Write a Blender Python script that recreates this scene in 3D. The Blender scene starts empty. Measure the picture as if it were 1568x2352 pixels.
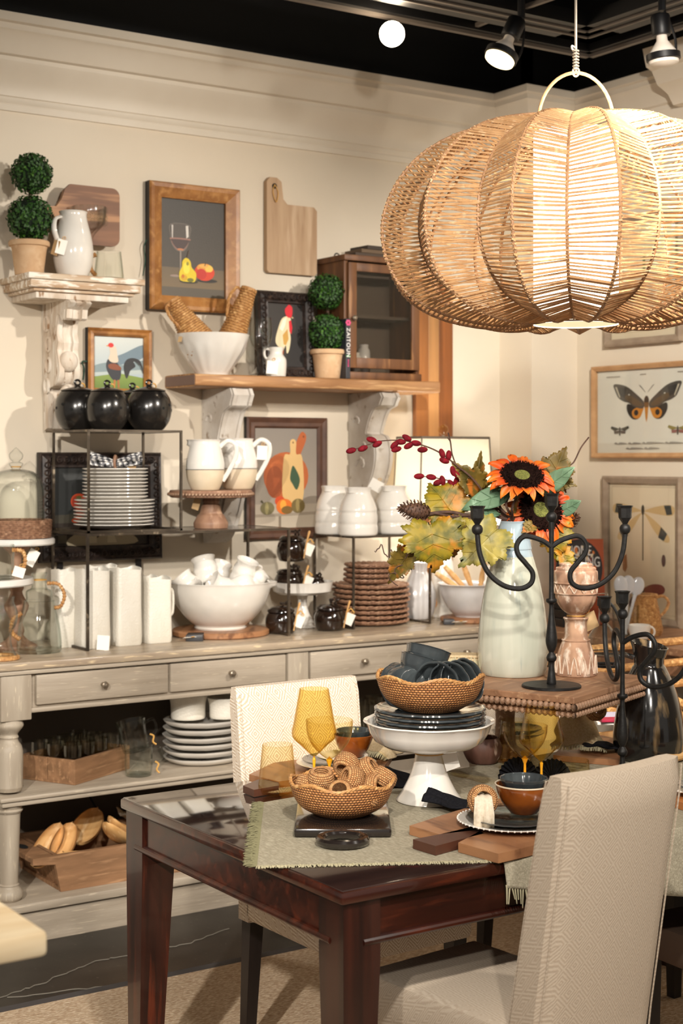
import bpy, bmesh, math, random
from mathutils import Vector, Matrix, Quaternion, Euler
random.seed(7)
scene = bpy.context.scene
COL = scene.collection
# ---------------------------------------------------------------- camera (X runs along the shelf wall, Y goes into that wall, Z up)
F, CX, CY, H = 3500.0, 784.0, 1052.0, 1.6        # focal length in px of the 1568x2352 frame, horizon row, eye height
YAW = math.atan2(5266.0, 3500.0)                 # angle between view axis and the wall
FW = (math.cos(YAW), math.sin(YAW)); RT = (math.sin(YAW), -math.cos(YAW))
CAMROT = YAW - math.pi/2                         # rotation that turns local +Y into the view direction
cd = bpy.data.cameras.new('camera'); cam = bpy.data.objects.new('camera', cd); COL.objects.link(cam)
cam.location = (0, 0, H); cam.rotation_euler = (math.pi/2, 0, CAMROT)
cd.sensor_fit = 'VERTICAL'; cd.sensor_height = 36.0; cd.sensor_width = 24.0
cd.lens = 36.0*F/2352.0; cd.shift_y = -(1176.0-CY)/2352.0
cd.clip_start = 0.05; cd.clip_end = 60
cd.dof.use_dof = True; cd.dof.focus_distance = 3.75; cd.dof.aperture_fstop = 5.0
scene.camera = cam
# ---------------------------------------------------------------- light
w = bpy.data.worlds.new('store_ambient'); scene.world = w; w.use_nodes = True
w.node_tree.nodes['Background'].inputs[0].default_value = (1.0, 0.91, 0.80, 1)
w.node_tree.nodes['Background'].inputs[1].default_value = 0.36
vs = scene.view_settings
vs.view_transform = 'Standard'; vs.look = 'None'; vs.gamma = 1.0; vs.use_curve_mapping = False; vs.exposure = 0.0
scene.cycles.use_denoising = True
scene.cycles.max_bounces = 10; scene.cycles.transparent_max_bounces = 40; scene.cycles.transmission_bounces = 10
scene.cycles.caustics_reflective = False; scene.cycles.caustics_refractive = False
scene.cycles.sample_clamp_indirect = 6.0
def spot(name, loc, aim, watt, deg=60, blend=.6, col=(1, .88, .72), rad=.05):
    L = bpy.data.lights.new(name, 'SPOT'); L.energy = watt; L.spot_size = math.radians(deg); L.spot_blend = blend
    L.color = col; L.shadow_soft_size = rad
    o = bpy.data.objects.new(name, L); COL.objects.link(o); o.location = loc
    o.rotation_euler = (Vector(aim)-Vector(loc)).to_track_quat('-Z', 'Y').to_euler(); return o
# ceiling track spots of the shop, and added fill spots (most hang outside the picture)
WC = (1, .925, .825)
spot('track_spot_shelves', (3.55, 2.1, 2.85), (2.35, 5.3, 1.35), 270, 66, .7, WC)
spot('track_spot_painting', (1.5, 1.5, 2.85), (2.9, 5.3, 1.4), 165, 66, .7, WC)
spot('track_spot_table', (.9, .9, 2.85), (2.1, 2.9, .8), 250, 78, .7, WC)
spot('track_spot_prints', (2.3, 1.7, 2.85), (4.6, 4.2, 1.4), 620, 66, .7, WC)
spot('fill_spot_lower_shelf', (-1.2, .2, 2.85), (1.9, 4.8, .55), 900, 42, .7, WC)  # added fill, unseen, set far back to reach under the sideboard top
spot('fill_spot_floor', (.3, -.5, 2.85), (1.7, 2.3, .25), 220, 62, .7, WC)  # added fill behind the camera, brightens rug, floor and near chair
spot('track_spot_centre', (3.0, .8, 2.85), (2.6, 3.0, .9), 120, 60, .7, WC)

# ---------------------------------------------------------------- picture rows and columns to places in the room
def ray(px, py):
    a = (px-CX)/F
    return Vector((FW[0]+a*RT[0], FW[1]+a*RT[1], (CY-py)/F))
def pz(px, py, z): d = ray(px, py); return d*((z-H)/d.z)+Vector((0, 0, H))          # on a level surface at height z
def pY(px, py, Y): d = ray(px, py); return d*(Y/d.y)+Vector((0, 0, H))              # on a plane parallel to the shelf wall
def pX(px, py, X): d = ray(px, py); return d*(X/d.x)+Vector((0, 0, H))              # on a plane parallel to the print wall
def pd(px, py, dep): return ray(px, py)*dep+Vector((0, 0, H))                       # at a known distance
def on(px, z, Y): p = pY(px, CY, Y); return Vector((p.x, p.y, z))                   # standing at height z, Y metres in
def onX(px, z, X): p = pX(px, CY, X); return Vector((p.x, p.y, z))
def S(p): return (p.x*FW[0]+p.y*FW[1])/F                                            # metres that one px spans there

# ---------------------------------------------------------------- mesh helpers
def lin(c):
    if isinstance(c, str): c = [int(c[i:i+2], 16) for i in (0, 2, 4)]
    c = [v/255. for v in c]
    return tuple((v/12.92 if v <= .04045 else ((v+.055)/1.055)**2.4) for v in c[:3])+(1.,)
class MB:
    def __init__(s): s.V = []; s.F = []; s.M = []; s.C = []
    def add(s, vs, fs, m=0, col=None):
        n = len(s.V); s.V += [tuple(v) for v in vs]
        for f in fs: s.F.append(tuple(i+n for i in f)); s.M.append(m); s.C.append(col)
        return s
    def xf(s, M, start=0):
        s.V[start:] = [tuple(M @ Vector(v)) for v in s.V[start:]]; return s
    def box(s, x0, y0, z0, x1, y1, z1, m=0, ch=0.0, col=None):
        if x1 < x0: x0, x1 = x1, x0
        if y1 < y0: y0, y1 = y1, y0
        if z1 < z0: z0, z1 = z1, z0
        if ch <= 0:
            v = [(x, y, z) for z in (z0, z1) for y in (y0, y1) for x in (x0, x1)]
            return s.add(v, [(0,2,3,1),(4,5,7,6),(0,1,5,4),(2,6,7,3),(0,4,6,2),(1,3,7,5)], m, col)
        ch = min(ch, (x1-x0)*.49, (y1-y0)*.49, (z1-z0)*.49)
        bm = bmesh.new(); bmesh.ops.create_cube(bm, size=1)
        for q in bm.verts: q.co = Vector((x0+(q.co.x+.5)*(x1-x0), y0+(q.co.y+.5)*(y1-y0), z0+(q.co.z+.5)*(z1-z0)))
        bmesh.ops.bevel(bm, geom=bm.edges[:], offset=ch, segments=2, affect='EDGES', profile=.5)
        bm.verts.index_update()
        s.add([q.co[:] for q in bm.verts], [[q.index for q in f.verts] for f in bm.faces], m, col); bm.free(); return s
    def lathe(s, prof, seg=40, c=(0, 0, 0), fr=None, fz=None, m=0, col=None):
        rings = []; vs = []; fs = []
        for i, (r, h) in enumerate(prof):
            if r <= 1e-6: rings.append([len(vs)]); vs.append((c[0], c[1], c[2]+h)); continue
            ids = []
            for k in range(seg):
                t = 2*math.pi*k/seg; rr = r*(fr(t, i, h) if fr else 1); zz = h+(fz(t, i, h) if fz else 0)
                ids.append(len(vs)); vs.append((c[0]+rr*math.cos(t), c[1]+rr*math.sin(t), c[2]+zz))
            rings.append(ids)
        for a, b in zip(rings[:-1], rings[1:]):
            if len(a) == 1 and len(b) == 1: continue
            for k in range(seg):
                k2 = (k+1) % seg
                if len(a) == 1: fs.append((a[0], b[k2], b[k]))
                elif len(b) == 1: fs.append((a[k], a[k2], b[0]))
                else: fs.append((a[k], a[k2], b[k2], b[k]))
        return s.add(vs, fs, m, col)
    def tube(s, pts, r, seg=8, closed=False, m=0, col=None, flat=1.0):
        pts = [Vector(p) for p in pts]; n = len(pts)
        rs = r if isinstance(r, (list, tuple)) else [r]*n
        vs = []; fs = []; up = None
        for i, p in enumerate(pts):
            a = pts[(i-1) % n] if (i > 0 or closed) else p; b = pts[(i+1) % n] if (i < n-1 or closed) else p
            t = (b-a)
            if t.length < 1e-9: t = Vector((0, 0, 1))
            t.normalize()
            if up is None: up = Vector((0, 0, 1)) if abs(t.z) < .9 else Vector((1, 0, 0))
            u = up-t*up.dot(t)
            if u.length < 1e-6: u = t.orthogonal()
            u.normalize(); up = u; q = t.cross(u)
            for k in range(seg):
                an = 2*math.pi*k/seg; vs.append(p+(u*math.cos(an)*flat+q*math.sin(an))*rs[i])
        for i in range(n if closed else n-1):
            j = (i+1) % n
            for k in range(seg):
                k2 = (k+1) % seg; fs.append((i*seg+k, i*seg+k2, j*seg+k2, j*seg+k))
        if not closed: fs.append(tuple(range(seg-1, -1, -1))); fs.append(tuple((n-1)*seg+k for k in range(seg)))
        return s.add(vs, fs, m, col)
    def prism(s, poly, y0, y1, m=0, col=None, ax='xz'):
        n = len(poly); f3 = {'xz': lambda a, b, t: (a, t, b), 'xy': lambda a, b, t: (a, b, t), 'yz': lambda a, b, t: (t, a, b)}[ax]
        vs = [f3(a, b, y0) for a, b in poly]+[f3(a, b, y1) for a, b in poly]
        fs = [tuple(range(n)), tuple(range(2*n-1, n-1, -1))]+[(i, i+n, (i+1) % n+n, (i+1) % n) for i in range(n)]
        return s.add(vs, fs, m, col)
    def ball(s, c, r, seg=16, rings=10, m=0, col=None, sc=(1, 1, 1)):
        n0 = len(s.V)
        s.lathe([(math.sin(math.pi*i/rings) if 0 < i < rings else 0, -math.cos(math.pi*i/rings)) for i in range(rings+1)], seg, m=m, col=col)
        s.V[n0:] = [(c[0]+v[0]*r*sc[0], c[1]+v[1]*r*sc[1], c[2]+v[2]*r*sc[2]) for v in s.V[n0:]]; return s
    def grid(s, fn, nu, nv, m=0, closed_u=False, col=None):
        vs = [fn(i/(nu if closed_u else nu-1), j/(nv-1)) for j in range(nv) for i in range(nu)]
        fs = [(j*nu+i, j*nu+(i+1) % nu, (j+1)*nu+(i+1) % nu, (j+1)*nu+i) for j in range(nv-1) for i in range(nu if closed_u else nu-1)]
        return s.add(vs, fs, m, col)
    def mesh(s, name, mats, smooth=35):
        me = bpy.data.meshes.new(name); me.from_pydata(s.V, [], s.F)
        for q in (mats if isinstance(mats, (list, tuple)) else [mats]): me.materials.append(q)
        me.polygons.foreach_set('material_index', s.M)
        if any(c is not None for c in s.C):
            a = me.color_attributes.new('paint', 'FLOAT_COLOR', 'CORNER'); k = 0; buf = []
            for f, c in zip(s.F, s.C):
                for i in f:
                    cc = c(s.V[i]) if callable(c) else (c or (1, 1, 1, 1)); buf += list(cc)
            a.data.foreach_set('color', buf)
        me.validate()
        if smooth:
            me.polygons.foreach_set('use_smooth', [True]*len(me.polygons))
            me.set_sharp_from_angle(angle=math.radians(smooth))
        me.update(); return me
    def build(s, name, mats, parent=None, smooth=35, loc=None, rot=None):
        o = bpy.data.objects.new(name, s.mesh(name, mats, smooth)); COL.objects.link(o)
        if parent is not None: o.parent = parent
        if loc is not None: o.location = loc
        if rot is not None: o.rotation_euler = rot
        return o
def fixn(o):
    bm = bmesh.new(); bm.from_mesh(o.data); bmesh.ops.recalc_face_normals(bm, faces=bm.faces[:]); bm.to_mesh(o.data); bm.free(); return o
def tag(o, label, cat, group=None):
    o['label'] = label; o['category'] = cat
    if group: o['group'] = group
    return o
def thing(name, label, cat, loc=(0, 0, 0), rz=0.0, group=None, rot=None):
    o = bpy.data.objects.new(name, None); COL.objects.link(o); o.empty_display_size = .05
    o.location = loc; o.rotation_euler = rot if rot is not None else (0, 0, rz); return tag(o, label, cat, group)
def struct(o): o['kind'] = 'structure'; return o
def copy_tree(o, label=None, parent=None, loc=None, rot=None):
    c = o.copy(); COL.objects.link(c); c.parent = parent
    if label: c['label'] = label
    if loc is not None: c.location = loc
    if rot is not None: c.rotation_euler = rot
    for ch in list(o.children): copy_tree(ch, None, c)
    return c
def shell(outer, t, floor=None):
    """outer: (r,h) from the foot to the rim; returns the closed two-walled profile"""
    h0 = outer[0][1]; fl = (h0+t) if floor is None else floor
    inner = [(max(r-t, 0), h) for r, h in reversed(outer) if h > fl+1e-9 and r > t]
    r_in = max([r for r, h in outer if h <= fl+1e-9] or [outer[0][0]])-t
    return [(0, h0)]+list(outer)+[(outer[-1][0]-t*.5, outer[-1][1]+t*.35)]+inner+[(max(r_in, .3*inner[-1][0]) if inner else 0, fl), (0, fl)]
def sc(prof, s): return [(r*s, h*s) for r, h in prof]
def smooth_prof(p, n=4):
    out = []
    for i in range(len(p)-1):
        p0 = p[max(i-1, 0)]; p1 = p[i]; p2 = p[i+1]; p3 = p[min(i+2, len(p)-1)]
        for k in range(n):
            t = k/n; q = []
            for a in range(len(p1)):
                q.append(.5*((2*p1[a])+(-p0[a]+p2[a])*t+(2*p0[a]-5*p1[a]+4*p2[a]-p3[a])*t*t+(-p0[a]+3*p1[a]-3*p2[a]+p3[a])*t**3))
            out.append(tuple(q))
    out.append(tuple(p[-1])); return out
def curve(p, n=6): return [Vector(q) for q in smooth_prof([tuple(x) for x in p], n)]
def txt_mesh(body, size, depth=.0004, spacing=1.0):
    c = bpy.data.curves.new('lettering', 'FONT'); c.body = body; c.size = size; c.extrude = depth; c.align_x = 'CENTER'; c.align_y = 'CENTER'; c.space_character = spacing
    o = bpy.data.objects.new('lettering', c); COL.objects.link(o)
    dg = bpy.context.evaluated_depsgraph_get(); me = bpy.data.meshes.new_from_object(o.evaluated_get(dg))
    bpy.data.objects.remove(o); bpy.data.curves.remove(c); return me

# ---------------------------------------------------------------- materials
def new_mat(name):
    m = bpy.data.materials.new(name); m.use_nodes = True; nt = m.node_tree
    return m, nt, nt.nodes['Principled BSDF']
def nodes_link(nt, a, b): nt.links.new(a, b)
def mat(name, c, rough=.5, metal=0.0, c2=None, scale=(8, 8, 8), lo=.35, hi=.65, detail=4, bump=0.0, bscale=None, coat=0.0, c3=None, scale3=(40, 40, 40), lo3=.55, hi3=.65, emit=None, es=0.0, sss=0.0, spec=.5, rough2=None, dist=0.0):
    m, nt, b = new_mat(name); N = nt.nodes; L = nt.links.new
    b.inputs['Base Color'].default_value = lin(c); b.inputs['Roughness'].default_value = rough; b.inputs['Metallic'].default_value = metal
    b.inputs['Specular IOR Level'].default_value = spec
    if coat: b.inputs['Coat Weight'].default_value = coat; b.inputs['Coat Roughness'].default_value = .06
    if emit: b.inputs['Emission Color'].default_value = lin(emit); b.inputs['Emission Strength'].default_value = es
    if sss: b.inputs['Subsurface Weight'].default_value = sss; b.inputs['Subsurface Radius'].default_value = (.01, .007, .004)
    tc = N.new('ShaderNodeTexCoord')
    def noise(sv, det=detail):
        mp = N.new('ShaderNodeMapping'); mp.inputs['Scale'].default_value = sv; L(tc.outputs['Object'], mp.inputs['Vector'])
        n = N.new('ShaderNodeTexNoise'); n.inputs['Scale'].default_value = 1.0; n.inputs['Detail'].default_value = det; n.inputs['Distortion'].default_value = dist
        L(mp.outputs[0], n.inputs['Vector']); return n.outputs['Fac']
    def step(src, a, z):
        r = N.new('ShaderNodeMapRange'); r.inputs['From Min'].default_value = a; r.inputs['From Max'].default_value = z; r.clamp = True
        L(src, r.inputs['Value']); return r.outputs[0]
    cur = None
    if c2 is not None:
        f = step(noise(scale), lo, hi); mx = N.new('ShaderNodeMix'); mx.data_type = 'RGBA'
        mx.inputs[6].default_value = lin(c); mx.inputs[7].default_value = lin(c2); L(f, mx.inputs[0]); cur = mx.outputs[2]
        if rough2 is not None:
            r = N.new('ShaderNodeMapRange'); r.inputs['To Min'].default_value = rough; r.inputs['To Max'].default_value = rough2; L(f, r.inputs['Value']); L(r.outputs[0], b.inputs['Roughness'])
    if c3 is not None:
        f = step(noise(scale3), lo3, hi3); mx = N.new('ShaderNodeMix'); mx.data_type = 'RGBA'
        if cur is None: mx.inputs[6].default_value = lin(c)
        else: L(cur, mx.inputs[6])
        mx.inputs[7].default_value = lin(c3); L(f, mx.inputs[0]); cur = mx.outputs[2]
    if cur is not None: L(cur, b.inputs['Base Color'])
    if bump:
        bp = N.new('ShaderNodeBump'); bp.inputs['Strength'].default_value = bump; bp.inputs['Distance'].default_value = .004
        L(noise(bscale or scale3), bp.inputs['Height']); L(bp.outputs[0], b.inputs['Normal'])
    return m
def glass(name, tint=(250, 252, 250), edge=(200, 208, 205), rough=.02, k=.9, g0=.022):
    m, nt, b = new_mat(name); N = nt.nodes; L = nt.links.new; N.remove(b)
    lw = N.new('ShaderNodeLayerWeight'); lw.inputs['Blend'].default_value = .5
    pw = N.new('ShaderNodeMath'); pw.operation = 'POWER'; L(lw.outputs['Facing'], pw.inputs[0]); pw.inputs[1].default_value = 3.6
    ml = N.new('ShaderNodeMath'); ml.operation = 'MULTIPLY_ADD'; L(pw.outputs[0], ml.inputs[0]); ml.inputs[1].default_value = k*.6; ml.inputs[2].default_value = g0
    p2 = N.new('ShaderNodeMath'); p2.operation = 'POWER'; L(lw.outputs['Facing'], p2.inputs[0]); p2.inputs[1].default_value = 3.4
    mx = N.new('ShaderNodeMix'); mx.data_type = 'RGBA'; mx.inputs[6].default_value = lin(tint); mx.inputs[7].default_value = lin(edge); L(p2.outputs[0], mx.inputs[0])
    tr = N.new('ShaderNodeBsdfTransparent'); L(mx.outputs[2], tr.inputs[0])
    gl = N.new('ShaderNodeBsdfGlossy'); gl.inputs['Roughness'].default_value = rough
    ms = N.new('ShaderNodeMixShader'); L(ml.outputs[0], ms.inputs[0]); L(tr.outputs[0], ms.inputs[1]); L(gl.outputs[0], ms.inputs[2])
    L(ms.outputs[0], N['Material Output'].inputs[0]); return m
def paint_mat(name, rough=.6, bump=.15, bs=(250, 250, 250)):
    m, nt, b = new_mat(name); N = nt.nodes; L = nt.links.new
    a = N.new('ShaderNodeVertexColor'); a.layer_name = 'paint'; L(a.outputs[0], b.inputs['Base Color']); b.inputs['Roughness'].default_value = rough
    if bump:
        tc = N.new('ShaderNodeTexCoord'); mp = N.new('ShaderNodeMapping'); mp.inputs['Scale'].default_value = bs; L(tc.outputs['Object'], mp.inputs[0])
        n = N.new('ShaderNodeTexNoise'); n.inputs['Scale'].default_value = 1; L(mp.outputs[0], n.inputs['Vector'])
        bp = N.new('ShaderNodeBump'); bp.inputs['Strength'].default_value = bump; bp.inputs['Distance'].default_value = .002; L(n.outputs['Fac'], bp.inputs['Height']); L(bp.outputs[0], b.inputs['Normal'])
    return m
def diamond_fabric(name, ca, cb, k=11.0, n=5.0):
    m, nt, b = new_mat(name); N = nt.nodes; L = nt.links.new; b.inputs['Roughness'].default_value = .95; b.inputs['Specular IOR Level'].default_value = .15
    tc = N.new('ShaderNodeTexCoord'); sp = N.new('ShaderNodeSeparateXYZ'); L(tc.outputs['Object'], sp.inputs[0])
    def mth(op, a, bb=None, c=None):
        q = N.new('ShaderNodeMath'); q.operation = op
        for i, v in enumerate((a, bb, c)):
            if v is None: continue
            if isinstance(v, (int, float)): q.inputs[i].default_value = v
            else: L(v, q.inputs[i])
        return q.outputs[0]
    u = mth('MULTIPLY', mth('MULTIPLY_ADD', sp.outputs[1], .6, sp.outputs[0]), k); v = mth('MULTIPLY', mth('MULTIPLY_ADD', sp.outputs[1], .8, sp.outputs[2]), k)
    fu = mth('ABSOLUTE', mth('SUBTRACT', mth('FRACT', u), .5)); fv = mth('ABSOLUTE', mth('SUBTRACT', mth('FRACT', v), .5))
    d = mth('FRACT', mth('MULTIPLY', mth('ADD', fu, fv), n))
    e = mth('SUBTRACT', 1.0, mth('MULTIPLY', mth('ABSOLUTE', mth('SUBTRACT', d, .5)), 2.0))
    nz = N.new('ShaderNodeTexNoise'); nz.inputs['Scale'].default_value = 260; L(tc.outputs['Object'], nz.inputs['Vector'])
    f = mth('MULTIPLY', mth('ADD', e, mth('SUBTRACT', nz.outputs['Fac'], .5)), 1.0)
    mr = N.new('ShaderNodeMapRange'); mr.inputs['From Min'].default_value = .3; mr.inputs['From Max'].default_value = .75; L(f, mr.inputs['Value'])
    mx = N.new('ShaderNodeMix'); mx.data_type = 'RGBA'; mx.inputs[6].default_value = lin(ca); mx.inputs[7].default_value = lin(cb); L(mr.outputs[0], mx.inputs[0]); L(mx.outputs[2], b.inputs['Base Color'])
    bp = N.new('ShaderNodeBump'); bp.inputs['Strength'].default_value = .25; bp.inputs['Distance'].default_value = .0015; L(f, bp.inputs['Height']); L(bp.outputs[0], b.inputs['Normal'])
    return m
def weave_mat(name, ca, cb, cc, sx, sz, rough=.6):
    """coiled rattan: rows by height, stitches round the axis (colour and fine relief only)"""
    m, nt, b = new_mat(name); N = nt.nodes; L = nt.links.new; b.inputs['Roughness'].default_value = rough
    tc = N.new('ShaderNodeTexCoord'); sp = N.new('ShaderNodeSeparateXYZ'); L(tc.outputs['Object'], sp.inputs[0])
    def mth(op, a, bb=None, c=None):
        q = N.new('ShaderNodeMath'); q.operation = op
        for i, v in enumerate((a, bb, c)):
            if v is None: continue
            if isinstance(v, (int, float)): q.inputs[i].default_value = v
            else: L(v, q.inputs[i])
        return q.outputs[0]
    th = mth('ARCTAN2', sp.outputs[1], sp.outputs[0])
    r = mth('MULTIPLY', sp.outputs[2], sz); row = mth('FLOOR', r)
    u = mth('ADD', mth('MULTIPLY', th, sx), mth('MULTIPLY', row, .5))
    a = mth('SINE', mth('MULTIPLY', mth('FRACT', u), math.pi)); c = mth('SINE', mth('MULTIPLY', mth('FRACT', r), math.pi))
    h = mth('MULTIPLY', mth('POWER', a, .6), mth('POWER', c, .6))
    wn = N.new('ShaderNodeTexWhiteNoise'); wn.noise_dimensions = '2D'; cmb = N.new('ShaderNodeCombineXYZ'); L(mth('FLOOR', u), cmb.inputs[0]); L(row, cmb.inputs[1]); L(cmb.outputs[0], wn.inputs['Vector'])
    m1 = N.new('ShaderNodeMix'); m1.data_type = 'RGBA'; m1.inputs[6].default_value = lin(ca); m1.inputs[7].default_value = lin(cb); L(wn.outputs['Value'], m1.inputs[0])
    mr = N.new('ShaderNodeMapRange'); mr.inputs['From Min'].default_value = .2; mr.inputs['From Max'].default_value = .6; L(h, mr.inputs['Value'])
    m2 = N.new('ShaderNodeMix'); m2.data_type = 'RGBA'; m2.inputs[6].default_value = lin(cc); L(m1.outputs[2], m2.inputs[7]); L(mr.outputs[0], m2.inputs[0]); L(m2.outputs[2], b.inputs['Base Color'])
    bp = N.new('ShaderNodeBump'); bp.inputs['Strength'].default_value = .7; bp.inputs['Distance'].default_value = .004; L(h, bp.inputs['Height']); L(bp.outputs[0], b.inputs['Normal'])
    return m
M = {}
M['wall'] = mat('cream_wall_paint', (219, 208, 190), .75, c2=(213, 200, 180), scale=(1.3, 1.3, 1.3), bump=.05, bscale=(120, 120, 120))
M['trim'] = mat('cream_trim_paint', (224, 215, 200), .5, c2=(216, 206, 190), scale=(3, 3, 3))
M['ceil'] = mat('black_ceiling_paint', (14, 14, 15), .8)
M['black_metal'] = mat('black_track_metal', (16, 16, 18), .45, .2)
M['conduit'] = mat('grey_track_face', (104, 96, 89), .5, .3)
M['floor'] = mat('dark_polished_concrete', (50, 46, 41), .35, c2=(38, 35, 31), scale=(2, 2, 2), c3=(92, 86, 76), scale3=(60, 60, 60), lo3=.66, hi3=.74, rough2=.5)
M['rug'] = mat('tan_jute', (198, 176, 150), .95, c2=(170, 144, 118), scale=(55, 160, 60), c3=(216, 198, 174), scale3=(70, 180, 70), lo3=.5, hi3=.62, bump=1.0, bscale=(60, 170, 60), spec=.1)
M['rug_edge'] = mat('grey_rug_binding', (70, 66, 66), .9)
M['sideboard'] = mat('greige_limed_wood', (166, 154, 138), .55, c2=(150, 138, 122), scale=(3, 24, 30), c3=(196, 182, 160), scale3=(14, 150, 210), lo3=.62, hi3=.72, bump=.25, bscale=(10, 110, 150))
M['sideboard_v'] = mat('greige_limed_wood_upright', (168, 157, 141), .55, c2=(150, 138, 122), scale=(24, 24, 3), c3=(198, 185, 163), scale3=(150, 150, 14), lo3=.62, hi3=.72, bump=.2, bscale=(60, 60, 6))
M['side_top'] = mat('worn_limed_top', (150, 134, 116), .22, c2=(176, 160, 138), scale=(3, 24, 20), c3=(206, 186, 154), scale3=(16, 130, 130), lo3=.58, hi3=.68, bump=.1, bscale=(6, 60, 60))
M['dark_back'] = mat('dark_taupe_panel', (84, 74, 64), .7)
M['pewter'] = mat('aged_pewter', (150, 138, 122), .35, .8)
M['mahogany'] = mat('dark_mahogany', (62, 26, 16), .22, c2=(36, 15, 11), scale=(2.5, 26, 26), c3=(84, 36, 20), scale3=(5, 40, 40), lo3=.55, hi3=.75, coat=.5)
M['mahogany_v'] = mat('dark_mahogany_upright', (56, 24, 16), .26, c2=(30, 13, 10), scale=(30, 30, 1.6), c3=(86, 36, 20), scale3=(40, 40, 2.5), lo3=.58, hi3=.75, coat=.4)
M['mahogany_top'] = mat('glass_smooth_dark_top', (50, 34, 30), .06, c2=(36, 24, 22), scale=(3, 22, 20), coat=.8, spec=.9)
M['fabric'] = diamond_fabric('cream_diamond_weave', (226, 215, 200), (190, 170, 148), 17.0, 7.0)
M['fabric_b'] = diamond_fabric('grey_tan_diamond_weave', (192, 178, 160), (178, 162, 144), 22.0, 6.0)
M['chair_leg'] = mat('espresso_wood', (34, 26, 24), .4, c2=(22, 17, 16), scale=(30, 30, 2))
M['cloth'] = mat('sage_linen', (160, 152, 133), .95, c2=(142, 135, 116), scale=(200, 200, 200), c3=(178, 170, 150), scale3=(300, 40, 300), lo3=.5, hi3=.7, bump=.3, bscale=(320, 320, 320), spec=.1)
M['cloth_dark'] = mat('olive_fringe', (112, 108, 82), .95, spec=.1)
M['fringe'] = mat('pale_linen_fringe', (190, 182, 152), .95, spec=.1)
M['iron'] = mat('blackened_iron', (26, 25, 25), .5, .4, c2=(38, 37, 36), scale=(60, 60, 60), bump=.25, bscale=(70, 70, 70))
M['riser_iron'] = mat('brushed_steel_frame', (104, 94, 82), .38, .75, c2=(70, 62, 54), scale=(14, 14, 14), c3=(160, 146, 126), scale3=(30, 30, 30), lo3=.6, hi3=.7)
M['riser_glass'] = mat('smoked_shelf_panel', (110, 102, 94), .15, .3, c2=(92, 84, 76), scale=(4, 4, 4))
M['white'] = mat('white_glaze', (228, 224, 217), .12, c2=(219, 214, 206), scale=(9, 9, 9), coat=.4)
M['white_matte'] = mat('white_textured_ceramic', (228, 224, 214), .35, c2=(214, 208, 195), scale=(8, 8, 5), bump=.55, bscale=(150, 150, 150))
M['cream_raw'] = mat('raw_cream_stoneware', (216, 200, 176), .6, c2=(206, 188, 160), scale=(14, 14, 14))
M['black_ceramic'] = mat('black_lustre_ceramic', (24, 22, 21), .22, c2=(34, 31, 28), scale=(9, 9, 9), coat=.25)
M['black_hole'] = mat('unlit_hollow', (3, 3, 3), .9)
M['dark_glaze'] = mat('ink_blue_black_glaze', (50, 55, 58), .16, c2=(66, 72, 74), scale=(14, 14, 14), coat=.4)
M['treacle'] = mat('treacle_brown_glaze', (40, 26, 18), .12, c2=(24, 17, 14), scale=(8, 8, 60), c3=(92, 66, 44), scale3=(10, 10, 50), lo3=.64, hi3=.72, coat=.5)
M['amber_glaze'] = mat('amber_brown_glaze', (150, 80, 26), .15, c2=(110, 54, 18), scale=(14, 14, 20), c3=(190, 130, 64), scale3=(30, 30, 6), lo3=.58, hi3=.7, coat=.5)
M['glass'] = glass('clear_glass', (253, 254, 253), (140, 146, 143), .02, 1.2)
M['glass_green'] = glass('pale_recycled_glass', (253, 254, 253), (206, 217, 210), .02, 1.1)
M['glass_dark'] = glass('smoky_glass', (243, 243, 239), (170, 170, 164), .02, 1.3, .06)
M['glass_amber'] = glass('amber_glass', (251, 244, 214), (238, 208, 124))
M['glass_amber_l'] = glass('pale_amber_glass', (253, 250, 238), (243, 222, 164))
M['amber_stem'] = mat('amber_stem_glass', (226, 160, 30), .08, coat=.5)
M['pane'] = glass('cabinet_pane', (226, 224, 220), (170, 170, 168), .03, .9)
M['rattan'] = mat('rattan_tan', (196, 148, 92), .55, c2=(164, 114, 66), scale=(90, 90, 90), c3=(222, 180, 122), scale3=(60, 60, 60), lo3=.55, hi3=.7)
M['wicker_d'] = mat('grey_brown_wicker', (156, 118, 92), .6, c2=(120, 86, 66), scale=(90, 90, 90), c3=(182, 146, 118), scale3=(60, 60, 60), lo3=.55, hi3=.7)
M['wicker_y'] = mat('honey_wicker', (200, 152, 94), .55, c2=(160, 110, 62), scale=(90, 90, 90), c3=(224, 180, 122), scale3=(70, 70, 70), lo3=.55, hi3=.7)
M['lamp_cane'] = mat('pale_cane', (190, 150, 106), .6, c2=(166, 126, 86), scale=(30, 30, 30), c3=(208, 174, 134), scale3=(60, 60, 60), lo3=.55, hi3=.7)
M['lamp_rib'] = mat('cane_rib', (164, 124, 90), .6, c2=(138, 102, 72), scale=(50, 50, 50))
M['coil'] = weave_mat('coiled_rattan', (206, 146, 88), (172, 112, 62), (84, 48, 24), 14.0, 170.0)
M['coil_ring'] = weave_mat('coiled_rattan_ring', (214, 164, 110), (186, 130, 80), (100, 62, 34), 6.0, 190.0)
M['pot'] = mat('aged_terracotta', (198, 164, 128), .85, c2=(182, 146, 110), scale=(14, 14, 14), c3=(206, 176, 142), scale3=(24, 24, 24), lo3=.5, hi3=.75)
M['leaf_box'] = mat('boxwood_green', (42, 84, 20), .6, c2=(24, 56, 12), scale=(40, 40, 40), c3=(82, 132, 32), scale3=(50, 50, 50), lo3=.6, hi3=.72)
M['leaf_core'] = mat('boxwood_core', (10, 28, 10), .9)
M['soil'] = mat('dark_twig', (70, 52, 38), .9)
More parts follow.
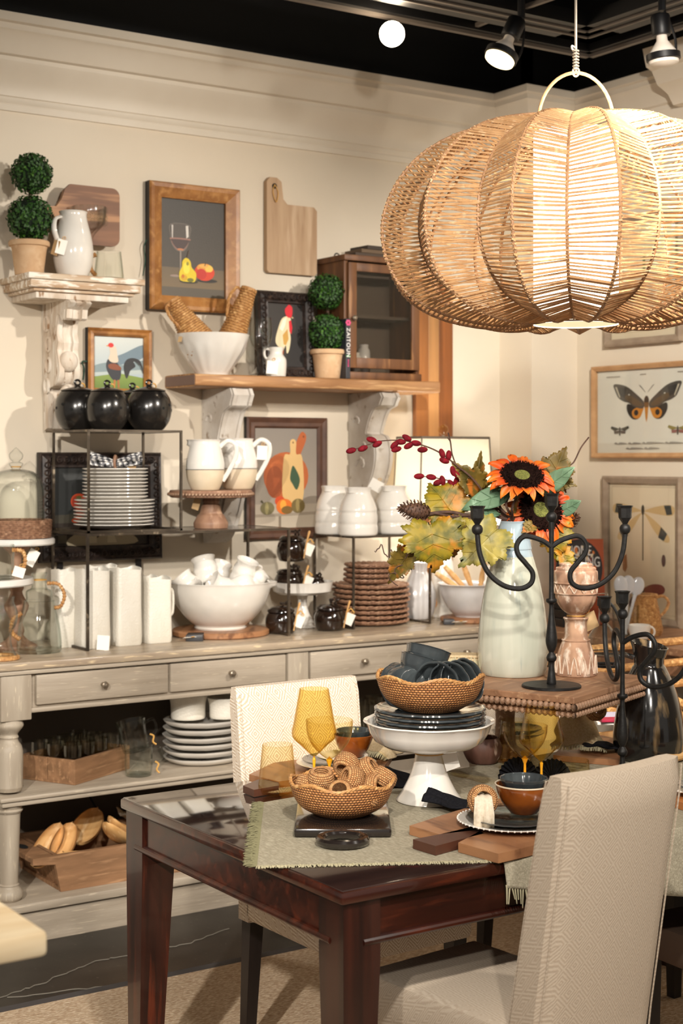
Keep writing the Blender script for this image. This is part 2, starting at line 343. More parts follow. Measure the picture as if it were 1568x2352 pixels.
M['shelf_pale'] = mat('distressed_white_wood', (206, 190, 168), .7, c2=(176, 144, 112), scale=(4, 30, 30), c3=(234, 226, 214), scale3=(14, 60, 60), lo3=.5, hi3=.6, bump=.5, bscale=(14, 60, 60))
M['shelf_chip'] = mat('chipped_white_wood', (226, 218, 206), .75, c2=(196, 178, 158), scale=(30, 30, 8), c3=(150, 118, 88), scale3=(50, 50, 14), lo3=.62, hi3=.68, bump=.5, bscale=(50, 50, 14))
M['plank'] = mat('live_edge_plank', (176, 130, 86), .5, c2=(140, 98, 62), scale=(2.5, 30, 30), c3=(204, 162, 114), scale3=(5, 60, 60), lo3=.52, hi3=.66, bump=.15, bscale=(5, 60, 60))
M['corbel'] = mat('weathered_plaster', (206, 200, 192), .8, c2=(184, 174, 162), scale=(10, 10, 10), c3=(150, 134, 118), scale3=(24, 24, 24), lo3=.62, hi3=.7, bump=.4, bscale=(40, 40, 40))
M['acacia'] = mat('acacia_board', (176, 104, 50), .35, c2=(206, 142, 80), scale=(9, 14, 1.2), c3=(130, 70, 32), scale3=(14, 20, 1.6), lo3=.56, hi3=.68, coat=.15)
M['board_tan'] = mat('tan_mango_board', (188, 158, 126), .6, c2=(170, 138, 106), scale=(26, 26, 3), c3=(204, 176, 146), scale3=(16, 20, 2), lo3=.55, hi3=.7)
M['board_red'] = mat('reddish_acacia_board', (136, 92, 62), .55, c2=(112, 73, 48), scale=(2.5, 20, 22), c3=(178, 130, 90), scale3=(1.2, 10, 14), lo3=.58, hi3=.64)
M['board_walnut'] = mat('walnut_serving_board', (140, 96, 66), .4, c2=(164, 118, 82), scale=(18, 3, 20), c3=(112, 74, 50), scale3=(26, 4, 20), lo3=.56, hi3=.68)
M['walnut_dark'] = mat('dark_walnut_strip', (84, 50, 36), .4, c2=(66, 38, 28), scale=(20, 3, 20))
M['cabinet'] = mat('old_brown_cabinet', (110, 72, 42), .5, c2=(84, 52, 30), scale=(26, 26, 2.5), c3=(140, 98, 60), scale3=(30, 30, 4), lo3=.6, hi3=.7, bump=.2, bscale=(30, 30, 4))
M['cabinet_in'] = mat('cabinet_interior', (92, 80, 68), .7)
M['crate'] = mat('rough_crate_wood', (146, 108, 76), .75, c2=(118, 86, 58), scale=(4, 30, 30), c3=(164, 126, 92), scale3=(8, 70, 70), lo3=.55, hi3=.7, bump=.3, bscale=(6, 50, 50))
M['scoop'] = mat('pale_turned_wood', (222, 178, 120), .55, c2=(204, 154, 94), scale=(6, 40, 40), c3=(236, 204, 156), scale3=(10, 50, 50), lo3=.55, hi3=.7)
M['turned'] = mat('reddish_turned_wood', (156, 120, 96), .55, c2=(134, 99, 78), scale=(30, 30, 5), c3=(180, 146, 120), scale3=(40, 40, 6), lo3=.55, hi3=.7)
M['bead'] = mat('washed_bead_wood', (156, 122, 96), .6, c2=(130, 98, 76), scale=(60, 60, 60), c3=(196, 170, 144), scale3=(80, 80, 80), lo3=.58, hi3=.68)
M['riser_top'] = mat('washed_riser_top', (156, 116, 86), .5, c2=(134, 96, 70), scale=(4, 30, 30), c3=(182, 144, 110), scale3=(6, 50, 50), lo3=.55, hi3=.7)
M['carved'] = mat('whitewashed_carved_wood', (190, 152, 124), .8, c2=(156, 120, 100), scale=(18, 18, 10), c3=(226, 208, 190), scale3=(46, 46, 24), lo3=.52, hi3=.66, spec=.2, bump=.4, bscale=(60, 60, 20))
M['carved_line'] = mat('lime_filled_carving', (226, 208, 190), .8, c2=(200, 172, 148), scale=(60, 60, 60), spec=.2)
M['carved_d'] = mat('carved_dark_wood', (112, 78, 66), .6, c2=(86, 58, 48), scale=(30, 30, 10), c3=(170, 146, 134), scale3=(60, 60, 12), lo3=.62, hi3=.7)
M['vase'] = mat('celadon_crackle_glaze', (190, 191, 176), .1, c2=(174, 177, 162), scale=(26, 26, 2), c3=(150, 160, 154), scale3=(40, 40, 2.5), lo3=.66, hi3=.78, coat=.5)
M['vase_neck'] = mat('grey_blue_neck_glaze', (156, 172, 180), .12, c2=(140, 156, 166), scale=(20, 20, 6), coat=.5)
M['vase_black'] = mat('black_streaked_glaze', (28, 26, 25), .14, c2=(20, 19, 19), scale=(30, 30, 2), c3=(122, 100, 70), scale3=(34, 34, 3), lo3=.60, hi3=.72, coat=.5)
M['grey_white'] = mat('grey_white_glaze', (206, 204, 204), .18, c2=(190, 186, 184), scale=(10, 10, 10), coat=.4)
M['marble'] = mat('white_marble', (232, 229, 224), .2, c2=(208, 204, 200), scale=(9, 9, 9), lo=.5, hi=.7, dist=1.5)
M['black_board'] = mat('black_satin_board', (34, 28, 26), .16, c2=(26, 22, 20), scale=(10, 30, 20), coat=.6)
M['gold_wood'] = mat('burl_gold_moulding', (172, 118, 62), .4, c2=(136, 88, 44), scale=(12, 12, 12), c3=(184, 134, 78), scale3=(36, 36, 36), lo3=.5, hi3=.72, coat=.2)
M['frame_side'] = mat('ebonised_edge', (26, 22, 22), .5)
M['frame_brown'] = mat('brown_frame', (92, 62, 46), .5, c2=(74, 48, 36), scale=(20, 20, 20))
M['frame_black'] = mat('dark_carved_frame', (60, 48, 43), .5, c2=(34, 27, 25), scale=(40, 40, 40), c3=(88, 70, 58), scale3=(70, 70, 70), lo3=.6, hi3=.7)
M['frame_oak'] = mat('pale_oak_frame', (192, 150, 106), .5, c2=(174, 132, 90), scale=(20, 20, 20))
M['frame_grey'] = mat('grey_wash_frame', (156, 138, 118), .6, c2=(138, 120, 102), scale=(20, 20, 30))
M['paint'] = paint_mat('oil_paint_on_canvas', .5, .3)
M['print'] = paint_mat('printed_paper', .75, 0)
M['print_gloss'] = paint_mat('glossy_book_jacket', .3, 0)
M['paper'] = mat('white_card', (242, 238, 230), .8)
M['kraft'] = mat('kraft_card', (196, 164, 120), .85)
M['raffia'] = mat('raffia_tie', (206, 158, 84), .7)
M['linen'] = mat('oat_linen', (206, 186, 152), .95, c2=(188, 166, 130), scale=(200, 200, 200), bump=.3, bscale=(260, 260, 260), spec=.1)
M['linen_w'] = mat('off_white_linen', (222, 210, 190), .95, c2=(206, 192, 170), scale=(160, 160, 160), spec=.1)
M['black_cloth'] = mat('black_linen', (20, 20, 24), .95, c2=(28, 28, 32), scale=(200, 200, 200), bump=.3, bscale=(260, 260, 260), spec=.1)
def shade_mat():
    m, nt, b = new_mat('translucent_white_shade'); N = nt.nodes; L = nt.links.new; N.remove(b)
    d = N.new('ShaderNodeBsdfDiffuse'); d.inputs[0].default_value = lin((250, 244, 230)); tr = N.new('ShaderNodeBsdfTranslucent'); tr.inputs[0].default_value = lin((255, 252, 244))
    ms = N.new('ShaderNodeMixShader'); ms.inputs[0].default_value = .6; L(d.outputs[0], ms.inputs[1]); L(tr.outputs[0], ms.inputs[2]); L(ms.outputs[0], N['Material Output'].inputs[0]); return m
M['lampshade'] = shade_mat()
M['diffuser'] = mat('glowing_lamp_diffuser', (255, 250, 238), .8, emit=(255, 238, 204), es=4.2)
M['bulb'] = mat('glowing_bulb', (255, 250, 240), .5, emit=(255, 232, 200), es=60.0)
M['bulb_warm'] = mat('glowing_bulb_face', (255, 250, 240), .5, emit=(255, 222, 160), es=7.0)
M['bulb_white'] = mat('frosted_bulb_glass', (222, 212, 200), .3)
M['cord'] = mat('silver_cord', (176, 166, 152), .4, .5)
M['petal_paint'] = paint_mat('orange_petal_paint', .55, 0)
M['petal'] = mat('orange_petal', (226, 104, 18), .6, c2=(186, 52, 10), scale=(24, 24, 24), c3=(246, 152, 40), scale3=(40, 40, 40), lo3=.56, hi3=.7)
M['seed'] = mat('dark_seed_disc', (18, 10, 9), .95, spec=.05, c2=(36, 21, 16), scale=(300, 300, 300), bump=1.0, bscale=(300, 300, 300))
M['seed_green'] = mat('green_disc_centre', (120, 122, 56), .9, c2=(84, 88, 36), scale=(260, 260, 260), bump=1.0, bscale=(260, 260, 260))
M['leaf_green'] = mat('grey_green_leaf', (98, 128, 98), .6, c2=(78, 108, 80), scale=(18, 18, 18), c3=(150, 178, 150), scale3=(14, 60, 14), lo3=.62, hi3=.72)
M['leaf_autumn'] = mat('autumn_vine_leaf', (134, 116, 18), .5, c2=(84, 82, 16), scale=(30, 30, 30), lo=.4, hi=.62, c3=(172, 112, 22), scale3=(20, 20, 20), lo3=.52, hi3=.66, rough2=.6)
M['leaf_brown'] = mat('olive_brown_leaf', (112, 90, 30), .55, c2=(78, 68, 24), scale=(20, 20, 20), c3=(168, 96, 28), scale3=(22, 22, 22), lo3=.56, hi3=.68)
M['leaf_pale'] = mat('pale_yellow_leaf', (164, 148, 66), .5, c2=(110, 110, 62), scale=(26, 26, 26), c3=(84, 98, 80), scale3=(14, 14, 14), lo3=.6, hi3=.7)
M['twig'] = mat('brown_twig', (84, 58, 44), .8, c2=(60, 40, 32), scale=(60, 60, 60))
M['berry'] = mat('crimson_bud', (122, 16, 30), .8, c2=(86, 8, 20), scale=(90, 90, 90), spec=.2)
M['cone'] = mat('pine_cone', (96, 66, 48), .7, c2=(66, 44, 34), scale=(60, 60, 60), c3=(150, 112, 82), scale3=(90, 90, 90), lo3=.6, hi3=.7)
M['book_dark'] = mat('charcoal_book_spine', (46, 46, 52), .5)
M['letter'] = mat('white_lettering', (228, 226, 222), .6)
M['pink'] = mat('pink_print', (206, 70, 120), .6)
M['spoon'] = mat('grey_porcelain', (198, 200, 204), .2, coat=.3)
M['blur_wood'] = mat('pale_worn_table', (206, 190, 160), .5, c2=(184, 160, 124), scale=(3, 20, 20))
M['gingham'] = mat('black_white_gingham', (28, 28, 30), .9)
M['book_red'] = mat('red_cover', (176, 40, 70), .5)
M['liquid'] = glass('clear_spirit', (240, 240, 228), (190, 190, 180))
# ---------------------------------------------------------------- the room
YW, XW = 5.30, 4.64                       # shelf wall plane, print wall plane
CH = 3.75
mb = MB().box(-2.5, -1.5, -.05, 6.5, 6.0, 0.0); struct(mb.build('floor', M['floor'], smooth=0))
mb = MB().box(-2.5, YW, 0, 4.374, YW+.15, CH); struct(mb.build('wall_shelves', M['wall'], smooth=0))
mb = MB().box(XW, -1.5, 0, XW+.15, 5.083, CH); struct(mb.build('wall_prints', M['wall'], smooth=0))
mb = MB().box(4.374, 5.083, 0, XW+.15, YW+.15, CH); struct(mb.build('wall_corner_chase', M['wall'], smooth=0))
mb = MB().box(-2.5, -1.5, CH, 6.5, 6.0, CH+.1); ceiling = struct(mb.build('ceiling', M['ceil'], smooth=0))
# black upper wall above the crown
CR = 3.02                                  # underside line of the crown, metres
crown = [(0, 0), (.012, 0), (.018, .02), (.012, .04), (.03, .05), (.034, .075), (.05, .10), (.085, .135), (.10, .16), (.10, .175), (.115, .18), (.135, .215), (.15, .245), (.165, .255), (.165, .275), (.18, .28), (.18, .31), (0, .31)]
rail = [(0, 0), (.010, 0), (.022, .012), (.026, .026), (.018, .040), (.010, .046), (.012, .056), (0, .058)]
def run(name, prof, z, path, m):
    """sweep a moulding profile along a polyline of (x,y) with the room on its given side"""
    mb = MB(); rows = []
    n = len(path)
    for i, p in enumerate(path):
        d1 = (Vector(path[i])-Vector(path[i-1])).normalized() if i > 0 else None
        d2 = (Vector(path[i+1])-Vector(path[i])).normalized() if i < n-1 else None
        if d1 is None: d1 = d2
        if d2 is None: d2 = d1
        n1 = Vector((d1.y, -d1.x)); n2 = Vector((d2.y, -d2.x))
        q = n1+n2; q = q/(q.dot(n1))
        rows.append([(p[0]+q.x*o, p[1]+q.y*o, z+h) for o, h in prof])
    k = len(prof); vs = [v for r in rows for v in r]; fs = []
    for i in range(n-1):
        for j in range(k-1): fs.append((i*k+j, (i+1)*k+j, (i+1)*k+j+1, i*k+j+1))
    mb.add(vs, fs); return fixn(mb.build(name, m, smooth=30))
path = [(-2.5, YW), (4.374, YW), (4.374, 5.083), (XW, 5.083), (XW, -1.5)]
ztop = pY(0, 22, YW-.18).z
struct(run('trim_crown', crown, ztop-.31, path, M['trim']))
zr = pY(0, 222, YW).z
struct(run('trim_picture_rail', rail, zr-.03, path, M['trim']))
# wall above the crown is painted black
for nm, b in (('wall_black_band_shelves', (-2.5, YW-.004, ztop-.01, 4.374, YW+.01, CH)), ('wall_black_band_prints', (XW-.004, -1.5, ztop-.01, XW+.01, 5.083, CH)), ('wall_black_band_chase', (4.370, 5.079, ztop-.01, XW, 5.15, CH)), ('wall_black_band_return', (4.370, 5.079, ztop-.01, 4.38, YW, CH))):
    struct(MB().box(*b).build(nm, M['ceil'], smooth=0))
# a second, higher crown step on the print wall
pa = pX(1467, 160, XW-.3)
struct(run('trim_soffit_crown', [(0, 0), (.05, .0), (.08, .04), (.14, .07), (.17, .12), (.2, .13), (.22, .2), (.0, .2)], ztop-.16, [(XW-.10, pX(1475, 180, XW-.32).y), (XW-.10, -1.5)], M['trim']))
mb = MB().box(-2.5, YW-.015, 0, 4.374, YW, .14, ch=.004); struct(mb.build('baseboard_shelves', M['trim'], smooth=0))
mb = MB().box(XW-.015, -1.5, 0, XW, 5.083, .14, ch=.004); struct(mb.build('baseboard_prints', M['trim'], smooth=0))
# hairline cracks of the concrete
def crack(pts):
    P = [pz(x, y, .0006) for x, y in pts]; out = []
    for a, b in zip(P[:-1], P[1:]):
        for k in range(8): q = a.lerp(b, k/8); out.append(q+Vector((random.uniform(-.008, .008), random.uniform(-.008, .008), 0)))
    return MB().tube(out, .0022, 4)
cm = mat('crack_line', (112, 106, 96), .8)
flo = bpy.data.objects['floor']
crack([(0, 2290), (80, 2265), (150, 2235), (230, 2205), (330, 2190), (440, 2165), (540, 2128)]).build('crack', cm, flo)
crack([(20, 2292), (180, 2272), (320, 2262)]).build('crack', cm, flo)
# rug
ra = pz(0, 2325, .008); rb = pz(545, 2193, .008)
ry = (ra.y+rb.y)/2
rug = thing('area_rug', 'tan jute area rug with a grey bound edge under the dining table', 'rug', (0, 0, 0))
MB().box(-.6, -.6, .0, 3.72, ry-.045, .012).build('pile', M['rug'], rug, 0)
MB().box(-.6, ry-.045, 0, 3.72, ry, .011, ch=.003).build('binding', M['rug_edge'], rug, 0)

# ---------------------------------------------------------------- long sideboard
SB0, SB1, SF, ZS = 1.80, 4.02, 4.745, .93
sb = thing('sideboard', 'long greige limed-wood sideboard with four drawers, turned legs and two open shelves', 'sideboard', (0, 0, 0))
MB().box(SB0, SF, .902, SB1, YW-.012, ZS, ch=.008).build('top', M['side_top'], sb)
MB().box(SB0+.012, SF+.012, .886, SB1-.012, YW-.02, .902, ch=.004).build('top_moulding', M['sideboard'], sb)
FY = SF+.028                                # apron face
mb = MB().box(SB0+.05, FY+.012, .765, SB1-.05, YW-.03, .886); mb.build('apron', M['sideboard'], sb, 0)
MB().box(SB0+.09, FY-.004, .756, SB1-.09, FY+.03, .772, ch=.003).build('apron_bead', M['sideboard'], sb)
def X_at(px, Y): return pY(px, CY, Y).x
for a, b, kn in ((82, 385, 240), (390, 655, 533), (711, 950, 838), (957, 1172, 1072)):
    x0, x1 = X_at(a, FY), X_at(b, FY)
    dr = MB().box(x0, FY-.006, .780, x1, FY+.03, .880, ch=.005).build('drawer', M['sideboard'], sb)
    kx = X_at(kn, FY-.02)
    k = MB().lathe(sc([(0, 0), (6, 0), (5, 3), (4.5, 8), (8, 11), (9.5, 15), (8.5, 19), (5, 21.5), (3.5, 24), (0, 25)], .0013), 20)
    k.xf(Matrix.Translation((kx, FY-.006, .830)) @ Matrix.Rotation(math.pi/2, 4, 'X')); k.build('knob', M['pewter'], dr)
for xe in (SB0+.034, SB1-.046): MB().box(xe, FY+.03, .76, xe+.012, YW-.05, .886).build('end_panel', M['sideboard'], sb, 0)
xm0, xm1 = X_at(660, FY), X_at(707, FY)
MB().box(xm0, FY-.002, .772, xm1, FY+.02, .886).build('stile', M['sideboard_v'], sb, 0)
for k, (lx, ly) in enumerate(((SB0+.075, FY+.035), (SB1-.075, FY+.035), (SB0+.075, YW-.09), (SB1-.075, YW-.09), ((xm0+xm1)/2, FY+.04))):
    lg = MB().box(lx-.045, ly-.045, .735, lx+(.062 if k == 0 else .045), ly+.045, .884, ch=.004).build('leg', M['sideboard_v'], sb)
    prof = smooth_prof([(.040, .735), (.046, .725), (.047, .712), (.030, .690), (.029, .683), (.032, .677), (.029, .671), (.033, .66), (.046, .63), (.045, .52), (.047, .515), (.040, .500)], 3)
    MB().lathe([(0, .735)]+prof+[(0, .5)], 28, (lx, ly, 0)).build('turning', M['sideboard_v'], lg)
    prof = smooth_prof([(.040, .456), (.045, .450), (.041, .443), (.046, .437), (.040, .428), (.037, .418), (.030, .20), (.029, .195), (.034, .19), (.033, .184), (.045, .168), (.046, .15), (.036, .137)], 3)
    MB().lathe([(0, .456)]+prof+[(0, .137)], 28, (lx, ly, 0)).build('turning', M['sideboard_v'], lg)
ZL = .49
mb = MB().box(SB0+.02, SF-.005, ZL-.016, SB1-.02, YW-.02, ZL, ch=.006).box(SB0+.03, SF+.006, ZL-.034, SB1-.03, YW-.02, ZL-.016, ch=.005); mb.build('lower_shelf', M['sideboard'], sb)
ZB = .137
mb = MB().box(SB0-.02, SF-.01, ZB-.03, SB1+.02, YW-.015, ZB, ch=.006).box(SB0-.005, SF+.01, 0, SB1+.005, YW-.02, ZB-.03); mb.build('base', M['sideboard'], sb)
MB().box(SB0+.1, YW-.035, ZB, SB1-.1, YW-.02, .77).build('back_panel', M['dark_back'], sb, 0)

# ---------------------------------------------------------------- dining table
TX0, TY0, TX1, TY1, ZT = 1.632, 2.455, 3.55, 3.447, .76
tb = thing('dining_table', 'dark mahogany dining table with glossy top and tapered legs', 'table', (0, 0, 0))
MB().box(TX0, TY0, ZT-.028, TX1, TY1, ZT-.002, ch=.006).box(TX0+.006, TY0+.006, ZT-.004, TX1-.006, TY1-.006, ZT, 1, ch=.0015).build('tabletop', [M['mahogany'], M['mahogany_top']], tb)
for y0, y1 in ((TY0+.02, TY0+.045), (TY1-.045, TY1-.02)):
    a = MB().box(TX0+.06, y0, ZT-.118, TX1-.06, y1, ZT-.028).build('apron', M['mahogany'], tb, 0)
    yy = y0-.004 if y0 < 3 else y1+.004
    MB().tube([(TX0+.06, yy, ZT-.112), (TX1-.06, yy, ZT-.112)], .008, 10).build('bead', M['mahogany'], a)
for x0, x1 in ((TX0+.02, TX0+.045), (TX1-.045, TX1-.02)):
    a = MB().box(x0, TY0+.06, ZT-.118, x1, TY1-.06, ZT-.028).build('apron', M['mahogany'], tb, 0)
    xx = x0-.004 if x0 < 2.5 else x1+.004
    MB().tube([(xx, TY0+.06, ZT-.112), (xx, TY1-.06, ZT-.112)], .008, 10).build('bead', M['mahogany'], a)
def tleg(sx, sy):
    x = TX0+.012 if sx < 0 else TX1-.012; y = TY0+.012 if sy < 0 else TY1-.012
    w0, w1 = .088, .056; mb = MB(); vs = []
    for z, w_ in ((.0125, w1), (ZT-.15, w0), (ZT-.028, w0)):
        ox = x+(.0 if sx < 0 else -w_); oy = y+(0 if sy < 0 else -w_)
        ins = (w0-w_)*.15
        ox += ins if sx < 0 else -ins; oy += ins if sy < 0 else -ins
        vs += [(ox, oy, z), (ox+w_, oy, z), (ox+w_, oy+w_, z), (ox, oy+w_, z)]
    fs = [(3, 2, 1, 0), (8, 9, 10, 11)]
    for r in (0, 4):
        for k in range(4): fs.append((r+k, r+(k+1) % 4, r+4+(k+1) % 4, r+4+k))
    return mb.add(vs, fs)
for sx in (-1, 1):
    for sy in (-1, 1): tleg(sx, sy).build('leg', M['mahogany_v'], tb, 0)
# ---------------------------------------------------------------- small shared builders
def tagcard(parent, p, w_, h_, rot=(0, 0, 0), m='paper', string=True):
    o = MB().box(-w_/2, -.0006, -h_, w_/2, .0006, 0).build('price_tag', M[m], parent, 0, p, rot)
    if string: MB().tube(curve([(0, 0, 0), (-.004, 0, .006), (.003, 0, .012), (.008, 0, .007), (.002, 0, 0)], 4), .0012, 5).build('tie', M['raffia'], o)
    return o
def frame4(parent, w_, h_, prof, mats, name='frame'):
    """mitred picture frame in local XZ, front towards -Y; prof: (inset from outer edge, forward)"""
    mb = MB(); k = len(prof); cs = ((-1, -1), (1, -1), (1, 1), (-1, 1)); vs = []
    for sx, sz in cs:
        for i, f in prof: vs.append((sx*(w_/2-i), -f, sz*(h_/2-i)))
    fs = []; mi = []
    for c in range(4):
        d = (c+1) % 4
        for j in range(k-1): mb.add([vs[c*k+j], vs[d*k+j], vs[d*k+j+1], vs[c*k+j+1]], [(0, 1, 2, 3)], 1 if (j == 0 and len(mats) > 1) else 0)
    o = mb.build(name, mats, parent, 0); bm = bmesh.new(); bm.from_mesh(o.data); bmesh.ops.remove_doubles(bm, verts=bm.verts[:], dist=1e-6); bmesh.ops.recalc_face_normals(bm, faces=bm.faces[:]); bm.to_mesh(o.data); bm.free()
    return o
def ell(cx, cy, rx, ry, n=24, a0=0, a1=360, rot=0):
    r = math.radians(rot); out = []
    for i in range(n):
        t = math.radians(a0+(a1-a0)*i/(n if a1-a0 >= 360 else n-1)); x = rx*math.cos(t); y = ry*math.sin(t)
        out.append((cx+x*math.cos(r)-y*math.sin(r), cy+x*math.sin(r)+y*math.cos(r)))
    return out
def vgrad(c0, c1, z0, z1):
    a, b = lin(c0), lin(c1)
    def f(v):
        t = min(1, max(0, (v[2]-z0)/(z1-z0))); return tuple(a[i]*(1-t)+b[i]*t for i in range(4))
    return f
def canvas(parent, w_, h_, y, shapes, m='paint', name='canvas', asp=True):
    """flat picture: shapes = (colour or (c0,c1) bottom-top gradient, polygon in 0..1) stacked by hairline steps"""
    mb = MB()
    for k, (c, poly) in enumerate(shapes):
        if 6 <= len(poly) <= 14:
            q_ = list(poly); q_ = smooth_prof([q_[-1]]+q_+[q_[0], q_[1]], 4); poly = q_[4:-5]
        P = [((x-.5)*w_, (z-.5)*h_) for x, z in poly]; yy = y-.00012*k
        zs = [p[1] for p in P]
        col = lin(c) if not isinstance(c[0], (tuple, list)) else vgrad(c[0], c[1], min(zs), max(zs))
        if isinstance(c, str): col = lin(c)
        cx = sum(p[0] for p in P)/len(P); cz = sum(p[1] for p in P)/len(P); n = len(P)
        if n <= 4: mb.add([(a, yy, b) for a, b in P], [tuple(range(n))], 0, col)
        else: mb.add([(a, yy, b) for a, b in P], [tuple(range(n))], 0, col)
    o = mb.build(name, M[m], parent, 0)
    bm = bmesh.new(); bm.from_mesh(o.data); bm.faces.ensure_lookup_table()
    for f in bm.faces:
        f.normal_update()
        if f.normal.y > 0: f.normal_flip()
    bm.to_mesh(o.data); bm.free(); return o
R01 = [(0, 0), (1, 0), (1, 1), (0, 1)]
def rect(x0, z0, x1, z1): return [(x0, z0), (x1, z0), (x1, z1), (x0, z1)]
def wallrect(x0, y0, x1, y1, Y):
    a = pY(x0, y0, Y); b = pY(x1, y1, Y); return (a.x+b.x)/2, (a.z+b.z)/2, b.x-a.x, a.z-b.z

# ---------------------------------------------------------------- still life with wine glass
cx, cz, fw, fh = wallrect(344, 413, 552, 722, YW-.04)
t = thing('still_life_painting', 'framed painting of a wine glass, a yellow pear and an apple on the wall', 'painting', (cx, YW-.001, cz))
frame4(t, fw, fh, [(0, 0), (0, .036), (.006, .042), (.02, .040), (.05, .028), (.058, .024), (.058, .01)], [M['gold_wood'], M['frame_side']])
iw, ih = fw-.112, fh-.112
pear = smooth_prof([(.47, .16), (.31, .17), (.29, .25), (.33, .31), (.34, .37), (.40, .405), (.46, .37), (.48, .31), (.55, .25), (.53, .17), (.47, .16)], 4)[:-1]
canvas(t, iw, ih, -.012, [
    (((78, 70, 60), (62, 58, 54)), R01), (((118, 100, 74), (104, 90, 70)), rect(0, .10, 1, .30)), ((88, 80, 68), rect(0, 0, 1, .10)),
    ((120, 110, 100), ell(.24, .21, .09, .012)), ((150, 130, 118), ell(.24, .215, .085, .010)),
    ((108, 100, 92), [(.16, .74), (.45, .74), (.455, .62), (.42, .52), (.36, .47), (.26, .47), (.18, .53), (.155, .62)]),
    ((78, 70, 64), [(.17, .735), (.44, .735), (.445, .62), (.41, .53), (.355, .48), (.265, .48), (.19, .54), (.165, .62)]),
    ((146, 106, 94), [(.163, .60), (.452, .60), (.44, .57), (.41, .525), (.355, .48), (.265, .48), (.19, .535), (.17, .57)]),
    ((70, 54, 52), [(.18, .585), (.44, .585), (.43, .56), (.40, .525), (.35, .49), (.27, .49), (.20, .535), (.185, .56)]),
    ((190, 124, 84), ell(.31, .485, .05, .012)),
    ((196, 190, 184), [(.175, .73), (.20, .73), (.195, .60), (.18, .60)]), ((210, 205, 198), [(.39, .73), (.43, .735), (.435, .62), (.40, .60)]),
    ((128, 118, 108), rect(.30, .22, .325, .48)), ((158, 146, 136), rect(.303, .22, .310, .48)),
    ((40, 36, 32), ell(.72, .185, .16, .02)), ((50, 46, 30), ell(.44, .165, .14, .02)),
    ((206, 62, 30), ell(.68, .27, .155, .088)), ((222, 150, 60), ell(.68, .315, .12, .045)), ((232, 190, 80), ell(.75, .31, .06, .035)), ((190, 44, 28), ell(.63, .25, .08, .055)), ((226, 170, 80), ell(.66, .333, .07, .018)), ((70, 50, 30), [(.675, .335), (.69, .335), (.70, .37), (.69, .37)]),
    ((222, 196, 30), pear), ((240, 220, 70), ell(.40, .30, .05, .06)), ((206, 160, 30), ell(.36, .20, .05, .03)), ((196, 110, 30), ell(.345, .215, .02, .02)), ((110, 110, 30), ell(.46, .18, .05, .02)), ((150, 140, 40), ell(.415, .345, .02, .02)), ((80, 60, 40), [(.40, .40), (.415, .40), (.44, .48), (.43, .485)])])
MB().tube(curve([(0, 0, 0), (-.012, -.002, -.03), (-.006, 0, -.08), (-.016, 0, -.14)], 5), .002, 5).build('tassel', mat('green_tassel', (30, 70, 56), .7), t, loc=(-fw/2-.004, -.02, .02))

# ---------------------------------------------------------------- rooster portrait with blue sky
cx, cz, fw, fh = wallrect(203, 751, 350, 912, YW-.03)
t = thing('rooster_painting', 'small gold-framed painting of a standing rooster under a cloudy blue sky', 'painting', (cx, YW-.001, cz))
frame4(t, fw, fh, [(0, 0), (0, .026), (.004, .03), (.012, .024), (.022, .028), (.030, .018), (.030, .008)], [M['gold_wood'], M['frame_side']])
canvas(t, fw-.058, fh-.058, -.009, [
    (((150, 170, 182), (206, 212, 208)), R01), ((110, 130, 142), [(.3, .55), (.6, .68), (1, .86), (1, .62), (.7, .5), (.4, .45)]), ((128, 146, 150), [(0, .42), (.3, .5), (.6, .46), (1, .56), (1, .38), (0, .3)]),
    ((176, 188, 186), [(0, .3), (1, .38), (1, .30), (0, .24)]), (((96, 120, 50), (128, 150, 66)), [(0, 0), (1, 0), (1, .22), (.5, .30), (0, .22)]),
    ((34, 34, 36), [(.62, .28), (.60, .44), (.66, .56), (.78, .60), (.92, .56), (.98, .44), (.99, .30), (.93, .46), (.80, .53), (.84, .44), (.74, .36), (.70, .26), (.66, .2)]),
    ((60, 70, 66), [(.80, .55), (.9, .5), (.96, .38), (.98, .3), (.92, .44)]),
    ((44, 46, 52), [(.28, .55), (.25, .42), (.30, .28), (.40, .16), (.52, .18), (.55, .34), (.50, .46), (.38, .58)]),
    ((130, 68, 36), [(.30, .46), (.42, .48), (.54, .42), (.54, .36), (.42, .36), (.31, .39)]),
    ((216, 198, 176), [(.32, .80), (.44, .80), (.47, .66), (.49, .52), (.38, .50), (.30, .56), (.33, .68)]), ((206, 40, 36), ell(.345, .83, .055, .045)), ((220, 150, 60), [(.29, .83), (.29, .80), (.24, .815)]),
    ((170, 106, 50), [(.40, .17), (.44, .17), (.43, .02), (.39, .02)]), ((160, 100, 50), [(.47, .17), (.51, .17), (.52, .02), (.48, .02)])])
MB().tube(curve([(0, 0, 0), (-.02, -.004, -.004), (-.012, -.006, -.03), (-.014, 0, -.07)], 5), .003, 5).build('tassel', bpy.data.materials['green_tassel'], t, loc=(-fw/2-.004, -.02, .0))

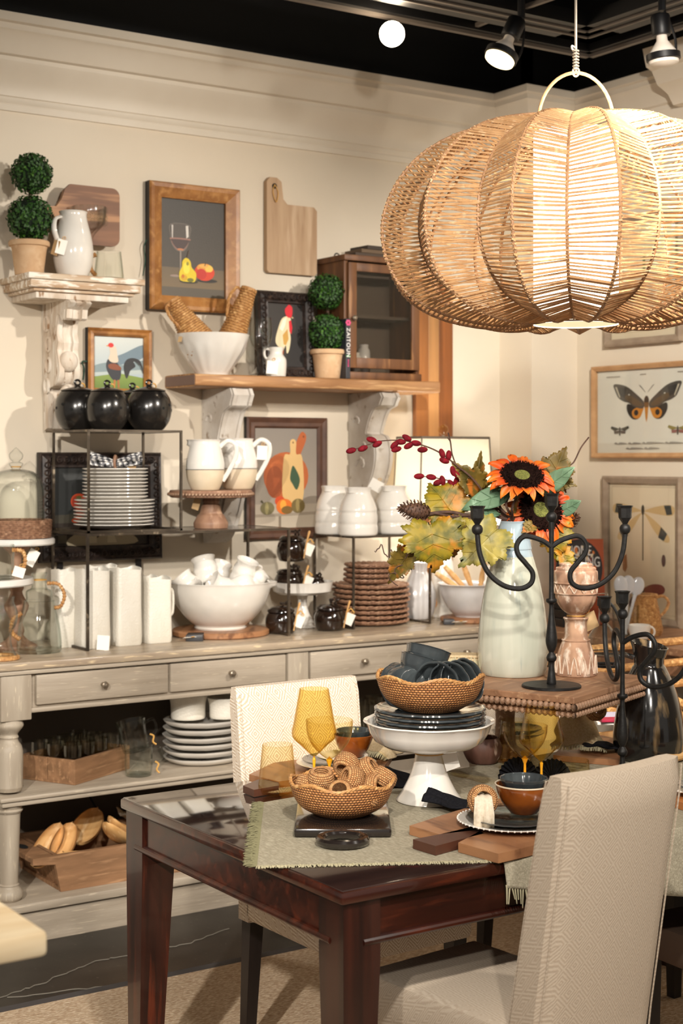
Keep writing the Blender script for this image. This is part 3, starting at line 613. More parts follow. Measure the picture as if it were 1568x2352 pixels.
# ---------------------------------------------------------------- hanging cutting board with an offset handle
cx, cz, fw, fh = wallrect(614, 405, 729, 634, YW-.03)
t = thing('cutting_board', 'tan wooden cutting board with an offset handle hanging on the wall', 'cutting board', (cx, YW-.002, cz))
hw, hh = fw/2, fh/2; hb = hh-.27*fh
P = [(-hw+.01, -hh), (hw-.012, -hh), (hw, -hh+.012), (hw, hb-.015), (hw-.015, hb), (-hw+.45*fw*.9, hb), (-hw+.36*fw*.9, hb+.02), (-hw+.32*fw*.9, hh-.015), (-hw+.22*fw*.9, hh), (-hw+.06*fw, hh), (-hw, hh-.018), (-hw, -hh+.01)]
MB().prism(P, -.024, 0).build('board', M['board_tan'], t, 0)
MB().lathe([(0, 0), (.011, 0), (.011, .002), (0, .002)], 16).xf(Matrix.Translation((-hw+.035, -.024, hh-.035)) @ Matrix.Rotation(math.pi/2, 4, 'X')).build('hang_hole', M['black_hole'], t)
MB().tube(curve([(-hw+.035, -.026, hh-.03), (-hw+.025, -.03, hh-.06), (-hw+.04, -.03, hh-.10), (-hw+.05, -.028, hh-.06), (-hw+.036, -.026, hh-.03)], 5), .002, 6).build('cord_loop', M['raffia'], t)

# ---------------------------------------------------------------- moulded shelf on a carved bracket
LY0 = YW-.28; lx0, lx1 = X_at(66, LY0), X_at(334, LY0); LZ = 2.25
t = thing('moulded_shelf', 'distressed whitewashed wall shelf with moulded edge holding the topiary and pitcher', 'shelf', (0, 0, 0))
def step_slab(mb, prof):
    for z0, z1, o, m in prof: mb.box(lx0+o, LY0+o, z0, lx1-o, YW-.002, z1, m, ch=.004)
    return mb
step_slab(MB(), [(LZ-.022, LZ, 0, 0), (LZ-.05, LZ-.022, .012, 0), (LZ-.062, LZ-.05, .03, 0), (LZ-.085, LZ-.062, .045, 1)]).build('board', [M['shelf_pale'], M['shelf_chip']], t)
def carved_bracket(x, wd, zt, zb, dep, parent, name, m, prof):
    mb = MB().prism([(YW-.002-a*dep, zt-(zt-zb)*b) for a, b in prof], x-wd/2, x+wd/2, ax='yz'); return fixn(mb.build(name, m, parent, 30))
bx = X_at(150, YW-.12)
prof = [(0, 0), (1, 0), (1.0, .05), (.92, .07), (.9, .14), (.8, .15), (.72, .10), (.62, .11), (.58, .17), (.55, .25), (.60, .32), (.56, .38), (.60, .44), (.64, .52), (.62, .60), (.5, .66), (.30, .68), (.22, .70), (.2, 1), (0, 1)]
t2 = thing('carved_bracket', 'chipped white carved scroll bracket under the moulded shelf', 'bracket', (0, 0, 0))
zb = pY(130, 985, YW).z
carved_bracket(bx, .085, LZ-.085, zb, .225, t2, 'body', M['shelf_chip'], smooth_prof(prof, 2)[:-1])
for k in (-1, 1):                      # front reeds
    carved_bracket(bx+k*.030, .020, LZ-.086, zb+.002, .245, t2, 'reed', M['shelf_chip'], smooth_prof(prof, 2)[:-1])
for k in range(4):                     # pierced scroll work on the cheek
    z = LZ-.16-.075*k
    MB().tube([(bx-.044, YW-.05-.02*math.sin(k)+.02*math.cos(a), z+.026*math.sin(a)) for a in [i*.45 for i in range(14)]], .006, 6, closed=True).build('scroll', M['shelf_chip'], t2)
for k, (oy, oz) in enumerate(((.15, .30), (.15, .42))):
    MB().ball((bx, YW-oy, LZ-oz), .03, 14, 8, sc=(1.2, .8, 1.3)).build('boss', M['shelf_chip'], t2)

# ---------------------------------------------------------------- plank shelf on two corbels
PY0 = 5.044; px0, px1 = 2.70, X_at(1008, PY0); PZ = 1.918
t = thing('plank_shelf', 'natural live-edge wooden plank shelf resting on two plaster corbels', 'shelf', (0, 0, 0))
def plank(u, v):
    x = px0+(px1-px0)*u; a = 2*math.pi*v
    yc, zc = (PY0+YW-.002)/2, PZ-.0245; hy, hz = (YW-.002-PY0)/2, .0245
    wob = .006*math.sin(9*u+1)+.004*math.sin(23*u)
    c, s_ = math.cos(a), math.sin(a); e = .22
    y = yc+hy*math.copysign(abs(c)**e, c); z = zc+hz*math.copysign(abs(s_)**e, s_)
    if c < -.2: y += wob
    return (x, y, z)
mb = MB(); n = 40; rows = []
for i in range(25):
    rows.append([plank(i/24, j/n) for j in range(n)])
vs = [v for r in rows for v in r]; fs = [(i*n+j, i*n+(j+1) % n, (i+1)*n+(j+1) % n, (i+1)*n+j) for i in range(24) for j in range(n)]+[tuple(range(n-1, -1, -1)), tuple(24*n+j for j in range(n))]
fixn(mb.add(vs, fs).build('board', M['plank'], t, 40))
MB().box(px0-.002, PY0+.01, PZ-.043, px0+.003, YW-.01, PZ-.006).build('end_grain', mat('grey_end_grain', (128, 104, 92), .8), t, 0)
cprof = [(0, 0), (1, 0), (1.0, .09), (.95, .12), (.80, .14), (.70, .19), (.62, .26), (.56, .33), (.56, .36), (.70, .38), (.80, .44), (.84, .54), (.80, .66), (.68, .78), (.52, .88), (.42, .93), (.30, .97), (.12, 1), (0, 1)]
for a, b, lab, yb in ((460, 580, 'weathered plaster corbel behind the pair of stoneware pitchers', 1245), (797, 915, 'weathered plaster corbel between the framed pumpkins and the lamp', 1160)):
    t = thing('corbel', lab, 'corbel', (0, 0, 0), 0, 'plaster corbels under the plank shelf')
    xa = X_at(a, YW)+.005; xb = X_at(b, YW-.23)-.002
    if xb-xa < .07: xb = xa+.1
    zb = pY((a+b)/2, yb, YW).z
    carved_bracket((xa+xb)/2, xb-xa, PZ-.051, zb, .225, t, 'body', M['corbel'], smooth_prof(cprof, 2)[:-1])
    for q in (.12, .88):
        carved_bracket(xa+(xb-xa)*q, .014, PZ-.0515, zb+.004, .236, t, 'rib', M['corbel'], smooth_prof(cprof, 2)[:-1])
    for k, (oy, oz, rr) in enumerate(((.07, .12, .03), (.10, .30, .045), (.06, .42, .035), (.12, .22, .02))):
        MB().tube([(xa-.001, YW-oy+(rr-.004*i*rr/.03)*math.cos(.7*i), PZ-.05-oz+(rr-.004*i*rr/.03)*math.sin(.7*i)) for i in range(9)], [.007-.0004*i for i in range(9)], 6).build('scroll', M['corbel'], t)
# ---------------------------------------------------------------- topiaries
def topiary(px, z, Y, pot_w, pot_h, balls, label, seed):
    random.seed(seed); p = on(px, z, Y); s = S(p)
    t = thing('potted_topiary', label, 'topiary', p, 0, 'double ball boxwood topiaries')
    r = pot_w/2*s; h = pot_h*s
    MB().lathe(shell([(r*.66, 0), (r*.70, h*.02), (r*.86, h*.76), (r*.90, h*.84), (r*1.0, h*.86), (r*1.03, h*.93), (r*1.0, h*1.0)], r*.1, h*.8), 32).build('pot', M['pot'], t)
    top = max(cy for cx, cy, br in balls)*s
    MB().tube([(0, 0, h*.8), (0.002, 0, top*.7), (balls[-1][0]*s*.5, 0, top)], .006, 8).build('stem', M['soil'], t)
    for bx_, by_, br in balls:
        R = br*s; c = Vector((bx_*s, 0, by_*s))
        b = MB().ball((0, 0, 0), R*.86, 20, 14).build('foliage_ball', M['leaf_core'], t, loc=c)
        mb = MB(); n = 900
        for i in range(n):
            ph = math.acos(1-2*(i+.5)/n); th = math.pi*(1+5**.5)*i+random.uniform(-.15, .15)
            d = Vector((math.sin(ph)*math.cos(th), math.sin(ph)*math.sin(th), math.cos(ph)))
            rr = R*random.uniform(.86, 1.03); u = d.orthogonal().normalized(); u.rotate(Quaternion(d, random.uniform(0, 6.28))); q = d.cross(u)
            up = (d*random.uniform(.2, .9)+u).normalized(); L_ = R*.16; W_ = R*.075
            b0 = d*rr-up*L_*.4; mid = d*rr+d*.06*R*.3
            mb.add([b0, mid+q*W_, d*rr+up*L_*.75, mid-q*W_], [(0, 1, 2, 3)])
        o = mb.build('leaves', M['leaf_box'], b, 0); o['kind'] = 'stuff'
    return t
topiary(67, LZ, 5.14, 92, 78, [(3, 132, 52), (6, 235, 47)], 'double ball boxwood topiary in a clay pot on the moulded shelf', 1)
topiary(752, PZ, 5.14, 80, 66, [(-2, 107, 42), (-4, 200, 41)], 'double ball boxwood topiary in a clay pot beside the glass-door cabinet', 2)

# ---------------------------------------------------------------- items on the moulded shelf
p = on(168, LZ, 5.13); s = S(p)
t = thing('pitcher', 'tall white glazed pitcher with a folded price tag on the moulded shelf', 'pitcher', p, CAMROT)
prof = smooth_prof([(24, 0), (33, 4), (42, 28), (46, 60), (42, 95), (33, 130), (31, 146), (33, 152)], 4)
MB().lathe(sc(shell(prof, 3.5), s), 40, m=0).build('body', M['white'], t)
MB().tube(curve([(-26*s, -22*s, 138*s), (-34*s, -44*s, 128*s), (-33*s, -56*s, 104*s), (-28*s, -46*s, 82*s)], 6), [6*s, 6*s]+[6*s]*17, 10, flat=.7).build('handle', M['white'], t)
tagcard(t, (-14*s, -50*s, 82*s), 22*s, 34*s, (0, .25, .3))
tagcard(t, (-26*s, -52*s, 80*s), 18*s, 34*s, (0, .35, -.5), 'kraft', False)

p = on(205, LZ, 5.20); s = S(p)
t = thing('glass_goblet', 'clear hobnail glass goblet on the moulded shelf behind the tall pitcher', 'goblet', p)
prof = smooth_prof([(34, 0), (30, 5), (12, 20), (7, 40), (9, 52), (7, 70), (8, 100), (20, 118), (33, 132), (38, 150), (39, 172)], 4)
MB().lathe(sc([(0, 0)]+prof+[(36.5, 172)]+[(r-2.5, h) for r, h in reversed(prof) if h > 122]+[(0, 120)], s), 36).build('bowl', M['glass'], t)
mb = MB()
for j in range(4):
    for k in range(14):
        a = 2*math.pi*(k+.5*(j % 2))/14; mb.ball((37.5*s*math.cos(a), 37.5*s*math.sin(a), (136+10*j)*s), 5.5*s, 8, 6)
mb.build('hobnail_band', M['glass'], t)
p = on(250, LZ, 5.12); s = S(p)
t = thing('glass_tumbler', 'clear sloping glass mug with rattan-wrapped handle on the moulded shelf', 'glass mug', p, CAMROT)
prof = [(32, 0), (34, 4), (34, 10), (32, 30), (28, 66)]
MB().lathe(sc(shell(prof, 1.6, 5), s), 36).build('cup', M['glass_green'], t)
def wrapped(parent, pts, r, m='rattan', turns=14, name='handle'):
    o = MB().tube(pts, r*.8, 8).build(name, M[m], parent); mb = MB(); L_ = len(pts)
    for k in range(turns):
        i = k/(turns-1)*(L_-1.001); a = int(i); q = Vector(pts[a]).lerp(Vector(pts[a+1]), i-a); d = (Vector(pts[a+1])-Vector(pts[a])).normalized(); u = d.orthogonal().normalized(); v = d.cross(u)
        mb.tube([q+(u*math.cos(e)+v*math.sin(e))*r*.85 for e in [x*2*math.pi/8 for x in range(8)]], r*.35, 4, closed=True)
    mb.build('wrapping', M[m], o); return o
wrapped(t, curve([(-30*s, -8*s, 58*s), (-42*s, -14*s, 50*s), (-40*s, -14*s, 26*s), (-30*s, -8*s, 12*s)], 5), 5*s)

# leaning board with a long handle
a = pY(136, 425, YW-.03); b = pY(263, 560, YW-.03)
s = S(a)
t = thing('serving_board', 'rounded reddish wood serving board with ring handle leaning behind the white pitcher', 'cutting board', (0, 0, 0))
x0, x1, z1 = a.x, b.x, a.z; z0 = z1-135*s; zc = (z0+z1)/2
P = []
for (cx_, cz_, a0) in ((x1-.03, z1-.03, 90), (x1-.03, z0+.03, 0)):
    for k in range(6): th = math.radians(a0-18*k); P.append((cx_+.03*math.cos(th), cz_+.03*math.sin(th)))
P += [(x0+.02, z0), (x0, z0+.02), (x0-.01, zc-.04), (x0-.03, zc-.02), (x0-.10, zc-.014)]
P += [(x0-.14+.035*math.cos(math.radians(-60-40*k)), zc+.035*math.sin(math.radians(-60-40*k))) for k in range(7)]
P += [(x0-.10, zc+.014), (x0-.03, zc+.022), (x0-.01, zc+.05), (x0+.004, z1-.02), (x0+.025, z1)]
fixn(MB().prism(P, YW-.075, YW-.055).build('board', M['board_red'], t, 0))
MB().tube([(x0-.14+.026*math.cos(i*.4), YW-.065, zc+.026*math.sin(i*.4)) for i in range(16)], .011, 8, closed=True).build('ring_handle', M['board_red'], t)
tagcard(t, (x0-.15, YW-.08, zc-.045), .03, .045, (0, -.6, 0))
# foot that holds the board at its height
pf = Vector(((x0+x1)/2, YW-.06, LZ))
MB().box(X_at(158, YW-.06), YW-.08, LZ+.0005, X_at(178, YW-.06), YW-.055, z0+.002).build('easel_foot', M['board_red'], t, 0)

# ---------------------------------------------------------------- items on the plank shelf
p = on(487, PZ, 5.15); s = S(p)
t = thing('fluted_bowl', 'large fluted white bowl holding wicker bottles on the plank shelf', 'bowl', p, CAMROT)
bowlz = lambda h: h
def flute(th, i, h): return 1+.012*math.cos(16*th) if 8*s < h < 70*s else 1
prof = smooth_prof([(38, 0), (40, 5), (52, 22), (72, 52), (82, 78), (86, 92)], 4)
MB().lathe(sc(shell(prof, 3), s), 96, fr=flute).build('body', M['white'], t)
tagcard(t, (-66*s, -62*s, 84*s), 10*s, 13*s, (-.3, 0, -.5), 'kraft', False)
bowl_p, bowl_s = p, s
def wicker_bottle(base, axis, L_, rmax, rneck, label, hdir, seed, mname='wicker_y', rows=26, group=None, top_u=.88):
    """bottle woven of wicker strands: coiled rows over uprights"""
    t = thing('wicker_bottle', label, 'wicker bottle', base, 0, group)
    z = Vector(axis).normalized(); q = Vector((0, 0, 1)).rotation_difference(z)
    def rad(u): return rneck+(rmax-rneck)*max(0, min(1, (top_u-u)/(top_u-.12)))**.9 if u > .12 else rmax*(1-.12*(.12-u)/.12)
    core = MB().lathe([(0, .0)]+[(rad(k/20)*.93, L_*k/20) for k in range(21)]+[(rneck*.55, L_), (rneck*.5, L_*.9), (0, L_*.9)], 20); core.xf(q.to_matrix().to_4x4())
    core.build('lining', mat('shadowy_wicker', (132, 90, 50), .8) if 'shadowy_wicker' not in bpy.data.materials else bpy.data.materials['shadowy_wicker'], t)
    mb = MB(); nst = 14
    for j in range(rows):
        u = (j+.5)/rows; r = rad(u); n = nst*2; pts = []
        for k in range(n):
            a = 2*math.pi*k/n; rr = r+(.0016 if (k+j) % 2 else -.0006); pts.append((rr*math.cos(a), rr*math.sin(a), L_*u))
        mb.tube(pts, L_/rows*.5, 5, closed=True)
    mb.xf(q.to_matrix().to_4x4()); o = mb.build('weave', M[mname], t); o['kind'] = 'stuff'
    mb = MB()
    for k in range(2): mb.tube([(rneck*1.08*math.cos(a), rneck*1.08*math.sin(a), L_*(1-.012*k)) for a in [i*2*math.pi/18 for i in range(18)]], .0035, 6, closed=True)
    mb.xf(q.to_matrix().to_4x4()); mb.build('rim', M[mname], t)
    hd = Vector(hdir); hpts = curve([q @ (Vector((0, 0, L_*.93))+hd*rneck), q @ (Vector((0, 0, L_*.96))+hd*(rneck+.03)), q @ (Vector((0, 0, L_*.80))+hd*(rneck+.05)), q @ (Vector((0, 0, L_*.58))+hd*(rneck+.035)), q @ (Vector((0, 0, L_*.46))+hd*rad(.46))], 6)
    mb = MB()
    for ph in (0, 2.1, 4.2):
        P = []
        for i, c in enumerate(hpts):
            d = (hpts[min(i+1, len(hpts)-1)]-hpts[max(i-1, 0)]).normalized(); u_ = d.orthogonal().normalized(); v_ = d.cross(u_); a = i*.7+ph
            P.append(c+(u_*math.cos(a)+v_*math.sin(a))*.0035)
        mb.tube(P, .0034, 5)
    mb.build('handle', M[mname], t); return t
rt = Vector((RT[0], RT[1], 0)); fwv = Vector((FW[0], FW[1], 0)); upv = Vector((0, 0, 1))
b0 = p+rt*(-12*s)+upv*(50*s)-fwv*(20*s)
wicker_bottle(b0, (-rt*.55+upv*.85-fwv*.12), 142*s, 40*s, 15*s, 'wicker bottle tipped towards the still life in the fluted white bowl', (-.72, -.2, 0), 3)
b0 = p+rt*(30*s)+upv*(48*s)+fwv*(24*s)
wicker_bottle(b0, (rt*.34+upv*1.0+fwv*.1), 164*s, 33*s, 16*s, 'wicker bottle tipped towards the dark rooster picture in the fluted white bowl', (-.75, .3, .0), 4)

p = on(598, PZ, 5.10); s = S(p)
t = thing('wine_goblet', 'clear footed glass goblet on the plank shelf beside the fluted bowl', 'goblet', p)
prof = smooth_prof([(26, 0), (24, 3), (8, 8), (5, 20), (9, 32), (11, 40), (6, 50), (8, 58), (20, 70), (26, 90), (26, 118), (24, 134)], 4)
MB().lathe(sc([(0, 0)]+prof+[(r-1.6, h) for r, h in reversed(prof) if h > 64]+[(0, 62)], s), 36).build('body', M['glass'], t)
p = on(634, PZ, 5.09); s = S(p)
t = thing('milk_jug', 'small white milk jug with a card tag on the plank shelf', 'jug', p, CAMROT)
prof = smooth_prof([(22, 0), (23, 8), (24, 26), (23, 40), (16, 50), (15, 56), (18, 66)], 4)
MB().lathe(sc(shell(prof, 2), s), 32).build('body', M['white'], t)
MB().tube(curve([(-14*s, -4*s, 62*s), (-26*s, -6*s, 62*s), (-26*s, -6*s, 46*s), (-20*s, -4*s, 40*s)], 5), 3*s, 8).build('handle', M['white'], t)
tagcard(t, (-6*s, -25*s, 34*s), 26*s, 30*s, (0, .1, .1))

# dark rooster picture leaning on the wall
def ornate(name, label, cat, x0, y0, x1, y1, Y, zbase, lean, shapes, fwid, group=None, bottomy=None):
    a = pY(x0, y0, Y); b = pY(x1, y1, Y); w_ = b.x-a.x; h_ = (a.z-zbase)/math.cos(lean)
    t = thing(name, label, cat, ((a.x+b.x)/2, Y-h_*math.sin(lean)*.5, zbase+h_/2*math.cos(lean)+.001), 0, group, rot=(-lean, 0, 0))
    frame4(t, w_, h_, [(0, 0), (0, .02), (.006, .03), (.012, .026), (fwid*.5, .034), (fwid*.85, .022), (fwid, .024), (fwid+.004, .01)], [M['frame_black'], M['frame_side']])
    mb = MB(); step_ = .028; q = fwid*.5
    for sx in (0, 1):
        L_ = (w_, h_)[sx]; n = int((L_-fwid*1.2)/step_)
        for k in range(n):
            c = -L_/2+fwid*.6+(L_-fwid*1.2)*(k+.5)/n
            for sg in (-1, 1):
                e = (h_ if sx == 0 else w_)/2-q
                P = [(c+.010*math.cos(i*.9), sg*e+.010*math.sin(i*.9)) for i in range(7)]
                mb.tube([((u, -.034, v) if sx == 0 else (v, -.034, u)) for u, v in P], .0035, 4, closed=True)
    o = mb.build('carving', M['frame_black'], t); o['kind'] = 'stuff'
    canvas(t, w_-2*fwid, h_-2*fwid, -.012, shapes)
    return t
roo = [((44, 38, 34), R01), ((30, 26, 24), [(.55, 0), (1, 0), (1, 1), (.75, 1), (.8, .6), (.6, .45)]), ((62, 52, 42), [(0, 0), (.5, 0), (.4, .1), (0, .12)]),
       ((222, 206, 168), [(.22, .40), (.30, .60), (.42, .76), (.60, .80), (.66, .74), (.62, .60), (.64, .44), (.58, .26), (.52, .22), (.50, .34), (.40, .24), (.32, .3)]), ((196, 150, 70), [(.42, .5), (.56, .6), (.58, .44), (.50, .34), (.44, .36)]), ((170, 84, 30), [(.20, .14), (.30, .32), (.44, .26), (.40, .12), (.28, .04)]), ((240, 230, 206), [(.34, .6), (.44, .74), (.54, .78), (.5, .66), (.42, .56)]),
       ((206, 26, 40), [(.52, .82), (.50, .90), (.56, .95), (.62, .98), (.70, .94), (.70, .84), (.66, .78), (.58, .78)]), ((206, 26, 40), [(.60, .72), (.66, .74), (.69, .62), (.66, .52), (.61, .56)]), ((190, 168, 130), [(.68, .80), (.74, .775), (.68, .765)])]
ornate('rooster_picture', 'dark carved frame with a red-combed cream rooster behind the milk jug', 'painting', 585, 668, 712, 860, YW-.05, PZ, .05, roo, .045)

# narrow book with a title on its spine
p = on(797, PZ, 5.075); s = S(p)
t = thing('upright_book', 'thin charcoal book standing with its lettered spine out beside the cabinet', 'book', p, 0)
bh = 138*s
MB().box(-.009, -.006, 0, .012, .16, bh, ch=.002).build('cover', M['book_dark'], t, 0)
for (word, size, z, mm) in (('ZAITOUN', .024, bh*.60, 'letter'),):
    me = txt_mesh(word, size, .0003, 1.15); me.materials.append(M[mm])
    o = bpy.data.objects.new('spine_title', me); COL.objects.link(o); o.parent = t
    o.location = (.001, -.0068, z); o.rotation_euler = (math.pi/2, math.pi/2, 0)
mb = MB()
for k in range(8): mb.box(-.001, -.0066, bh*(.20+.014*k), .004, -.006, bh*(.20+.014*k)+.005)
mb.build('pink_small_print', M['pink'], t, 0)
fl = MB()
for k in range(6):
    a = k*math.pi/3; fl.ball((.001+.008*math.cos(a), -.007, bh*.93+.008*math.sin(a)), .005, 8, 6, sc=(1, .2, 1))
fl.build('flower_print', M['pink'], t)
MB().box(-.009, -.0066, bh*.36, .012, -.006, bh*.39).build('green_band', mat('green_band', (60, 130, 80), .6), t, 0)

# glass-door cabinet
cy = 5.085
a = pY(793, 590, cy); bR = X_at(966, cy); zt = a.z
bz = PZ
t = thing('wall_cabinet', 'small old brown wooden cabinet with a glass door on the plank shelf', 'cabinet', (0, 0, 0))
x0, x1 = a.x, bR; d1 = YW-.004
mb = MB()
mb.box(x0, cy+.01, bz+.02, x0+.018, d1, zt, ch=.002).box(x1-.018, cy+.01, bz+.02, x1, d1, zt, ch=.002).box(x0-.006, cy-.004, zt-.012, x1+.006, d1, zt+.012, ch=.003).box(x0-.004, cy-.002, bz, x1+.004, d1, bz+.03, ch=.003)
mb.build('carcass', M['cabinet'], t)
MB().box(x0+.018, d1-.012, bz+.03, x1-.018, d1-.004, zt-.012).build('back', M['cabinet_in'], t, 0)
MB().box(x0+.018, cy+.06, bz+(zt-bz)*.52, x1-.018, d1-.012, bz+(zt-bz)*.52+.012).build('inner_shelf', M['cabinet_in'], t, 0)
st = .038
dz0, dz1 = bz+.045, zt-.02
dr = MB().box(x0+.012, cy-.008, dz0, x0+.012+st, cy+.01, dz1, ch=.002).box(x1-.012-st, cy-.008, dz0, x1-.012, cy+.01, dz1, ch=.002).box(x0+.012+st, cy-.008, dz1-st*.9, x1-.012-st, cy+.01, dz1, ch=.002).box(x0+.012+st, cy-.008, dz0, x1-.012-st, cy+.01, dz0+st*1.1, ch=.002).build('door', M['cabinet'], t)
MB().box(x0+.012+st-.002, cy-.001, dz0+st, x1-.012-st+.002, cy+.002, dz1-st*.8).build('pane', M['pane'], dr, 0)
MB().lathe([(0, 0), (.006, 0), (.005, .008), (.010, .012), (.011, .018), (.006, .023), (0, .024)], 14).xf(Matrix.Translation((x0+.03, cy-.008, bz+(zt-bz)*.5)) @ Matrix.Rotation(math.pi/2, 4, 'X')).build('knob', M['pewter'], dr)
MB().tube([(x0+.03+.012*math.cos(i*.5), (YW+cy)/2, zt+.016+.012*math.sin(i*.5)) for i in range(13)], .003, 6, closed=True).build('hanging_ring', M['iron'], t)
# pale jars seen through the pane
for fx, hh_, col in ((.33, .085, 'white'), (.45, .12, 'grey_white')):
    q = Vector((x0+(x1-x0)*fx, 5.2, bz+.0305)); tt = thing('storage_jar', 'pale %s ceramic jar inside the glass-door cabinet' % ('short' if fx < .4 else 'tall'), 'jar', q)
    MB().lathe(shell([(.018, 0), (.024, .004), (.028, hh_*.4), (.025, hh_*.8), (.018, hh_*.9), (.020, hh_)], .003), 20).build('body', M[col], tt)
# closed books lying on the cabinet
for k in range(3):
    o = MB().box(0, 0, 0, .14-.012*k, .12, .016, ch=.002).build('flat_book', mat('brown_book_%d' % k, [(70, 58, 48), (96, 78, 60), (58, 50, 44)][k], .7), None, 0, (x0+.07+.03*k, cy+.03, zt+.0125+.0165*k), (0, 0, .03*k))
    tag(o, ['dark brown flat book at the bottom of the pile on the cabinet', 'tan flat book in the middle of the pile on the cabinet', 'small dark book topping the pile on the cabinet'][k], 'book')

# tall acacia plank board standing behind the cabinet
a = pY(955, 700, YW-.03); b = pY(1040, 1010, YW-.03)
zf = ZS
t = thing('tall_serving_board', 'tall striped acacia board leaning upright on the wall behind the lamp', 'serving board', (0, 0, 0))
cols = [(160, 102, 54), (190, 138, 86), (138, 82, 42)]
for k, (u0, u1) in enumerate(((0, .34), (.34, .62), (.62, 1.0))):
    mm = mat('acacia_stripe_%d' % k, cols[k], .35, c2=tuple(int(c*.8) for c in cols[k]), scale=(16, 14, 1.0), c3=tuple(min(255, int(c*1.12)) for c in cols[k]), scale3=(20, 20, 1.4), lo3=.56, hi3=.7, coat=.15)
    MB().box(a.x+(b.x-a.x)*u0, YW-.03, zf+.001, a.x+(b.x-a.x)*u1-.0004, YW-.006, a.z+.12, ch=.0015).build('stave', mm, t, 0)
# ---------------------------------------------------------------- steel risers on the sideboard
def riser(name, label, x0, y0, x1, y1, z0, z1, b=.009, base=('l', 'r'), top=True, bottom_ring=False, panel=True, bottom_panel=False):
    t = thing(name, label, 'display riser', (0, 0, 0))
    for x in (x0, x1-b):
        for y in (y0, y1-b): MB().box(x, y, z0, x+b, y+b, z1-b).build('post', M['riser_iron'], t, 0)
    def ring(z, nm):
        for bb in ((x0, y0, x1, y0+b), (x0, y1-b, x1, y1), (x0, y0+b, x0+b, y1-b), (x1-b, y0+b, x1, y1-b)): MB().box(bb[0], bb[1], z, bb[2], bb[3], z+b).build(nm, M['riser_iron'], t, 0)
    ring(z1-b, 'top_rail')
    if panel: MB().box(x0+b, y0+b, z1-b*.8, x1-b, y1-b, z1-.001).build('top_panel', M['riser_glass'], t, 0)
    if bottom_ring: ring(z0, 'base_rail')
    else:
        for x in (x0, x1-b): MB().box(x, y0+b, z0, x+b, y1-b, z0+b).build('base_rail', M['riser_iron'], t, 0)
    return t
r1 = pz(203, 1497, ZS); r1b = pz(662, 1455, ZS)
RX0, RX1, RY0, RY1 = r1.x, X_at(665, 4.89), 4.885, 5.20
RZ = H-(1226-CY)*S(Vector((RX0, RY0, 0)))
riser('steel_riser', 'wide low steel riser straddling the white rectangular vases and mixing bowl', RX0, RY0, RX1, RY1, ZS+.0005, RZ)
QX0, QX1, QY0, QY1 = X_at(202, 4.90), X_at(419, 4.90), 4.90, 5.215
QZ = H+(CY-986)*S(Vector((QX0, QY0, 0)))
riser('cube_riser', 'open steel cube frame around the stacked plates with black lanterns on top', QX0, QY0, QX1, QY1, RZ+.0005, QZ, .008, bottom_ring=True)
r3 = pz(815, 1447, ZS)
UX0, UY0, UX1, UY1 = X_at(811, 4.93), 4.93, X_at(990, 4.93), 5.22
UZ = H-(1232-CY)*S(Vector((UX0, UY0, 0)))
riser('small_riser', 'steel riser over the rattan chargers carrying three white jars', UX0, UY0, UX1, UY1, ZS+.0005, UZ, .008)

# ---------------------------------------------------------------- black pierced lanterns on the cube
def lantern(px, Y, label, seed, k=1.0, rz=0):
    p = on(px, QZ+.0005, Y); s = S(p)*k
    t = thing('pierced_lantern', label, 'lantern', p, rz, 'black pierced lanterns on the steel cube')
    prof = smooth_prof([(27, 0), (34, 3), (47, 22), (52, 48), (48, 72), (38, 88)], 4)
    MB().lathe(sc([(0, 0)]+prof+[(35, 88), (35, 84), (0, 84)], s), 40).build('body', M['black_ceramic'], t)
    lid = MB().lathe(sc([(0, 86), (36, 88.5), (39, 90), (37, 92), (20, 97), (8, 100), (5, 104), (0, 105)], s), 36).build('lid', M['black_ceramic'], t)
    MB().tube([(7*s*math.cos(i*.55), 0, (109+6*math.sin(i*.55))*s) for i in range(12)], 2.6*s, 8, closed=True).build('knob', M['black_ceramic'], lid)
    random.seed(seed)
    for j, k_ in enumerate(range(14)):
        a = 2*math.pi*k_/14; z = (58, 46, 46, 50)[k_ % 4]
        r = 51.6 if z > 42 else 51
        d = Vector((math.cos(a), math.sin(a), (z-48)/60)).normalized()
        q = d.to_track_quat('Z', 'Y').to_matrix().to_4x4()
        MB().lathe(sc([(0, .9), (3.2, .9), (3.6, 0)], s), 12).xf(Matrix.Translation((r*s*math.cos(a), r*s*math.sin(a), z*s)) @ q).build('hole', M['black_hole'], t, 0)
    mb = MB().tube(curve([(8*s, 0, 108*s), (16*s, 0, 106*s), (20*s, 4*s, 100*s)], 4), 1.8*s, 5); mb.build('raffia_tie', M['raffia'], t)
    return t
lantern(178, 5.085, 'round black pierced lantern at the wall bracket end of the steel cube', 1)
lantern(246, 4.965, 'round black pierced lantern at the front middle of the steel cube', 2, .98)
lantern(342, 4.985, 'round black pierced lantern at the pitcher end of the steel cube', 3)
lantern(304, 5.14, 'round black pierced lantern mostly hidden behind the other three', 4, .95)

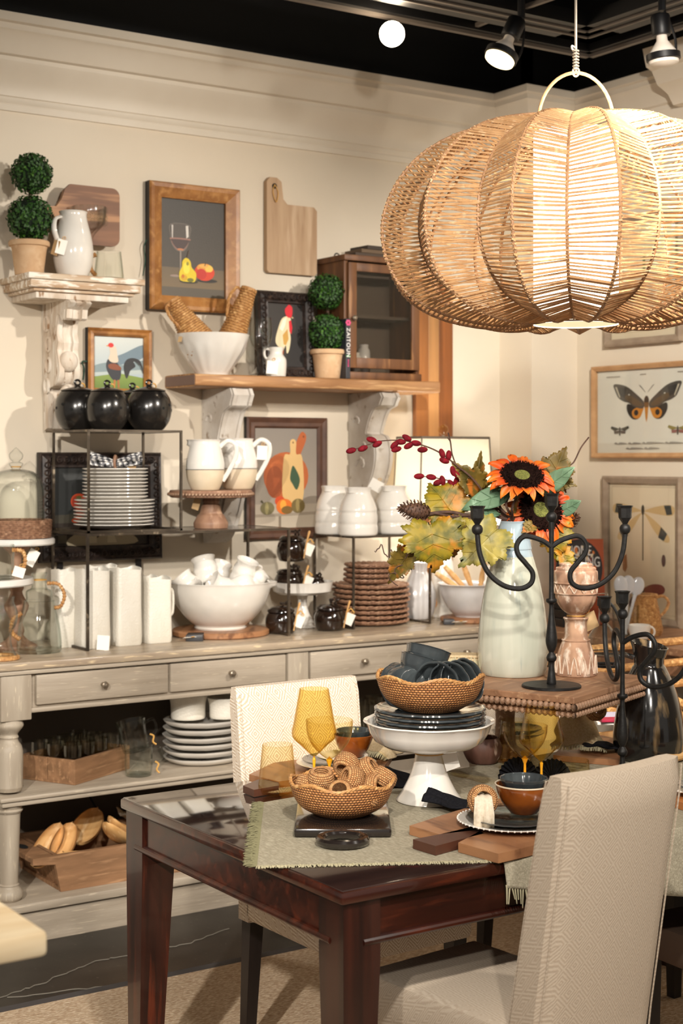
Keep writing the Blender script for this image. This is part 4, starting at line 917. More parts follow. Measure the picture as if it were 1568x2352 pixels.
# ---------------------------------------------------------------- plates in the cube
ORD = ['bottom', 'second from the bottom', 'third from the bottom', 'fourth from the bottom', 'fifth from the bottom', 'sixth from the bottom', 'seventh from the bottom', 'eighth from the bottom', 'ninth from the bottom', 'tenth from the bottom']
def ordn(k, n): return 'topmost' if k == n-1 else ORD[k]
def plate_prof(r, s, h=9): return sc([(0, 0), (r*.6, 0), (r*.66, 1.5), (r*.93, h*.72), (r, h), (r*.995, h+1.6), (r*.93, h*.72+2), (r*.62, 3), (0, 3)], s)
p = on(262, RZ+.010, 5.045); s = S(p)
big = None
for k in range(8):
    if big is None:
        big = MB().lathe(plate_prof(92, s), 48).build('dinner_plate', M['white'], None, 35, p)
        tag(big, '', 'plate', 'large white dinner plates in the steel cube'); o = big
    else: o = copy_tree(big)
    o.location = (p.x+random.uniform(-.002, .002), p.y, p.z+k*7.9*s)
    o['label'] = 'large white dinner plate inside the steel cube, %s of the large plates' % ordn(k, 8)
zt = p.z+8*7.9*s; sm = None
for k in range(9):
    if sm is None:
        sm = MB().lathe(plate_prof(75, s), 48).build('salad_plate', M['white'], None, 35, p); tag(sm, '', 'plate', 'small white plates in the steel cube'); o = sm
    else: o = copy_tree(sm)
    o.location = (p.x+.004, p.y, zt+k*7.9*s); o['label'] = 'smaller white plate inside the steel cube, %s of the small plates' % ordn(k, 9)
ztop_pl = zt+9*7.9*s+.001
# gingham napkin in a ring
def gingham_col(v):
    u = int((v[0]+v[2]*.4)/.010+100) % 2; q = int((v[1]*1.2+v[2])/.010+100) % 2
    c = (24, 25, 28) if u and q else ((226, 224, 220) if not u and not q else (112, 112, 116)); return lin(c)
t = thing('gingham_napkin', 'black and white gingham napkin in a wooden ring on the plate stack', 'napkin', (p.x, p.y-.01, ztop_pl), CAMROT)
for k, sx in enumerate((-1, 1)):
    mb = MB()
    def fl_(u, v, sx=sx):
        L_ = .088; w_ = .014+.034*u; a = 2*math.pi*v
        return (sx*(.005+L_*u), w_*math.cos(a)*(1+.2*math.sin(5*a))*.9, .024+.010*u+(.021+.008*math.sin(3*a+u*4))*math.sin(a)*(.55+.5*u))
    n = 40
    for i in range(18):
        for j in range(n):
            q = [fl_(i/18, j/n), fl_(i/18, (j+1)/n), fl_((i+1)/18, (j+1)/n), fl_((i+1)/18, j/n)]
            mb.add(q, [(0, 1, 2, 3)], 0, gingham_col(q[0]))
    mb.build('napkin_fold', M['print'], t, 60)
MB().tube([(0, .024*math.cos(i*.42), .026+.022*math.sin(i*.42)) for i in range(15)], .005, 8, closed=True).build('napkin_ring', M['turned'], t)
tagcard(t, (.062, -.01, .012), .03, .018, (.8, 0, .3), 'kraft')

# ---------------------------------------------------------------- beaded cake stand with two stoneware pitchers
p = on(484, RZ+.0005, 5.03); s = S(p)
t = thing('beaded_cake_stand', 'turned reddish wood cake stand with a beaded rim on the wide steel riser', 'cake stand', p, CAMROT)
prof = smooth_prof([(39, 0), (40, 10), (38, 16), (30, 30), (26, 34), (21, 52), (18, 56), (20, 62), (18, 66), (22, 70)], 4)
MB().lathe(sc([(0, 0)]+prof+[(0, 70)], s), 32).build('pedestal', M['turned'], t)
MB().lathe(sc([(0, 70), (90, 70), (94, 72), (95, 84), (93, 87), (0, 87)], s), 56).build('disc', M['turned'], t)
b0 = MB().ball((0, 0, 0), 4.2*s, 8, 6).mesh('bead', M['bead'])
for k in range(72):
    a = 2*math.pi*k/72; o = bpy.data.objects.new('bead', b0); COL.objects.link(o); o.parent = t; o.location = (96*s*math.cos(a), 96*s*math.sin(a), 78*s)
tagcard(t, (-28*s, -22*s, 66*s), 16*s, 24*s, (0, .3, 0), 'kraft')
zc = p.z+87*s+.0005
def stone_pitcher(px, Y, label, hang):
    q = on(px, zc, Y); s = S(q)
    t = thing('stoneware_pitcher', label, 'pitcher', q, CAMROT, 'two-tone stoneware pitchers')
    prof = smooth_prof([(29, 0), (33, 4), (41, 24), (44, 48), (44, 62), (40, 84), (35, 104), (34, 112), (36, 116)], 4)
    full = sc(shell(prof, 2.4), s)
    mb = MB()
    def sp(th, i, h):
        d = abs((th-math.pi+math.pi) % (2*math.pi)-math.pi); return 1+(.22*math.exp(-(d/.28)**2) if h > 100*s else 0)
    mb.lathe(full, 48, fr=sp)
    mb.M = [1 if sum(mb.V[i][2] for i in f)/len(f) < 48*s else 0 for f in mb.F]
    o = mb.build('body', [M['white'], M['cream_raw']], t)
    MB().tube([(44.6*s*math.cos(a), 44.6*s*math.sin(a), 48*s) for a in [i*2*math.pi/48 for i in range(48)]], .9*s, 5, closed=True).build('glaze_line', mat('grey_glaze_line', (120, 116, 110), .5) if 'grey_glaze_line' not in bpy.data.materials else bpy.data.materials['grey_glaze_line'], t)
    MB().tube(curve([(34*s, 0, 100*s), (52*s, 0, 114*s), (70*s, 0, 104*s), (70*s, 0, 78*s), (54*s, 0, 44*s), (40*s, 0, 22*s)], 6), 4.2*s, 10, flat=1.3).build('handle', M['white'], t)
    if hang: tagcard(t, (56*s, -6*s, 100*s), 24*s, 32*s, (0, .05, -.2))
    return t
stone_pitcher(471, 4.96, 'two-tone stoneware pitcher at the front of the beaded cake stand', False)
stone_pitcher(547, 5.06, 'two-tone stoneware pitcher with a hanging tag at the back of the cake stand', True)

# ---------------------------------------------------------------- white ringed jars on the small riser
def ringed_jar(px, Y, label):
    q = on(px, UZ+.0005, Y); s = S(q)
    t = thing('ringed_jar', label, 'jar', q, CAMROT, 'white ringed jars on the small riser')
    prof = smooth_prof([(42, 0), (45, 4), (45.5, 18), (44, 26), (45, 33), (44.5, 46), (43, 53), (43.5, 60), (38, 78), (31, 92), (29, 100), (31, 109)], 4)
    def sp(th, i, h):
        d = abs((th+2.2+math.pi) % (2*math.pi)-math.pi); return 1+(.2*math.exp(-(d/.3)**2) if h > 98*s else 0)
    MB().lathe(sc(shell(prof, 3), s), 48, fr=sp).build('body', M['white'], t)
    return t, s
ringed_jar(768, 5.14, 'white ringed ceramic jar at the wall end of the small riser')
ringed_jar(822, 4.985, 'white ringed ceramic jar at the front corner of the small riser')
t, s = ringed_jar(903, 5.02, 'white ringed ceramic jar with a tag at the lamp end of the small riser')
tagcard(t, (-34*s, -14*s, 122*s), 30*s, 26*s, (.2, .5, 0))

# ---------------------------------------------------------------- pictures leaning behind
dark = [((52, 52, 48), R01), ((40, 42, 42), [(0, .35), (.3, .5), (.6, .4), (1, .5), (1, 1), (0, 1)]), ((66, 62, 52), [(0, .3), (1, .3), (1, .38), (.5, .42), (0, .4)]), ((46, 38, 32), rect(0, 0, 1, .3)),
        ((188, 70, 36), ell(.27, .57, .085, .10)), ((150, 46, 26), ell(.24, .56, .04, .08)), ((96, 96, 50), ell(.27, .62, .03, .02)), ((170, 66, 30), ell(.24, .33, .05, .03)), ((176, 164, 138), [(.15, .02), (.85, .02), (.80, .16), (.70, .2), (.62, .1), (.52, .2), (.45, .1), (.3, .2)]), ((206, 196, 168), [(.34, .04), (.45, .04), (.45, .18), (.38, .2)]), ((206, 196, 168), [(.56, .04), (.66, .04), (.62, .2), (.57, .18)]), ((100, 94, 80), [(.05, .05), (.14, .05), (.14, .15), (.05, .15)])]
zb = pY(230, 1288, YW-.03).z
t = ornate('harvest_picture', 'wide dark carved frame with a sombre harvest scene behind the steel cube', 'painting', 84, 1040, 364, 1288, YW-.02, zb, .03, dark, .055)
# ledge blocks under it keep it standing on the sideboard
for xx in (-.16, .16): MB().box(xx-.01, .0, -(t.location.z-ZS)+.008, xx+.01, .012, -.1).build('easel_leg', M['frame_side'], t, 0)
pk = [(((156, 146, 132), (132, 124, 116)), R01), (((186, 174, 156), (170, 158, 142)), rect(0, 0, 1, .24)), ((150, 138, 122), [(0, .14), (1, .16), (1, .13), (0, .11)]), ((128, 116, 100), [(.38, 0), (.42, 0), (.42, .12), (.38, .12)]),
      ((176, 92, 46), ell(.50, .52, .36, .24)), ((176, 92, 46), [(.58, .70), (.72, .94), (.80, .95), (.82, .88), (.72, .72), (.66, .62)]), ((120, 62, 34), ell(.78, .915, .014, .012)), ((150, 74, 36), ell(.32, .46, .14, .16)),
      ((212, 176, 118), [(.46, .26), (.76, .26), (.76, .70), (.66, .74), (.66, .86), (.61, .89), (.56, .86), (.56, .74), (.46, .70)]), ((120, 84, 50), ell(.61, .855, .012, .01)), ((56, 82, 58), [(.56, .50), (.60, .62), (.66, .58), (.72, .48), (.67, .38), (.60, .44)]), ((96, 62, 40), ell(.68, .20, .06, .012)),
      ((196, 70, 30), ell(.40, .27, .08, .05)), ((112, 104, 70), ell(.20, .20, .11, .065)), ((150, 140, 96), ell(.19, .20, .03, .062)), ((214, 110, 36), ell(.47, .215, .13, .078)), ((236, 160, 60), ell(.45, .23, .05, .05)), ((120, 90, 40), ell(.51, .18, .09, .04)), ((112, 96, 56), ell(.69, .22, .11, .072)), ((146, 128, 80), ell(.68, .23, .03, .065)), ((70, 62, 36), [(.09, .27), (.12, .25), (.14, .255), (.11, .285)])]
cx, cz, fw, fh = wallrect(566, 957, 751, 1234, YW-.02)
t = thing('pumpkin_painting', 'brown-framed painting of pumpkins and two round cutting boards on the wall', 'painting', (cx, YW-.001, cz))
frame4(t, fw, fh, [(0, 0), (0, .02), (.008, .024), (.022, .018), (.036, .02), (.044, .012), (.044, .006)], [M['frame_brown'], M['frame_side']])
canvas(t, fw-.086, fh-.086, -.008, pk)

# ---------------------------------------------------------------- white rectangular ceramic vases
def rect_vase(px, Y, w_, d_, h_, label, spout=False, rz=0, z=ZS):
    q = on(px, z+.0005, Y); s = S(q)
    t = thing('rectangular_vase' if not spout else 'rectangular_jug', label, 'vase' if not spout else 'jug', q, rz, 'white textured rectangular vases')
    W, D, Hh = w_*s/2, d_*s/2, h_*s
    def ring(k, z, n=28, pull=0):
        out = []
        for i in range(n):
            a = 2*math.pi*i/n; c, s_ = math.cos(a), math.sin(a); e = .35
            x = W*k*math.copysign(abs(c)**e, c); y = D*k*math.copysign(abs(s_)**e, s_)
            zz = z+(.006*math.sin(2*a+.6)*(1 if z > Hh*.9 else 0))
            if pull and c < -.9: x *= 1.18; zz += .004
            out.append((x, y, zz))
        return out
    mb = MB(); rows = [ring(.96, 0), ring(1.0, .006), ring(1.03, Hh*.12), ring(.98, Hh*.5), ring(.98, Hh*.92), ring(1.0, Hh, pull=spout), ring(.93, Hh*.998, pull=spout), ring(.90, Hh*.9), ring(.90, .02)]
    n = 28; vs = [v for r in rows for v in r]; fs = [(i*n+j, i*n+(j+1) % n, (i+1)*n+(j+1) % n, (i+1)*n+j) for i in range(len(rows)-1) for j in range(n)]+[tuple(range(n-1, -1, -1)), tuple((len(rows)-1)*n+j for j in range(n))]
    mb.add(vs, fs).build('body', M['white_matte'], t, 50)
    if spout: MB().tube(curve([(W*.9, 0, Hh*.8), (W*1.35, 0, Hh*.78), (W*1.35, 0, Hh*.45), (W*.95, 0, Hh*.4)], 5), .006, 8).build('handle', M['white_matte'], t)
    return t
rect_vase(148, 5.06, 52, 56, 176, 'white textured vase beside the glass carafe at the end of the vase row')
rect_vase(212, 4.975, 72, 56, 180, 'white textured rectangular vase behind the front leg of the wide riser')
rect_vase(288, 4.985, 64, 56, 176, 'white textured rectangular vase standing between the riser leg and the short jug')
rect_vase(358, 4.99, 62, 52, 148, 'short white rectangular jug with pinched lip beside the mixing bowl', True)
rect_vase(230, 5.10, 74, 40, 176, 'white textured rectangular vase in the row behind, below the plates')
o = rect_vase(340, 5.12, 36, 40, 142, 'small white textured vase half hidden behind the short jug')
q = pz(215, 1494, ZS)
o = MB().box(-.022, -.0006, 0, .022, .0006, .052).build('price_card', M['paper'], None, 0, (q.x+.025, q.y-.02, ZS+.001), (-.25, .12, -.2)); tag(o, 'white price card leaning at the foot of the riser leg', 'card')

# ---------------------------------------------------------------- mixing bowl on its round board
q = on(506, ZS, 5.07); s = S(q)
t = thing('round_board', 'round acacia serving board with a dark handle under the mixing bowl', 'serving board', (q.x, q.y, ZS+.0005), CAMROT)
MB().lathe(sc([(0, 0), (108, 0), (112, 3), (112, 11), (108, 14), (0, 14)], s), 48).build('disc', M['board_walnut'], t)
MB().box(-66*s, -134*s, 0, -28*s, -84*s, 14*s, ch=.002).build('handle', mat('slate_handle', (52, 52, 56), .4), t)
tagcard(t, (-52*s, -138*s, 10*s), 34*s, 14*s, (1.3, 0, .4))
BZ = ZS+14*s+.001
q = on(506, BZ, 5.07); s = S(q)
t = thing('mixing_bowl', 'large white mixing bowl with pouring spout full of white mugs', 'bowl', (q.x, q.y, BZ), CAMROT)
prof = smooth_prof([(58, 0), (60, 4), (58, 7), (78, 24), (100, 52), (112, 80), (117, 102), (119, 107)], 4)
def sp(th, i, h):
    d = abs((th+math.pi) % (2*math.pi)-math.pi); return 1+(.10*math.exp(-(d/.16)**2) if h > 96*s else 0)
MB().lathe(sc(shell(prof, 4), s), 72, fr=sp).build('body', M['white'], t)
def mug(c, axis, k, label, rot=0, kind=0):
    m_ = thing('white_mug', label, 'mug', c, 0, 'white mugs heaped in the mixing bowl')
    m_.rotation_mode = 'QUATERNION'; z = Vector(axis).normalized(); m_.rotation_quaternion = Vector((0, 0, 1)).rotation_difference(z) @ Quaternion((0, 0, 1), rot)
    prof = smooth_prof([(24, 0), (28, 4), (30, 16), (29, 26), (30, 36), (27, 48), (26, 56), (30, 66)], 3)
    MB().lathe(sc(shell(prof, 2), k*s), 32).build('body', M['white'], m_)
    MB().tube(curve([(27*s*k, 0, 56*s*k), (46*s*k, 0, 54*s*k), (46*s*k, 0, 26*s*k), (28*s*k, 0, 14*s*k)], 5), 3.4*s*k, 8).build('handle', M['white'], m_)
    return m_
BC = Vector((q.x, q.y, BZ))
for dx, dz, dy, ax, k, rot, lab in (
    (-70, 98, -6, (-.6, .1, .7), .85, 2.5, 'tipped at the vase side of the heap'),
    (-34, 128, 14, (-.25, .3, .9), .95, .3, 'standing upside down high at the back of the heap'),
    (10, 90, -30, (-.75, -.3, .5), 1.0, 1.2, 'lying on its side at the front of the heap'),
    (54, 92, -20, (.3, -.2, -.8), .95, .4, 'upturned in front of the crocks'),
    (52, 126, 6, (.35, -.2, .9), .9, .0, 'with pinched rim on top at the spout side'),
    (84, 112, 16, (.7, .0, .6), .6, -.4, 'small one poking out over the spout'),
    (-8, 118, 40, (.2, .5, .8), .85, 2.0, 'half buried at the rear of the heap'),
    (-44, 82, -44, (-.3, -.5, .5), .75, .9, 'low at the front near the short jug')):
    a = rt*ax[0]+fwv*ax[1]+upv*ax[2]; c = BC+rt*(dx*s)+fwv*(dy*s)+upv*(dz*s)
    m_ = mug(c-a.normalized()*30*s*k, a, k, 'white mug in the mixing bowl '+lab, rot)
    if dx in (54, 10): tagcard(m_, (24*s, 0, 40*s), 30*s, 26*s, (0, .4, 1.2))

# ---------------------------------------------------------------- black crocks and their cake stand
def crock(p, s, label, w_=35, h_=62, spoon=True, group='black glazed crocks', rz=0.0, dip=0):
    t = thing('lidded_crock', label, 'crock', p, CAMROT+rz, group); k = w_/35.; e = h_/62.
    prof = smooth_prof([(26*k, 0), (31*k, 3*e), (35*k, 16*e), (36*k, 30*e), (32*k, 42*e), (29*k, 46*e)], 4)
    MB().lathe(sc([(0, 0)]+prof+[(27*k, 46*e), (0, 45*e)], s), 32).build('body', M['treacle'], t)
    lid = MB().lathe(sc([(0, 46*e), (30*k, 46.2*e), (32*k, 48*e), (31*k, 52*e), (24*k, 58*e), (10*k, 60*e), (0, 60.5*e)], s), 32).build('lid', M['treacle'], t)
    mb = MB(); random.seed(int(p.x*1000))
    for i in range(9): mb.ball(((8+random.uniform(-8, 14))*k*s, random.uniform(-9, 9)*k*s, (61+random.uniform(0, 10))*e*s), 3.6*k*s, 8, 6)
    mb.build('berry_knob', M['treacle'], lid)
    if spoon:
        sp = MB().tube(curve([(30*k*s, -22*k*s, 8*e*s), (36*k*s, -26*k*s, 40*e*s), (44*k*s, -22*k*s, 70*e*s)], 5), [3.4*s]*6+[3.4*s, 4*s, 5*s, 6*s, 4*s], 8, flat=.5).build('wooden_spoon', M['scoop'], t)
        MB().tube(curve([(38*k*s, -27*k*s, 44*e*s), (46*k*s, -30*k*s, 52*e*s), (52*k*s, -28*k*s, 44*e*s)], 4), 1.6*s, 5).build('raffia_bow', M['raffia'], t)
        tagcard(t, (48*k*s, -24*k*s, 40*e*s), 20*s, 28*s, (.2, .4, 0), 'paper')
    return t
q = on(645, ZS+.0005, 4.985); crock(q, S(q), 'black glazed crock with a wooden spoon in front of the scalloped stand', 35, 64)
q = on(758, ZS+.0005, 4.965); crock(q, S(q), 'black glazed crock standing alone in front of the rattan chargers', 36, 62, True)
q = on(694, ZS+.0005, 5.13); s = S(q)
t = thing('scalloped_cake_stand', 'white scalloped cake stand with black crocks on the sideboard', 'cake stand', q, CAMROT)
def scal(th, i, h): return 1+.025*abs(math.sin(4*th)) if h > 76*s else 1
prof = smooth_prof([(40, 0), (40, 3), (26, 12), (13, 40), (10, 60), (14, 74)], 4)+[(58, 76), (66, 82), (70, 100), (72, 104), (69, 104), (64, 86), (0, 84)]
MB().lathe(sc([(0, 0)]+prof, s), 80, fr=scal).build('body', M['white'], t)
zc = q.z+84*s+.0005
def onstand(dx, dy): return Vector((q.x, q.y, zc))+rt*(dx*s)+fwv*(dy*s)
crock(onstand(-28, -18), s, 'black crock with spoon at the front of the scalloped stand', 34, 52)
crock(onstand(30, -4), s, 'small black crock on the scalloped stand beside the chargers', 21, 34, False)
crock(onstand(-34, 38), s, 'black crock at the back of the scalloped stand', 24, 46, False)
crock(onstand(-24, -16)+upv*(67*s), s, 'black crock topping the pile on the scalloped stand', 33, 62)

# ---------------------------------------------------------------- rattan chargers
q = on(850, ZS+.0005, 5.085); s = S(q); random.seed(5)
def charger(r): 
    mb = MB().lathe(sc([(0, 0), (r*.8, 0), (r*.97, 4), (r, 8), (r*.97, 11), (r*.75, 5), (0, 4)], s), 48)
    n = 90
    for ph in (0, math.pi): mb.tube([((r+1.8*math.cos(a*14+ph))*s*math.cos(a), (r+1.8*math.cos(a*14+ph))*s*math.sin(a), (9+1.8*math.sin(a*14+ph))*s) for a in [2*math.pi*i/n for i in range(n)]], 2.0*s, 5, closed=True)
    return mb
base_o = None
for k in range(8):
    if base_o is None: base_o = charger(86).build('rattan_charger', M['wicker_d'], None, 40); tag(base_o, 'large braided brown rattan charger in the stack under the small riser', 'charger', 'large rattan chargers'); o = base_o
    else: o = copy_tree(base_o)
    o.location = (q.x+random.uniform(-.006, .006), q.y+random.uniform(-.004, .004), q.z+k*11.5*s); o['label'] = 'large braided brown rattan charger under the small riser, %s of its stack' % ordn(k, 8)
zz = q.z+8*11.5*s; base_o = None
for k in range(4):
    if base_o is None: base_o = charger(56).build('rattan_coaster_plate', M['wicker_d'], None, 40); tag(base_o, 'small braided rattan plate on top of the stack of chargers', 'rattan plate', 'small rattan plates'); o = base_o
    else: o = copy_tree(base_o)
    o.location = (q.x-.004+random.uniform(-.003, .003), q.y, zz+k*11.5*s); o['label'] = 'small braided rattan plate above the large chargers, %s of the small ones' % ordn(k, 4)

# ---------------------------------------------------------------- ribbed vase, bowl of scoops, table lamp
q = on(962, ZS+.0005, 5.10); s = S(q)
t = thing('ribbed_vase', 'grey-white ribbed ceramic vase between the chargers and the scoop bowl', 'vase', q)
prof = smooth_prof([(24, 0), (30, 6), (38, 34), (36, 66), (24, 96), (18, 112), (24, 130)], 4)
MB().lathe(sc(shell(prof, 2.5), s), 72, fr=lambda th, i, h: 1+.03*math.cos(12*th)).build('body', M['grey_white'], t)
q = on(1080, ZS, 4.92); s = S(q)
t = thing('oval_board', 'acacia board with a dark handle under the bowl of wooden scoops', 'serving board', (q.x, q.y, ZS+.0005), CAMROT)
MB().lathe(sc([(0, 0), (67, 0), (70, 3), (70, 9), (67, 11), (0, 11)], s), 40).build('disc', M['board_walnut'], t)
MB().box(-66*s, -80*s, 0, -42*s, -46*s, 11*s, ch=.002).build('handle', bpy.data.materials['slate_handle'], t)
tagcard(t, (-30*s, -84*s, 8*s), 34*s, 24*s, (1.2, 0, .3))
BZ = ZS+11*s+.001
q = on(1080, BZ, 4.92); s = S(q)
t = thing('serving_bowl', 'grey-white serving bowl holding wooden scoops on the sideboard', 'bowl', (q.x, q.y, BZ), CAMROT)
prof = smooth_prof([(36, 0), (38, 4), (52, 18), (66, 46), (70, 68), (77, 75)], 4)
MB().lathe(sc(shell(prof, 3), s), 64, fr=lambda th, i, h: 1+.02*abs(math.sin(3*th))).build('body', M['grey_white'], t)
BC = Vector((q.x, q.y, BZ))
for k, (dx, ang, L_, lab) in enumerate(((-36, -1.0, 62, 'nearest the ribbed vase'), (-18, -.75, 66, 'lying on the first one'), (4, -.35, 62, 'in the middle'), (26, .2, 60, 'standing upright'), (44, .75, 58, 'behind the green jug vase'))):
    c = BC+rt*(dx*s*.8)+upv*(66*s)+fwv*((k % 3-1)*12*s)
    o = MB().tube([(0, 0, -20*s), (0, 0, 4*s), (0, 0, L_*.5*s), (0, 0, L_*s)], [5*s, 5*s, 7*s, 5*s], 10).build('wooden_pestle', M['scoop'], None, 35, c); o.rotation_euler = (0, ang, CAMROT)
    tag(o, 'pale wooden pestle in the serving bowl, '+lab, 'pestle', 'wooden pestles in the serving bowl')
o = thing('card_sign', 'kraft card with an oval stamp tucked in the serving bowl', 'card', BC+rt*(50*s)+fwv*(-30*s)+upv*(78*s), CAMROT)
MB().box(-20*s, 0, -14*s, 20*s, .001, 40*s).build('card', M['paper'], o, 0)
MB().tube([(12*s*math.cos(i*.3), -.0006, 16*s+17*s*math.sin(i*.3)) for i in range(21)], .0007, 4, closed=True).build('stamp', M['book_dark'], o)

# table lamp
LX = Vector((3.911, 5.11, ZS+.0005)); s = S(LX)
t = thing('table_lamp', 'lit table lamp with a white panelled shade and glass finial on the sideboard', 'lamp', LX, 0)
zt_ = H+(CY-1006)*s-ZS; zb_ = zt_-172*s
def shade_ring(k, z): return [(x*.187*k, y*.092*k, z) for x, y in ((-1, -1), (1, -1), (1, 1), (-1, 1))]
R1 = .18
top_, bot_ = shade_ring(.95, zt_), shade_ring(1.03, zb_)
mb = MB()
for i in range(4): j = (i+1) % 4; mb.add([bot_[i], bot_[j], top_[j], top_[i]], [(0, 1, 2, 3)])
sh = mb.build('shade', M['lampshade'], t, 0); so = sh.modifiers.new('thick', 'SOLIDIFY'); so.thickness = .003
gp = mat('grey_piping', (120, 110, 98), .7)
for i in range(4): MB().tube([bot_[i], top_[i]], .0035, 6).build('seam', gp, sh)
for nm, P in (('top_binding', top_), ('bottom_binding', bot_)): MB().tube(P, .005, 6, closed=True).build(nm, gp, sh)
MB().tube([(0, 0, .02), (0, 0, zt_+.012)], .005, 8).build('rod', M['pewter'], t)
MB().tube([(-R1*.9, .0, zt_-.01), (R1*.9, .0, zt_-.01)], .003, 6).build('spider', M['pewter'], t)
MB().ball((0, 0, zt_+.012+12*s), 12*s, 18, 12).build('finial', M['glass_amber'], t)
prof = smooth_prof([(.052, 0), (.055, .01), (.04, .03), (.026, .06), (.046, .12), (.05, .18), (.035, .25), (.018, .29), (.018, .32)], 4)
MB().lathe([(0, 0)]+prof+[(0, .32)], 32).build('base', M['white'], t)
MB().ball((0, 0, zb_+.10), .03, 14, 10).build('bulb', M['bulb_warm'], t)
L = bpy.data.lights.new('table_lamp_glow', 'POINT'); L.energy = 13; L.color = (1, .94, .84); L.shadow_soft_size = .04
lo = bpy.data.objects.new('table_lamp_glow', L); COL.objects.link(lo); lo.location = LX+Vector((.0, -.04, zb_+.10))

# ---------------------------------------------------------------- left end: marble stands, cloche, glassware
q = on(38, ZS+.0005, 5.10); s = S(q)
t = thing('marble_cake_stand', 'tall marble cake stand on a turned wood column under the glass cloche', 'cake stand', q)
prof = smooth_prof([(46, 0), (46, 8), (30, 16), (16, 30), (18, 40), (14, 60), (22, 80), (28, 98), (18, 116), (13, 130), (17, 140), (12, 160), (12, 200), (15, 216), (28, 228), (32, 238)], 3)
MB().lathe(sc([(0, 0)]+prof+[(0, 238)], s), 28).build('column', M['turned'], t)
MB().lathe(sc([(0, 238), (84, 238), (87, 241), (87, 250), (84, 253), (0, 253)], s), 48).build('disc', M['marble'], t)
tagcard(t, (46*s*RT[0]-10*s, 46*s*RT[1]-20*s, 226*s), 24*s, 38*s, (0, .5, CAMROT))
zc = q.z+253*s+.0005
t = thing('wicker_tray', 'round dark wicker tray with a low woven rim under the cloche', 'tray', (q.x, q.y, zc))
MB().lathe(sc([(0, 0), (72, 0), (74, 4), (70, 5), (0, 5)], s), 40).build('floor', M['wicker_d'], t)
mb = MB()
for j in range(10):
    n = 48; mb.tube([((75+2.2*((k+j) % 2)+j*.25)*s*math.cos(2*math.pi*k/n), (75+2.2*((k+j) % 2)+j*.25)*s*math.sin(2*math.pi*k/n), (3+4.1*j)*s) for k in range(n)], 2.5*s, 5, closed=True)
o = mb.build('woven_rim', M['wicker_d'], t); o['kind'] = 'stuff'
t = thing('glass_cloche', 'clear glass bell cloche with a knob handle on the wicker tray', 'cloche', (q.x-.002, q.y, zc+5*s+.0005))
prof = smooth_prof([(64, 0), (64, 60), (63, 105), (56, 130), (40, 146), (18, 152)], 4)
MB().lathe(sc([(r, h) for r, h in prof]+[(0, 153), (0, 150.5)]+[(r-2, h-1.5) for r, h in reversed(prof)], s), 48).build('bell', M['glass'], t)
MB().lathe(sc([(0, 152)]+smooth_prof([(8, 152), (14, 160), (16, 166), (8, 170), (14, 176), (16, 186), (10, 194), (4, 200)], 3)+[(0, 203)], s), 24).build('knob', M['glass'], t)
MB().tube([(11*s*math.cos(i*.5), 11*s*math.sin(i*.5), 158*s) for i in range(13)], 1.5*s, 5, closed=True).build('raffia_tie', M['raffia'], t)
q2 = on(-40, ZS+.0005, 5.0); s = S(q2)
t = thing('marble_cake_stand', 'low marble cake stand carrying a glass mug at the end of the sideboard', 'cake stand', q2)
prof = smooth_prof([(44, 0), (44, 8), (28, 18), (14, 40), (22, 60), (14, 90), (12, 130), (24, 160)], 3)
MB().lathe(sc([(0, 0)]+prof+[(0, 160)], s), 28).build('column', M['turned'], t)
MB().lathe(sc([(0, 160), (113, 160), (116, 163), (116, 173), (113, 176), (0, 176)], s), 48).build('disc', M['marble'], t)
zc = q2.z+176*s+.0005
def rmug(p, s, r0, r1, hh_, label, hx, name='glass_mug', cat='glass mug'):
    t = thing(name, label, cat, p, CAMROT)
    MB().lathe(sc(shell(smooth_prof([(r0, 0), (r0+1, 3), (r0, hh_*.2), (r1, hh_*.9), (r1, hh_)], 3), 2.0, 6), s), 36).build('cup', M['glass_green'], t)
    wrapped(t, curve([(hx*r1*.95*s, -4*s, hh_*.85*s), (hx*(r1+22)*s, -6*s, hh_*.8*s), (hx*(r1+24)*s, -6*s, hh_*.38*s), (hx*r0*.98*s, -4*s, hh_*.2*s)], 5), 5*s); return t
q3 = Vector((q2.x, q2.y, zc))+rt*(44*s)+fwv*(-40*s)
t = rmug(q3, s, 36, 37, 78, 'clear glass mug with rattan handle on the low marble stand', 1)
tagcard(t, (54*s, -12*s, 28*s), 26*s, 24*s, (.2, .3, .2))
# carafe and jug
q = pz(90, 1498, ZS); q.z = ZS+.0005; s = S(q)
t = thing('glass_carafe', 'pale glass carafe with stepped neck and rattan-wrapped handle on the sideboard', 'carafe', q, CAMROT)
prof = smooth_prof([(46, 0), (50, 4), (51, 22), (47, 60), (36, 112), (34, 118), (30, 120), (30, 140), (18, 148), (15, 170), (18, 176), (18, 182)], 3)
MB().lathe(sc(shell(prof, 2, 8), s), 40).build('body', M['glass_green'], t)
wrapped(t, curve([(20*s, 0, 158*s), (44*s, 0, 156*s), (58*s, 0, 132*s), (50*s, 0, 106*s), (36*s, 0, 102*s)], 5), 4.5*s, turns=16)
MB().tube([(16.5*s*math.cos(i*.5), 16.5*s*math.sin(i*.5), 166*s) for i in range(13)], 1.2*s, 5, closed=True).build('raffia_tie', M['raffia'], t)
wrapped(t, curve([(-34*s, -34*s, 92*s), (-52*s, -40*s, 78*s), (-54*s, -42*s, 50*s), (-38*s, -36*s, 34*s)], 5), 5*s, name='side_grip')
q = on(4, ZS+.0005, 4.84); s = S(q)
t = thing('glass_pitcher', 'clear glass pitcher with raffia-wrapped foot at the very end of the sideboard', 'pitcher', q, CAMROT)
prof = smooth_prof([(34, 0), (37, 4), (24, 30), (22, 60), (34, 84), (36, 110), (28, 132), (30, 144)], 3)
